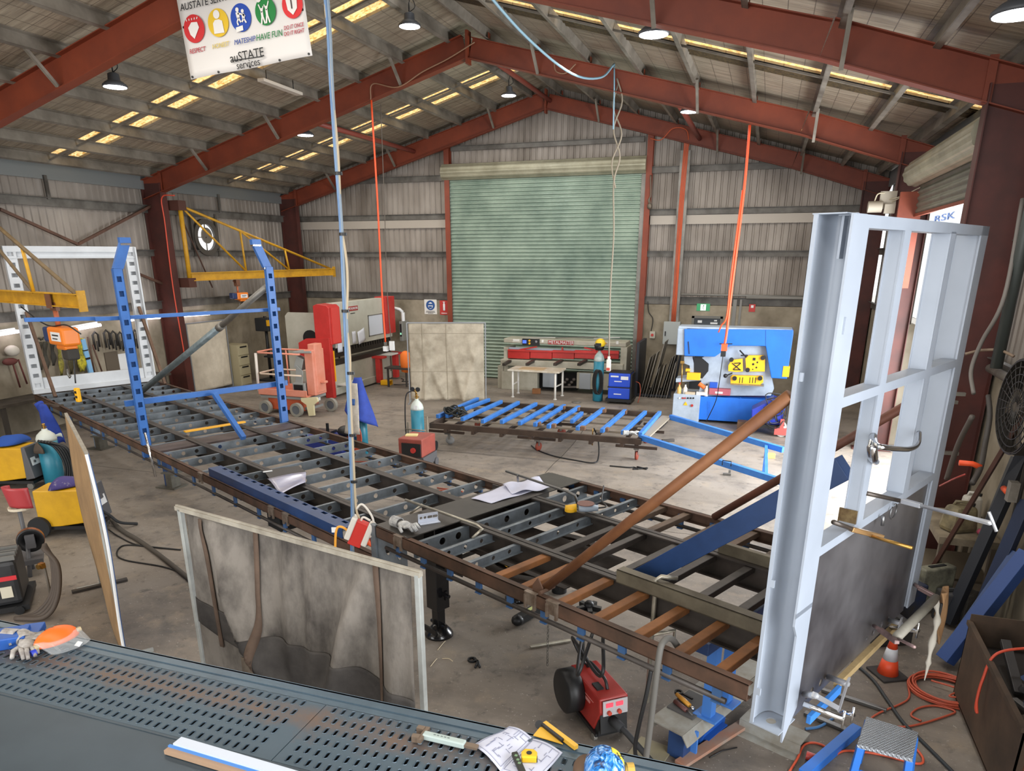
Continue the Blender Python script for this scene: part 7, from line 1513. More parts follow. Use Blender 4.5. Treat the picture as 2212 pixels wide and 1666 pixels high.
p, q = ZL(1232, 1098, H2+.05), ZL(1292, 1098, H2+.05); d = (q-p).normalized()
b = B(mat('grinder_grey', '#9aa6b4', .45)); b.tube([p.lerp(q, .3), p.lerp(q, .6), q], [.035, .04, .03], 12); b.go('body', parent=gr)
b = B(mat('grinder_yellow', '#d9a61c', .45)); b.tube([p-d*.05, p+d*.06], [.03, .045], 12); b.ringcyl(p+d*.0-V((0, 0, .03)), p+d*.0-V((0, 0, .0)), .055, .02, 18); b.go('gear_head', parent=gr)
b = B(mat('disc_brown', '#6d4a42', .6)); b.cyl(p.lerp(q, .55)+V((0, 0, .045)), p.lerp(q, .55)+V((0, 0, .052)), .085, n=24); b.go('cutting_disc', parent=gr)
b = B(BLACK); b.tube(cat_curve([q, q+d*.08+V((0, 0, .02)), ZL(1300, 1080, H2+.02), ZL(1304, 1050, H2+.02)]), .008, 6); b.go('cord', parent=gr)
# bar clamp hanging at the channel beside the bulkhead
top = ZL(1417, 1250, H2+.12); bz = lambda v: onpole(1408, v, top)
bar_clamp('bar_clamp', 'long pale bar clamp hanging from the channel beside the bulkhead down past the rail', [ZL(1464, 1250, H2+.13), ZL(1428, 1246, H2+.14), top+V((0, 0, -.01)), V((top.x, top.y, .42))], .018, BR, [('sliding_jaw', [V((top.x, top.y, 1.02)), V((top.x+.16, top.y+.1, 1.04)), V((top.x+.16, top.y+.1, .92))])])
b = B(BR); b.tube([L(6.82, .02, H2+.04), L(6.95, .3, H2+.02)], .012, 8)
# welding gun hung over the rail
tg = thing('welding_gun', 'grey welding gun lead hung over the near rail with the torch dangling below', 'torch', L(6.86, -.05, .2))
b = B(mat('lead_grey', '#5d5b57', .6)); e = L(6.88, -.03, 0)
b.tube(cat_curve([L(6.84, .3, 1.2), L(6.86, .12, H2+.02), L(6.87, .0, H2+.06), L(6.88, -.06, H2-.02), L(6.88, -.09, 1.0), L(6.86, -.1, .5), L(6.85, -.12, .1), L(6.8, -.2, .03)]), .022, 8); b.go('lead', parent=tg)
b = B(BLACK); o = L(6.76, -.08, 0); b.tube(cat_curve([L(6.78, .02, 1.18), L(6.78, -.02, 1.0), L(6.77, -.06, .8), o+V((0, 0, .62)), o+V((.01, 0, .5)), o+V((0, 0, .36)), o+V((-.03, 0, .28))]), [.014]*30+[.024]*19, 8); b.go('handle', parent=tg)
b = B(BRASS); b.tube([o+V((-.03, 0, .28)), o+V((-.1, -.02, .17)), o+V((-.2, -.05, .1))], [.016, .013, .012], 8); b.go('nozzle', parent=tg)
b = B(mat('btn_red', '#b5402f')); b.box(o+V((-.03, -.02, .42)), (.02, .02, .06)); b.go('trigger', parent=tg)
# red wire feeder on the floor
rf_ = thing('wire_feeder', 'red wire feeder with a black spool drum standing on the open floor', 'wire feeder', aZ(1288, 1558), .68)
FRD = mat('feeder_red', '#a32c26', .4, 0, '#8c2520', 4, .4)
b = B(FRD); b.prism([(-.28, .08), (.2, .08), (.3, .3), (.28, .42), (-.28, .42)], (-.13, 0, 0), (0, -1, 0), (0, 0, 1), -.26); b.go('case', parent=rf_, world=False, bevel=.015)
b = B(BLACK); b.box(V((0, -.285, .26)), (.24, .012, .3), rotm('X', -.15)); b.bx(-.12, .12, -.27, -.2, .06, .22); f = b.go('front', parent=rf_, world=False)
b = B(mat('panel_grey2', '#a8a6a8', .5)); b.box(V((0, -.31, .345)), (.22, .008, .13), rotm('X', -.1)); pn = b.go('panel', parent=f, world=False)
b = B(mat('led_red', '#e23b4a', .4, emit=1.2)); b.box(V((-.055, -.317, .375)), (.06, .006, .035)); b.box(V((.035, -.317, .375)), (.06, .006, .035)); b.go('display', parent=pn, world=False)
b = B(mat('btn_red', '#b5402f'))
for x in (-.06, .03): b.cyl((x, -.315, .31), (x, -.34, .31), .018)
b.go('knob', parent=pn, world=False)
b = B(BLACK); b.lathe([(.0, -.08), (.165, -.075), (.19, -.06), (.19, .06), (.165, .075), (0, .08)], (-.2, .14, .27), (1, 0, .0), n=30); b.go('spool_drum', parent=rf_, world=False)
b = B(BLACK); b.tube(cat_curve([(0, .2, .42), (.0, .15, .49), (.0, -.1, .49), (.0, -.17, .42)]), .014, 8); b.tube([(.0, .24+.04*math.cos(k*PI/6), .46+.04*math.sin(k*PI/6)) for k in range(12)], .01, 6, closed=True); b.bx(-.09, -.03, -.16, -.06, .42, .435); b.go('handle', parent=rf_, world=False)
b = B(BLACK); b.bx(-.14, .14, -.26, .28, .05, .08); b.go('base', parent=rf_, world=False)
for x in (-.13, .13):
    for y in (-.22, .24): b = B(GALV); b.cyl((x-.015, y, .03), (x+.015, y, .03), .03); b.go('castor', parent=rf_, world=False)
b = B(RUB); b.tube(cat_curve([(-.02, -.3, .22), (.02, -.42, .2), (.1, -.6, .1), (.16, -.8, .03), (.2, -1.1, .03)]), .024, 8); b.tube([(-.02, -.27, .22), (.015, -.41, .2)], .04, 10); b.go('torch_lead', parent=rf_, world=False)
b = B(mat('print_pink', '#d08a86', .5)); b.bx(-.134, -.13, -.12, .06, .285, .31); b.bx(-.134, -.13, -.18, .06, .33, .334); b.go('faded_print', parent=rf_, world=False)
q = aZ(1265, 1480, .45); e = L(6.13, .3, H2-.3)
b = B(BLACK)
for k, o in enumerate(((-.05, 0), (.03, .04))): b.tube(cat_curve([wmat(rf_)@V((.0+.05*k, .28, .3)), wmat(rf_)@V((.05-.1*k, .42, .6)), V((e.x+o[0]*2, e.y-.25+o[1], .85)), V((e.x+o[0], e.y, 1.08))]), .014, 6)
tag(b.go('feeder_cables'), 'two black cables rising from the red wire feeder to the trailer underside', 'cables')
prop('steel_bar', 'thin bright steel bar lying on the floor behind the red wire feeder', 'bar', aZ(1145, 1398, .015), aZ(1232, 1384, .015), .035, .025, BR)
b = B(BLACK); p = aZ(1032, 1428, .012); b.tube([p+V((-.05, .02, 0)), p, p+V((.06, -.1, 0))], .012, 6); b.tube([p+V((-.05, -.03, 0)), p, p+V((.02, -.12, 0))], .012, 6); b.ringcyl(p+V((-.06, 0, -.01)), p+V((-.06, 0, .01)), .045, .03, 14); tag(b.go('pliers'), 'black pliers lying alone on the dark floor beside the near screen', 'pliers')
jk = thing('hydraulic_jack', 'black jack arm with a pale yellow stripe lying under the raised trailer deck', 'jack', aZ(1140, 1335))
b = B(BLACK); p, q = aZ(1118, 1340, .06), aZ(1172, 1308, .06); b.bar(p, q, .1, .08); b.ball(p, (.07, .07, .06), 10, 6); b.go('arm', parent=jk)
b = B(mat('stripe_yellow', '#c9cf8a', .5)); b.bar(p.lerp(q, .3)+V((0, 0, .045)), p.lerp(q, .75)+V((0, 0, .045)), .04, .01); b.go('stripe', parent=jk)
b = B(mat('tip_blue', '#6f9cc0', .5)); b.bar(p.lerp(q, .85)+V((0, 0, .04)), q+V((0, 0, .04)), .05, .02); b.go('tip', parent=jk)
ts = thing('trolley_jack', 'black machine part with yellow marks standing under the raised deck', 'jack', aZ(1135, 1265))
b = B(BLACK); c = aZ(1128, 1268, 0); b.box(c+V((0, 0, .12)), (.5, .3, .2), rotm('Z', .5)); b.cyl(c+V((.1, 0, .2)), c+V((.1, 0, .42)), .06); b.ball(c+V((-.1, .05, .24)), .09, 12, 8); b.go('body', parent=ts, bevel=.01)
b = B(YEL); b.box(c+V((-.15, -.1, .28)), (.1, .06, .04), rotm('Z', .4)); b.box(c+V((.2, .12, .26)), (.14, .05, .05), rotm('Z', .8)); b.go('mark', parent=ts)
b = B(BLACK); c = aZ(1272, 1318, 0)
for k in range(5): b.bar(c+V((0, 0, .04)), c+V((.14*math.cos(k*1.26), .14*math.sin(k*1.26), .03)), .05, .05)
b.ball(c+V((0, 0, .06)), (.06, .06, .06), 10, 6); tag(b.go('star_casting'), 'dark star-shaped casting on the floor under the trailer cross tubes', 'casting')
b = B(BLACK); c = aZ(1208, 1278, 0); b.cyl(c, c+V((0, 0, .16)), .09); b.cyl(c+V((0, -.06, .1)), c+V((0, -.12, .1)), .035); b.lathe([(.09, .16), (.05, .2), (.03, .2)], c, n=14); tag(b.go('coupling'), 'round black coupling standing on the floor below the orange pipe brace', 'coupling')
# galvanised channel on a blue trestle, near the bulkhead foot
bt_ = thing('trestle', 'blue steel trestle with folded braces carrying the galvanised channel', 'trestle', (6.15, -17.1, 0))
ZCH = .27
p, q = aZ(1453, 1572, ZCH), aZ(1640, 1424, ZCH); d = (q-p).normalized(); s_ = V((d.y, -d.x, 0))
b = B(BLUED); c = V((p.x, p.y, 0))+d*.06+s_*.04; b.box(c+V((0, 0, ZCH/2-.01)), (.12, .14, ZCH-.03), rotm('Z', math.atan2(d.y, d.x))); b.go('leg', parent=bt_)
b = B(mat('trestle_blue', '#3f74bd', .45)); b.box(c+V((0, 0, ZCH/2-.01))+s_*.07+d*.06, (.02, .1, ZCH-.03), rotm('Z', math.atan2(d.y, d.x))); b.go('leg_flange', parent=bt_)
b = B(mat('trestle_blue2', '#1f4f9d', .45)); f0 = c+d*.2+s_*.0
b.prism([(0, .02), (.42, .02), (.42, .2), (.2, .17)], f0+s_*.04, d, (0, 0, 1), .02); b.box(f0+d*.22+s_*.03+V((0, 0, .04)), (.3, .16, .02), rotm('Z', math.atan2(d.y, d.x))); b.go('brace_plate', parent=bt_)
gchan = thing('galvanised_channel', 'wide dusty galvanised channel resting on the blue trestle with tools on its web', 'channel', p)
GCH = mat('galv_dusty', '#9a9a94', .6, .2, '#80796c', 5, .6)
b = B(GCH); e0, e1 = p-d*.04, q+d*.05
b.bar(e0-s_*.04, e1-s_*.04, .3, .012); f_ = (s_-V((0, 0, 1.6))).normalized(); b.bar(e0+s_*.11+f_*.05, e1+s_*.11+f_*.05, .01, .1, f_); b.bar(e0-s_*.19-V((0, 0, .05)), e1-s_*.19-V((0, 0, .05)), .012, .1); b.go('channel', parent=gchan)
b = B(mat('plate_dark', '#4d4c4c', .55)); g0 = aZ(1460, 1535, ZCH+.012); b.box(aZ(1492, 1522, ZCH+.014), (.34, .24, .012), rotm('Z', math.atan2(d.y, d.x))); tag(b.go('steel_plate'), 'dark steel plate lying on the galvanised channel under the tools', 'plate')
b = B(mat('handle_amber', '#c98f35', .35)); u0, u1 = aZ(1462, 1500, ZCH+.045), aZ(1490, 1525, ZCH+.045); b.tube([u0, u0.lerp(u1, .5), u1], [.016, .022, .018], 10); t = tag(b.go('chisel'), 'tool with an amber handle and bright end lying on the dark plate', 'chisel')
b = B(CHROME); b.tube([u1, u1+(u1-u0)*.3], [.01, .014], 8); b.go('ferrule', parent=t)
b = B(mat('handle_maroon', '#5e3a36', .45)); u0, u1 = aZ(1458, 1515, ZCH+.035), aZ(1483, 1535, ZCH+.035); b.tube([u0, u1], .02, 10); t = tag(b.go('file_handle'), 'tool with a maroon cylindrical handle beside the amber one', 'chisel')
b = B(STEEL); b.tube([u1, u1+(u1-u0)*.5], .006, 6); b.go('spike', parent=t)
b = B(BLACK); u = aZ(1466, 1496, ZCH+.04); b.ringcyl(u-V((0, 0, .01)), u+V((0, 0, .01)), .035, .022, 14); b.bar(u+V((.02, 0, 0)), u+V((.12, -.06, 0)), .016, .014); tag(b.go('cutters'), 'black looped cutters behind the amber handled tool', 'cutters')
prop('angle_iron', 'rust pink angle iron lying on the floor from the trestle to the bulkhead foot', 'angle', aZ(1468, 1652, .03), aZ(1648, 1538, .03), .1, .03, mat('rust_pink', '#a2735c', .7, .1, '#8f8378', 5, .5))
b = B(GCH); p, q = aZ(1610, 1542, .1), aZ(1740, 1598, .1); d = (q-p).normalized(); s_ = V((d.y, -d.x, 0)); b.bar(p, q, .2, .012); b.bar(p+s_*.1-V((0, 0, .05)), q+s_*.1-V((0, 0, .05)), .012, .1); b.bar(p-s_*.1-V((0, 0, .05)), q-s_*.1-V((0, 0, .05)), .012, .1); b.bar(p+s_*.14-V((0, 0, .095)), q+s_*.14-V((0, 0, .095)), .1, .01); tag(b.go('galvanised_channel'), 'galvanised channel lying on the floor directly below the bulkhead corner', 'channel')
tr2 = thing('trestle', 'blue trestle with a square tube head standing on the galvanised channel', 'trestle', L(6.72, 1.2, 0), TR)
for n in (1.02, 1.3):
    b = B(mat('trestle_blue', '#3f74bd')); b.box(L(6.71, n, .61), (.08, .08, .67), rotm('Z', TR)); b.box(L(6.71, n, .285), (.2, .14, .02), rotm('Z', TR)); b.go('leg', parent=tr2)
b = B(BLUED); b.bar(L(6.71, .8, .99), L(6.71, 1.85, .99), .12, .1); b.go('head_beam', parent=tr2, bevel=.006)
prop('steel_flat', 'tan cover plate lying on the floor below the hung welding gun', 'plate', aZ(1368, 1612, .008), aZ(1440, 1640, .008), .3, .012, mat('plate_tan', '#8d8468', .6, 0, '#7d7866', 5, .5))
pipe('wire_offcut', 'thin dark wire offcut lying on the floor beside the rust pink angle', 'wire', [aZ(1533, 1637, .006), aZ(1560, 1622, .006), aZ(1592, 1615, .006)], .006, BLACK, 5)
for i, (u, v, u2, v2, lb) in enumerate(((945, 1405, 962, 1385, 'thin curl of bright swarf on the floor beside the near screen edge'), (930, 1440, 944, 1423, 'second pale sliver of swarf nearer the screen foot'), (955, 1423, 978, 1429, 'short pale welding wire on the floor between the screen and the pliers'))): pipe('swarf', lb, 'swarf', cat_curve([aZ(u, v, .005), aZ((u+u2)/2+2, (v+v2)/2-3, .008), aZ(u2, v2, .005)]), .004, mat('swarf', '#c9b99a', .4), 5)
# mid floor: cylinder cart with red welder, jacketed bottle, blue box
tb, o = bottle('gas_cylinder', 'teal bottle with twin gauges chained upright on a hand cart, before the canvas screen', .03, -9.03, 1.08, .13, '#b9c2bb')
b = B(BLACK)
for k in (-1, 1): b.cyl(o+V((k*.06, -.04, .2)), o+V((k*.06, -.07, .2)), .045, n=16)
g = b.go('gauge', parent=tb)
b = B(BRASS); b.tube([o+V((0, 0, .05)), o+V((0, -.03, .2))], .02, 8); b.tube([o+V((-.06, -.03, .16)), o+V((.06, -.03, .16))], .014, 8); b.go('regulator', parent=tb)
b = B(WHITE); b.box(V((.06, -9.155, .93)), (.08, .01, .08)); b.go('label', parent=tb)
hc = thing('cylinder_cart', 'light steel hand cart frame holding the gauged teal bottle', 'cart', (.05, -9.05, 0))
b = B(mat('cart_steel', '#8b8375', .5, .4))
for x in (-.17, .27): b.tube([(x, -9.08, .05), (x, -9.08, .75 if x > 0 else .6)], .016, 8)
for z in (.48, .1): b.tube([(-.17, -9.17, z), (.27, -9.17, z)], .012, 6)
b.bx(-.2, .3, -9.2, -8.85, .0, .03); b.go('frame', parent=hc)
for x in (-.22, .32): b = B(RUB); b.cyl((x-.02, -8.85, .1), (x+.02, -8.85, .1), .1); b.go('wheel', parent=hc)
b = B(BLACK); b.tube(cat_curve([(-.03, -9.1, 1.25), (-.13, -9.15, 1.18), (-.17, -9.16, .9), (-.18, -9.15, .4), (-.1, -9.2, .02)]), .014, 6); tag(b.go('gas_hose'), 'black gas hose running from the twin gauges down the cart', 'hose')
rw = thing('red_welder', 'dusty red welder with papers on top, beyond the far trailer rail', 'welder', (.55, -10.15, 0))
b = B(mat('welder_dusty_red', '#9c4a3e', .55, 0, '#7f3b32', 4, .4)); b.bx(.3, .78, -10.42, -9.82, .28, .62); b.go('case', parent=rw, bevel=.02)
b = B(BLACK); b.bx(.38, .76, -10.45, -10.41, .3, .54); fp = b.go('front', parent=rw); b = B(REDL); b.cyl((.62, -10.48, .42), (.62, -10.44, .42), .05); b.go('dial', parent=fp)
b = B(mat('note_cream', '#d8c98e', .7)); b.box(V((.45, -10.15, .63)), (.22, .16, .02), rotm('Z', .3)); b.go('note', parent=rw)
b = B(WG); b.bx(.28, .8, -10.42, -9.82, .1, .28)
for x in (.28, .8):
    for y in (-10.37, -9.87): b.cyl((x-.02, y, .08), (x+.02, y, .08), .08)
b.go('cart', parent=rw)
tb2, o = bottle('gas_cylinder', 'teal bottle under a white and blue jacket beside the hanging hose bundle', -.88, -9.72, 1.35, .13)
jw = thing('work_jacket', 'blue and white work jacket draped over the teal bottle beside the hose bundle', 'jacket', (-.86, -9.75, .55))
b = B(mat('jacket_royal', '#28439f', .75, 0, '#1d347f', 6, .4)); c = V((-.84, -9.76, 1.46))
b.sheet(lambda s, t: c+V(((.06+.26*t)*math.cos(-2.6+2.9*s)*(1+.08*math.sin(11*s+4*t)), (.06+.2*t)*math.sin(-2.6+2.9*s), .12-.85*t*(.75+.4*s))), 30, 16, .01); b.go('blue_back', parent=jw)
b = B(mat('jacket_pale', '#bdb6ab', .8, 0, '#9b9388', 7, .5)); b.sheet(lambda s, t: c+V(((.1+.24*t)*math.cos(-2.3+1.2*s)*(1+.06*math.sin(13*s+5*t)), (.1+.22*t)*math.sin(-2.3+1.2*s)-.03, .02-.95*t)), 20, 16, .012); pj = b.go('pale_sleeve', parent=jw)
b = B(SB); b.sheet(lambda s, t: c+V(((.105+.24*(.3+.15*t))*math.cos(-1.8+.4*s)*1.05, (.105+.22*(.3+.15*t))*math.sin(-1.8+.4*s)*1.05-.04, .02-.95*(.3+.12*t))), 6, 4, .003); b.go('printed_badge', parent=pj)
b = B(mat('hose_orange2', '#c9583a', .5))
for i in range(4): b.tube([(-.98+.03*i+.12*math.cos(a), -9.9, .42+.26*math.sin(a)) for a in [k*PI/9 for k in range(18)]], .012, 6, closed=True)
tag(b.go('hose_coil'), 'orange leads coiled round the foot of the jacket-draped bottle', 'leads')
tbx = thing('tool_trolley', 'dark blue low tool box with black bags on it beyond the trailer', 'tool box', (-1.6, -9.75, 0))
b = B(mat('box_navy', '#1f2f7d', .45)); b.bx(-2.0, -1.1, -10.1, -9.5, .05, .42); b.go('box', parent=tbx, bevel=.02)
b = B(BLACK); b.ball((-1.15, -9.8, .5), (.2, .17, .12), 12, 8); b.bx(-1.9, -1.5, -9.9, -9.6, .42, .47); b.cyl((-1.62, -9.75, .46), (-1.62, -9.75, .62), .03); b.go('bag', parent=tbx)
rd = random.Random(4)
for (u, v), w_ in zip(((800, 1000), (960, 1065), (1215, 1105)), ('beneath the jacket-draped bottle', 'beside the dusty red welder', 'under the raised front deck')):
    c = aZ(u, v, .02); b = B(mat('leads_redblack', '#96442f', .6)); b.tube(cat_curve([c+V((rd.uniform(-.4, .4), rd.uniform(-.25, .25), 0)) for _ in range(7)]), .012, 6); tag(b.go('floor_lead'), 'orange lead tangled on the floor '+w_, 'lead')
# ================================================================== clamps on the bulkhead
TF2 = TF+.02
def hbp(u, v, t=TF): return aP(u, v, L(t, 0, 0), TD)
CP = mat('clamp_pinkgrey', '#a58a88', .4, .5, '#7d6a68', 9, .5); CZN = mat('clamp_zinc', '#b7bac0', .35, .6)
gcl = thing('bar_clamp', 'bright bent bar clamp gripping the two posts across the lower bulkhead opening', 'clamp', hbp(1940, 970))
p, q = hbp(1890, 960, TF+.1), hbp(1985, 958, TF+.12)
b = B(CHROME); b.tube(cat_curve([hbp(1888, 945, TF+.02), hbp(1893, 962, TF+.1), hbp(1910, 967, TF+.14), hbp(1940, 970, TF+.16), hbp(1965, 970, TF+.14), hbp(1982, 960, TF+.08), hbp(1985, 935, TF+.03)]), .016, 10); b.go('bar', parent=gcl)
b = B(CHROME); b.tube(cat_curve([hbp(1886, 942, TF+.02), hbp(1884, 965, TF+.06), hbp(1886, 990, TF+.05), hbp(1892, 998, TF+.02)]), [.022]*8+[.028]*9+[.02]*8, 10); b.go('jaw', parent=gcl)
def lock_clamp(label, pts, body, tipbar, mt, mt2=CZN):
    t = thing('locking_clamp', label, 'clamp', pts[0]); b = B(mt); b.tube(pts, [.014]*len(pts), 8); b.go('arm', parent=t)
    b = B(mt2); b.bar(body[0], body[1], .035, .03); b.go('body', parent=t, bevel=.004)
    b = B(mt2 if tipbar[2] is None else tipbar[2]); b.tube(tipbar[:2], .011, 8); b.go('screw_bar', parent=t)
    return t
lock_clamp('brass-toned bar clamp sticking out from the low rail over the black sheet', [hbp(1800, 1128, TF), hbp(1838, 1142, TF+.03)], (hbp(1838, 1143, TF+.03), hbp(1905, 1160, TF+.14)), (hbp(1880, 1158, TF+.1), hbp(1970, 1184, TF+.36), BRASS), mat('clamp_dark', '#57504b', .4, .6), mat('clamp_bronze', '#9a7a52', .35, .7))
lock_clamp('long zinc bar clamp sticking out past the far post over the bench', [hbp(1872, 1066, TF), hbp(1945, 1082, TF+.06)], (hbp(1948, 1082, TF+.1), hbp(1990, 1093, TF+.22)), (hbp(1990, 1093, TF+.22), hbp(2138, 1130, TF+.8), None), mat('clamp_dark', '#57504b'))
b = B(CZN); c = hbp(2145, 1128, TF+.82); b.tube([c+V((-.02, .01, .04)), c+V((.02, 0, -.04))], .007, 6); b.go('tommy_bar', parent=bpy.data.objects['locking_clamp.001'] if 'locking_clamp.001' in bpy.data.objects else None)
b = B(STEEL); b.tube([hbp(1930, 1105, TF+.02)+V((.0, 0, .05*math.cos(a)))+TN*.05*math.sin(a)*1.2 for a in [k*PI/10 for k in range(19)]], .005, 6); b.tube([hbp(1908, 1115, TF+.03), hbp(1906, 1135, TF+.03)], .012, 6); tag(b.go('wire_loop'), 'loop of bright wire hanging on the face of the black sheet', 'wire')
def f_clamp(label, P0, P1, P2, P3, P4, mt=CZN):
    t = thing('f_clamp', label, 'clamp', P0); b = B(mt); b.tube([P0, P1], .02, 8); b.go('fixed_jaw', parent=t)
    b = B(mt); b.bar(P1+(P1-P2).normalized()*.05, P2, .03, .012, TD); b.go('bar', parent=t)
    b = B(CHROME); b.tube([P3, P4], .018, 8); b.tube([P4+V((0, 0, .06)), P4-V((0, 0, .06))], .008, 6); b.go('screw', parent=t)
    return t
f_clamp('bright F-clamp hanging under the near end of the black bulkhead sheet', hbp(1790, 1463, TF), hbp(1830, 1478, TF+.16), hbp(1812, 1535, TF+.12), hbp(1800, 1535, TF+.02), hbp(1842, 1545, TF+.2))
f_clamp('second F-clamp under the far end of the timber lath', hbp(1922, 1340, TF), hbp(1945, 1347, TF+.1), hbp(1935, 1385, TF+.08), hbp(1925, 1357, TF), hbp(1982, 1362, TF+.25))
f_clamp('bright F-clamp pointing out of the side channel foot over the floor', hbp(1738, 1500, TF), hbp(1762, 1503, TF+.12), hbp(1810, 1530, TF+.14), hbp(1735, 1520, TF+.04), hbp(1822, 1554, TF+.25))
cl2 = lock_clamp('pink-handled locking clamp holding the grey pipe at the lower sheet edge', [hbp(1888, 1352, TF), hbp(1900, 1360, TF+.08)], (hbp(1900, 1360, TF+.08), hbp(1938, 1388, TF+.24)), (hbp(1935, 1378, TF+.2), hbp(1975, 1398, TF+.4), None), CP, CP)
cl3 = lock_clamp('pink-grey locking clamp at the far post holding the grey pipe end', [hbp(1975, 1262, TF), hbp(1985, 1270, TF+.06)], (hbp(1985, 1270, TF+.06), hbp(2025, 1292, TF+.2)), (hbp(2015, 1286, TF+.16), hbp(2032, 1296, TF+.22), None), CP, CP)
P0, P1 = hbp(1938, 1376, TF+.22), hbp(2022, 1292, TF+.2)
pipe('steel_pipe', 'pale grey pipe clamped across the front of the bulkhead, rag on its far end', 'pipe', [P0, P1], .032, mat('pipe_pale', '#8f8b80', .55, .1, '#77736a', 6, .4), 12)
c = P1; b = B(mat('rag_tan', '#a37f5a', .85, 0, '#8f6c49', 6, .4))
b.sheet(lambda s, t: c+TN*(-.03+.18*s)+TD*(.03+.025*math.sin(PI*s*2+t*3))+V((0, 0, .06-(.2+.28*min(1, max(0, s-.3)*2.2))*t)), 16, 14, .012); tag(b.go('rag'), 'tan leather rag hung over the far end of the grey pipe', 'rag')
b = B(mat('sling_white', '#c3beb2', .8)); pts = cat_curve([P1.lerp(P0, .06)+V((0, 0, .02)), hbp(2025, 1325, TF+.24), hbp(2022, 1355, TF+.26), hbp(2012, 1395, TF+.27), hbp(2004, 1440, TF+.28), hbp(1997, 1470, TF+.28)], 5); b.tube(pts, [.02+.008*math.sin(i) for i in range(len(pts)-6)]+[.012, .01, .008, .006, .005, .004], 8); t = tag(b.go('webbing_sling'), 'dirty white webbing sling hanging from the pipe beside the tan rag', 'sling')
b = B(BLACK); k = pts[4]; b.bar(k+V((.02, 0, .06)), k+V((.02, 0, -.1)), .02, .015); b.go('buckle', parent=t)

# ------------------------------------------------------------------ floor things at the right
cn = thing('traffic_cone', 'orange traffic cone with a white band under the bulkhead clamps', 'cone', (7.88, -15.13, 0))
CO = mat('cone_orange', '#e8502a', .45, 0, '#c9421f', 6, .3)
b = B(CO); b.lathe([(.095, .02), (.066, .17), (.0655, .17)], (7.88, -15.13, 0), n=24); b.go('lower_body', parent=cn)
b = B(mat('cone_band', '#c9cbd0', .4)); b.lathe([(.066, .17), (.046, .29), (.045, .29)], (7.88, -15.13, 0), n=24); b.go('reflective_band', parent=cn)
b = B(CO); b.lathe([(.046, .29), (.03, .38), (.028, .4), (.0, .4)], (7.88, -15.13, 0), n=24); b.go('tip', parent=cn)
b = B(mat('cone_base', '#33302f', .8)); b.box((7.88, -15.13, .012), (.27, .27, .024), rotm('Z', .5)); b.go('base', parent=cn, bevel=.01)
HC = mat('hose_salmon', '#b9553c', .5); c = V((8.33, -15.3, 0)); b = B(HC)
for i in range(9):
    rx, ry = .3-.012*(i % 5), .26-.012*(i % 4); o = V((.012*math.sin(i*2), .012*math.cos(i*3), .012+.012*(i//2)))
    b.tube([c+o+V((rx*math.cos(a), ry*math.sin(a), .004*math.sin(3*a+i))) for a in [k*PI/16 for k in range(32)]], .009, 6, closed=True)
hcoil = b.go('coil', smooth=None); tag(hcoil, 'orange air hose coiled flat on the floor beside the scrap bin', 'hose'); hcoil.name = 'air_hose_coil'
b = B(HC); b.tube(cat_curve([c+V((-.3, 0, .02)), aZ(1960, 1512, .012), aZ(1900, 1540, .012), aZ(1880, 1555, .012), aZ(1895, 1562, .012), aZ(1960, 1570, .012), aZ(2050, 1545, .012), aZ(2060, 1535, .012), aZ(2020, 1525, .012), aZ(1985, 1530, .012), aZ(1968, 1545, .012), aZ(1990, 1558, .012)]), .009, 6); b.tube(cat_curve([c+V((-.1, .1, .05)), c+V((.1, 0, .06)), c+V((0, -.15, .06)), c+V((.18, -.1, .05))]), .009, 6); b.go('loose_end', parent=hcoil)
pipe('air_line', 'dark rubber air line running from under the bulkhead to the bottom photo edge', 'hose', cat_curve([aZ(1842, 1430, .015), aZ(1885, 1468, .015), aZ(1915, 1510, .015), aZ(1950, 1560, .015), aZ(1990, 1600, .015), aZ(2050, 1660, .015), aZ(2090, 1700, .015)]), .014, mat('air_dark', '#2e3337', .6), 8)
pipe('air_line', 'short bright blue air line on the floor under the F-clamps', 'hose', cat_curve([aZ(1740, 1575, .012), aZ(1770, 1570, .012), aZ(1800, 1552, .012)]), .012, mat('line_blue', '#5a8fc9', .45), 8)
pipe('extension_lead', 'orange extension lead looped around the blue step stool', 'lead', cat_curve([aZ(1700, 1675, .012), aZ(1722, 1640, .012), aZ(1735, 1612, .012), aZ(1755, 1605, .012), aZ(1780, 1612, .012), aZ(1800, 1630, .012), aZ(1830, 1622, .012), aZ(1900, 1630, .012), aZ(1980, 1650, .012), aZ(1994, 1640, .012), aZ(1980, 1618, .012)]), .01, mat('lead_orange', '#e2603f', .5), 6)
b = B(mat('plug_clear_red', '#b5433a', .35)); p = aZ(1742, 1632, .03); b.cyl(p, p+V((.09, -.02, 0)), .035, .03); t = tag(b.go('extension_socket'), 'red and clear extension socket on the floor beside the blue square tube', 'socket')
b = B(WHITE); b.cyl(p+V((.09, -.02, 0)), p+V((.13, -.03, 0)), .028); b.go('plug', parent=t)
prop('square_tube', 'bright blue square tube lying on the floor against the step stool', 'tube', aZ(1735, 1675, .04), aZ(1850, 1575, .04), .08, .08, mat('tube_blue', '#2f74cf', .4))
prop('steel_bar', 'grey steel bar lying on the floor beneath the near F-clamp', 'bar', aZ(1738, 1540, .02), aZ(1830, 1578, .02), .05, .03, STEEL)
prop('steel_bar', 'long grey flat bar on the floor between the F-clamps and the cone', 'bar', aZ(1775, 1490, .02), aZ(1915, 1535, .02), .04, .03, CG)
ss = thing('step_stool', 'blue step stool with a checker plate top, nearest the bulkhead foot', 'stool', aZ(1915, 1640))
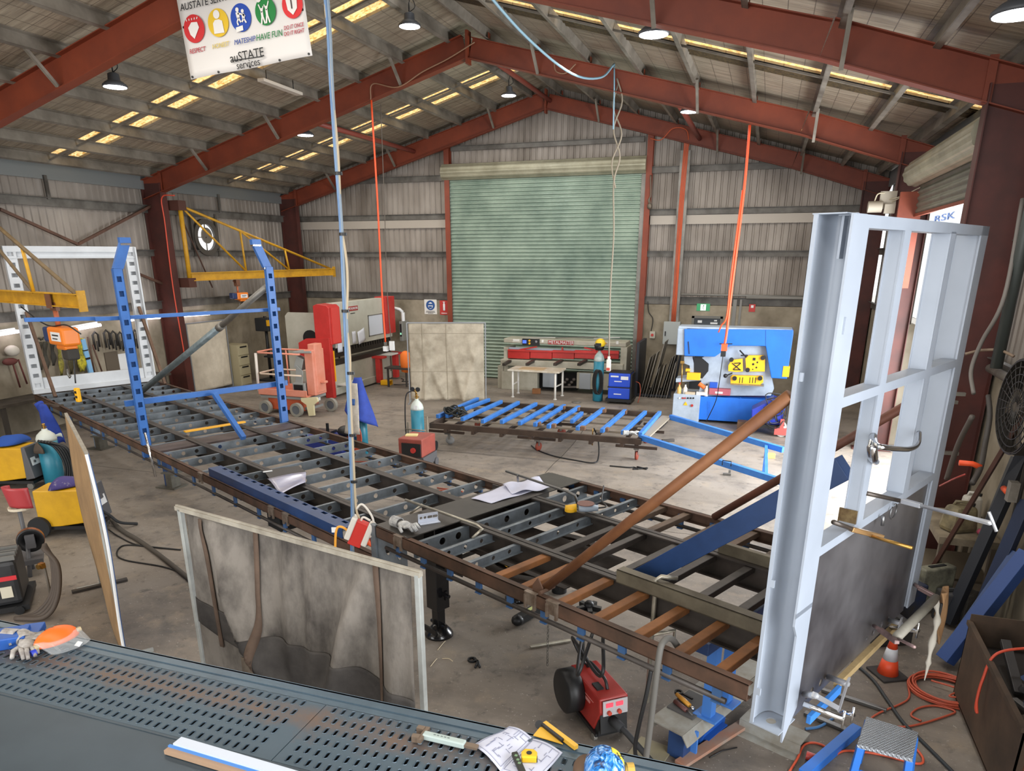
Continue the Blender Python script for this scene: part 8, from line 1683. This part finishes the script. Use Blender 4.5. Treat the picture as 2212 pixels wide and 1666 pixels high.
def tread():
    m = mat('checker_plate', '#9ea3a9', .4, .3); nt = m.node_tree; Lk = nt.links; p = nt.nodes['Principled BSDF']
    tc = node(m, 'ShaderNodeTexCoord'); w1 = node(m, 'ShaderNodeTexWave'); w1.inputs['Scale'].default_value = 22; w1.bands_direction = 'DIAGONAL'; mp = node(m, 'ShaderNodeMapping'); mp.inputs['Scale'].default_value = (1, -1, 0); Lk.new(tc.outputs['Object'], mp.inputs[0])
    w2 = node(m, 'ShaderNodeTexWave'); w2.inputs['Scale'].default_value = 22; w2.bands_direction = 'DIAGONAL'; Lk.new(mp.outputs[0], w2.inputs[0]); Lk.new(tc.outputs['Object'], w1.inputs[0])
    a = node(m, 'ShaderNodeMath', operation='MULTIPLY'); Lk.new(w1.outputs['Fac'], a.inputs[0]); Lk.new(w2.outputs['Fac'], a.inputs[1])
    bp = node(m, 'ShaderNodeBump'); bp.inputs['Strength'].default_value = .8; bp.inputs['Distance'].default_value = .01; Lk.new(a.outputs[0], bp.inputs['Height']); Lk.new(bp.outputs[0], p.inputs['Normal'])
    return m
zs = .42; q = [aZ(*k, zs) for k in ((1872, 1548), (1984, 1582), (1972, 1640), (1852, 1608))]
b = B(tread()); b.add([p for p in q]+[p-V((0, 0, .03)) for p in q], [(3, 2, 1, 0), (4, 5, 6, 7), (0, 1, 5, 4), (1, 2, 6, 5), (2, 3, 7, 6), (3, 0, 4, 7)])
b.f[0] = b.f[0][::-1]; b.f[1] = b.f[1][::-1]; b.go('top', parent=ss)
cc = sum(q, V((0, 0, 0)))/4
for p in q:
    o = p.lerp(cc, .12); f = V((o.x, o.y, 0))+(V((o.x, o.y, 0))-V((cc.x, cc.y, 0)))*.15
    b = B(mat('tube_blue', '#2f74cf')); b.bar(f, V((o.x, o.y, zs-.03)), .05, .05, (1, 0, 0)); b.go('leg', parent=ss, bevel=.004)
b = B(mat('tube_blue', '#2f74cf')); e = [p.lerp(cc, .06) for p in q]
b.bar(e[3]-V((0, 0, .25)), e[2]-V((0, 0, .25)), .04, .04); b.go('rung', parent=ss)
# scrap bin
sbn = thing('scrap_bin', 'rusty open steel scrap bin full of offcuts at the lower right corner', 'bin', (8.75, -16.1, 0))
RB = mat('bin_rust', '#5f4c3d', .7, .2, '#3d342c', 2.2, .7); bx0, bx1, by0, by1, bz = 8.38, 9.05, -16.9, -15.35, .72
b = B(RB); b.bx(bx0, bx0+.012, by0, by1, .05, bz); b.bx(bx0, bx1, by0, by0+.012, .05, bz); b.bx(bx0, bx1, by1-.012, by1, .05, bz+.12); b.bx(bx1-.012, bx1, by0, by1, .05, bz); b.bx(bx0, bx1, by0, by1, .04, .06)
b.bar((bx0, by0, bz), (bx0, by1, bz+.04), .04, .04); b.bar((bx0, by0, bz), (bx1, by0, bz), .04, .04); b.go('tub', parent=sbn)
b = B(mat('bin_rust2', '#8a5638', .7, .1, '#5d4030', 3, .6)); b.bx(bx0+.05, bx1, by0-.012, by0, .1, bz-.06); b.go('rust_panel', parent=sbn)
for x in (bx0+.06, bx1-.06):
    for y in (by0+.08, by1-.08): b = B(MILL); b.bx(x-.04, x+.04, y-.04, y+.04, 0, .05); b.go('foot', parent=sbn)
rd = random.Random(21)
cols = ('#3d3b3b', '#2b2f3a', '#6a6866', '#24406e', '#54483d', '#77736d')
words_ = ('at the wall side of the bin', 'sticking up at the far corner of the bin', 'across the bin heap', 'deep in the heap', 'along the near rim of the bin', 'on top of the heap', 'leaning on the far bin end', 'at the middle of the bin', 'by the frayed rim', 'under the orange lead', 'half buried by the wall', 'at the outer side of the heap')
kinds = ('dark angle offcut', 'black flat offcut', 'grey square tube offcut', 'blue channel offcut', 'brown plate offcut', 'bright tube offcut')
for i in range(12):
    p = V((rd.uniform(bx0+.12, bx1-.12), rd.uniform(by0+.2, by1-.2), rd.uniform(.55, .75))); a_ = rd.uniform(-.6, .6)+(PI/2 if rd.random() < .6 else 0); l = rd.uniform(.3, .6)
    e = V((math.cos(a_)*l/2*.7, math.sin(a_)*l/2, rd.uniform(-.06, .12)))
    prop('scrap_offcut', kinds[i % 6]+' '+words_[i], 'offcut', p-e, p+e, rd.uniform(.04, .1), rd.uniform(.015, .07), mat('scrap'+cols[i % 6][1:], cols[i % 6], .5, .3))['group'] = 'offcuts in the scrap bin'
b = B(mat('scrap_fill', '#2c2724', .9)); b.bx(bx0+.02, bx1-.02, by0+.02, by1-.02, .3, .56); b.go('scrap_fill', parent=sbn)
pipe('orange_lead', 'orange lead draped over the rim of the scrap bin, loop hanging outside', 'lead', cat_curve([(9.0, -15.9, .95), (8.7, -15.95, .9), (8.42, -16.0, .82), (8.35, -16.05, .6), (8.33, -16.1, .4), (8.33, -16.16, .36), (8.33, -16.1, .42), (8.34, -16.06, .5)]), .011, mat('lead_red2', '#c9492f', .5), 6)
# long sections leaning against the right wall
for i, (p, q, w_, c, lb) in enumerate(((((8.42, -14.78, .06)), (8.98, -14.5, 1.15), .15, '#27457f', 'blue steel section leaning nearest, its end beside the hose coil'), ((8.5, -14.55, .05), (9.02, -14.1, 1.0), .1, '#26406f', 'narrower blue steel section behind the nearest one'), ((8.62, -13.9, .05), (9.04, -13.6, 1.9), .12, '#22262e', 'tall dark steel section leaning by the bench'), ((8.7, -13.7, .05), (9.05, -13.4, 1.8), .1, '#4a4b4d', 'grey steel section leaning between the dark ones'), ((8.75, -14.2, .05), (9.05, -13.95, 1.5), .12, '#1d2a45', 'navy steel section leaning behind the blue ones'), ((8.4, -13.3, .03), (9.0, -13.75, 2.6), .06, '#4a2f26', 'long rusty bar leaning high against the right wall'))):
    t = prop('steel_section', lb+' at the right wall' if 'wall' not in lb else lb, 'section', p, q, w_, w_*.7, mat('sec'+c[1:], c, .45, .1))
bench = thing('side_bench', 'weathered timber bench carrying cans against the right wall', 'bench', (8.85, -12.9, 0))
b = B(mat('bench_wood', '#8b7f6a', .75, 0, '#6b604f', 5, .5)); b.bx(8.5, 9.1, -13.4, -12.3, .76, .84); b.go('benchtop', parent=bench)
for x, y in ((8.55, -13.35), (8.55, -12.35), (9.05, -13.35), (9.05, -12.35)): b = B(mat('bench_leg2', '#5d5344', .7)); b.bx(x-.03, x+.03, y-.03, y+.03, 0, .76); b.go('leg', parent=bench)
b = B(mat('bench_leg2', '#5d5344')); b.bx(8.5, 9.1, -13.3, -12.4, .3, .33); b.go('shelf', parent=bench)
def can(name, label, p, s, mt, n_=0):
    p = V(p); t = thing(name, label, 'can', p); b = B(mt); b.box(p+V((0, 0, s[2]/2)), s, rotm('Z', n_), (.8, .8)); b.go('body', parent=t, bevel=min(s)*.2)
    b = B(mt); b.tube([p+V((-s[0]*.25, 0, s[2]*.95)), p+V((-s[0]*.2, 0, s[2]*1.12)), p+V((s[0]*.15, 0, s[2]*1.12)), p+V((s[0]*.3, 0, s[2]*.9))], .018, 8); b.go('handle', parent=t)
    b = B(BLACK); b.cyl(p+V((s[0]*.3, 0, s[2])), p+V((s[0]*.3, 0, s[2]*1.1)), .025); b.go('cap', parent=t); return t
can('jerrycan', 'dirty yellowish jerrycan standing on the side bench behind the bulkhead', (8.73, -13.1, .84), (.34, .26, .3), mat('can_khaki', '#84795a', .6, 0, '#4d4535', 6, .7), .5)
can('jerrycan', 'white plastic can behind the dirty jerrycan on the side bench', (8.95, -12.6, .84), (.22, .18, .28), mat('can_white', '#b9b5ab', .5), .2)
b = B(mat('rag_pink', '#a8485e', .8)); b.ball((8.98, -13.2, .88), (.09, .07, .045), 10, 6); tag(b.go('rag'), 'crumpled pink rag at the wall end of the side bench', 'rag')
for (name, lab, cat, c, s, r_, col) in (('fuel_case', 'pale green-grey case leaning under the side bench', 'case', (8.5, -13.55, .3), (.42, .14, .5), .6, '#8d8c79'), ('motor_box', 'dark grey motor box standing on the floor below the bench', 'box', (8.62, -13.75, .18), (.2, .2, .36), .3, '#45464a'), ('plastic_tub', 'grey plastic guard lying by the floor below the bench end', 'guard', (8.8, -13.6, .16), (.26, .2, .32), .9, '#6c6a66'), ('parts_crate', 'dark blue crate on the floor behind the bulkhead sheet', 'crate', (8.1, -13.7, .2), (.5, .4, .4), .45, '#232f4c'), ('parts_crate', 'low dark crate beside the traffic cone under the bulkhead', 'crate', (7.95, -14.4, .12), (.4, .3, .24), .45, '#2f3038')):
    b = B(mat('box_'+col[1:], col, .6, 0, '#3a3731', 5, .5)); b.box(V(c), s, rotm('Z', r_)); o = tag(b.go(name, bevel=.02), lab, cat)
    b = B(DARK); R = rotm('Z', r_); b.box(V(c)+R@V((0, 0, s[2]/2)), (s[0]*.5, s[1]*.3, .02), R); b.go('lid', parent=o)
fan = thing('pedestal_fan', 'large round black fan against the right wall, cut by the photo edge', 'fan', (8.9, -13.5, 0))
q = aX(2184, 862, 8.86); c = V((8.86, q.y-.46, q.z)); ax = V((-1, -.08, 0)).normalized()
b = B(mat('fan_black', '#26231f', .5)); b.ringcyl(c-ax*.12, c+ax*.08, .46, .44, 36)
for r_ in (.1, .17, .24, .31, .38, .44): b.ringcyl(c+ax*.08, c+ax*.088, r_+.004, r_-.004, 32)
x, y = b.frame(ax)
for k in range(24): a_ = 2*PI*k/24; b.tube([c+ax*.09+(x*math.cos(a_)+y*math.sin(a_))*.05, c+ax*.08+(x*math.cos(a_+.25)+y*math.sin(a_+.25))*.45], .004, 5)
b.go('guard', parent=fan)
b = B(mat('fan_blade', '#5b5349', .5))
for k in range(4): a_ = PI/2*k; u_ = x*math.cos(a_)+y*math.sin(a_); w_ = x*-math.sin(a_)+y*math.cos(a_); b.sheet(lambda s, t: c+u_*(.08+.33*s)+w_*(.14*(t-.5)*(1+s))+ax*(.05*(t-.5)), 6, 4, .006)
b.cyl(c-ax*.1, c+ax*.06, .07); b.go('blades', parent=fan)
b = B(mat('fan_black', '#26231f')); b.tube([c-ax*.12, V((8.98, c.y, c.z-.1)), V((8.98, c.y, .0))], .025, 8); b.go('stand', parent=fan)
# clamp rack and hoses on the near column
ck = thing('clamp_rack', 'tall pale clamp stand with cross bars at the foot of the big red column', 'clamp', (8.62, -12.1, 0))
ZC = mat('clamp_worn', '#8c8880', .45, .4, '#6d675f', 6, .5); cx, cy = 8.62, -12.15
zt = onpole(2110, 855, (cx, cy)); zb_ = onpole(2095, 985, (cx, cy))
b = B(ZC); b.tube([(cx, cy, 0), (cx, cy, zt)], .035, 10); b.go('post', parent=ck)
for z, w_ in ((zt, .36), (zt-.1, .2), (zb_, .5)): b = B(ZC); b.bar((cx-w_*.6, cy-.04, z), (cx+w_*.4, cy, z), .05, .04); b.go('cross_bar', parent=ck)
for i, (pts, r_, c_, lb) in enumerate((
        ([aX(2209, 430, 8.9), aX(2170, 640, 8.8), aX(2120, 740, 8.7), aX(2098, 800, 8.65), aX(2103, 850, 8.62)], .022, '#6d6862', 'grey hose hanging down the wall beside the big red column to the clamp stand'),
        ([aX(2085, 765, 8.6), aX(2120, 757, 8.75), aX(2160, 757, 8.9), aX(2190, 770, 9.0)], .016, '#7d6a58', 'tan cable bridging from the red column to the right wall'),
        ([aX(2135, 855, 8.85), aX(2138, 900, 8.85), aX(2128, 960, 8.8), aX(2118, 1010, 8.7), aX(2100, 1045, 8.6)], .028, '#3b3632', 'thick dark hose hanging from the clamp stand to the bench'),
        ([aX(2100, 900, 8.6), aX(2070, 960, 8.6), aX(2045, 1035, 8.6)], .03, '#57504a', 'dusty bar slanting beside the red column foot behind the bulkhead'))):
    pipe('wall_hose', lb, 'hose', cat_curve(pts), r_, mat('wh_'+c_[1:], c_, .6), 8)
b = B(ORANGE); p = aX(2072, 1000, 8.5); b.tube([p, p+V((.12, 0, .0)), p+V((.2, 0, -.03))], [.03, .028, .03], 8); tag(b.go('cable_socket'), 'orange cable socket hanging behind the far bulkhead post', 'socket')
pipe('red_wires', 'pair of red leads with a white clip hanging above the bench', 'lead', cat_curve([aX(2030, 1050, 8.6), aX(2060, 1035, 8.6), aX(2085, 1025, 8.65)]), .01, mat('wire_red', '#a8423a', .5), 6)
b = B(ZC); c = V((9.02, -13.4, 2.52)); b.tube([(9.0, -12.0, 2.52), (9.0, -14.5, 2.5)], .05, 10); tag(b.go('wall_pipe'), 'horizontal dusty pipe along the right wall above the concrete panel', 'pipe')
b = B(mat('gun_orange', '#d9552f', .5)); p = aX(2168, 1055, 8.9); b.tube([p, p+V((.0, -.14, .0))], .03, 8); t = tag(b.go('hose_gun'), 'orange and grey nozzle gun clipped on the right wall by the fan', 'nozzle')
b = B(ZC); b.box(p+V((.02, -.2, .03)), (.08, .1, .2)); b.go('grip', parent=t)
# tarpaulin-dark wall stiffeners and downpipe by the near column
b = B(mat('downpipe', '#3a3f3c', .5)); b.tube([(8.9, -12.6, 2.6), (8.9, -12.6, 5.4)], .06, 10); tag(b.go('downpipe'), 'dark downpipe on the right wall beside the big red column', 'pipe')
# door opener at the side door
op = thing('door_motor', 'cream roller door motor on a bracket beside the side opening', 'motor', (8.45, -5.95, 4.3))
b = B(mat('motor_cream', '#a39a8b', .5)); p = aY(1918, 432, -5.98); b.box(p, (.28, .04, .3)); b.go('bracket', parent=op)
b = B(mat('motor_cream', '#a39a8b')); q = aY(1890, 447, -6.05); b.cyl(q-V((.12, 0, 0)), q+V((.12, 0, 0)), .1); b.box(q+V((.25, .02, -.04)), (.18, .12, .16)); b.go('motor', parent=op)
b = B(mat('motor_cable', '#c9bfa5', .5)); b.tube(cat_curve([q+V((-.02, 0, .1)), q+V((.02, 0, .22)), p+V((-.05, 0, .12))]), .012, 6); b.tube([p, (8.8, -6.3, 4.85)], .008, 5); b.tube([p+V((.05, 0, -.05)), (8.85, -6.3, 4.95)], .008, 5); b.go('cable', parent=op)
b = B(RED); p0 = aY(1948, 415, -6.25); p1 = aY(1990, 470, -6.25); b.bx(p0.x-.02, WX-.22, -6.3, -6.2, 3.2, p0.z); b.go('guide_plate', parent=op)
# freight container in the yard
fc = thing('freight_container', 'white freight container with blue lettering outside the side opening', 'container', (13, 6, 0))
ca, cb = aX(1985, 470, 15.5), aX(2108, 470, 15.5)
zt = aX(2060, 440, 15.5).z+.5; zb = 0
b = B(mat('container_white', '#e8e9ea', .5)); vs = []; fs = []; n_ = 120; y0, y1 = cb.y-3, ca.y+6
for i in range(n_+1):
    y = y0+(y1-y0)*i/n_; x = 15.5+(.04 if (i % 4) in (1, 2) else 0); vs += [(x, y, zb), (x, y, zt)]
b.add(vs, [(2*i, 2*i+1, 2*i+3, 2*i+2) for i in range(n_)]); b.bx(15.6, 18, y0, y1, zb, zt); b.go('box', parent=fc)
l0, l1 = aX(2014, 470, 15.48), aX(2066, 470, 15.48); lc = l0.lerp(l1, .5); h_ = abs(aX(2040, 462, 15.48).z-aX(2040, 478, 15.48).z)
text('RSK', h_*1.25, mat('container_blue', '#4a6fb0', .5), fc, (15.49, lc.y, lc.z), (0, -1, 0), (0, 0, 1), sx=abs(l0.y-l1.y)/(h_*1.25*2.0), ext=.01)
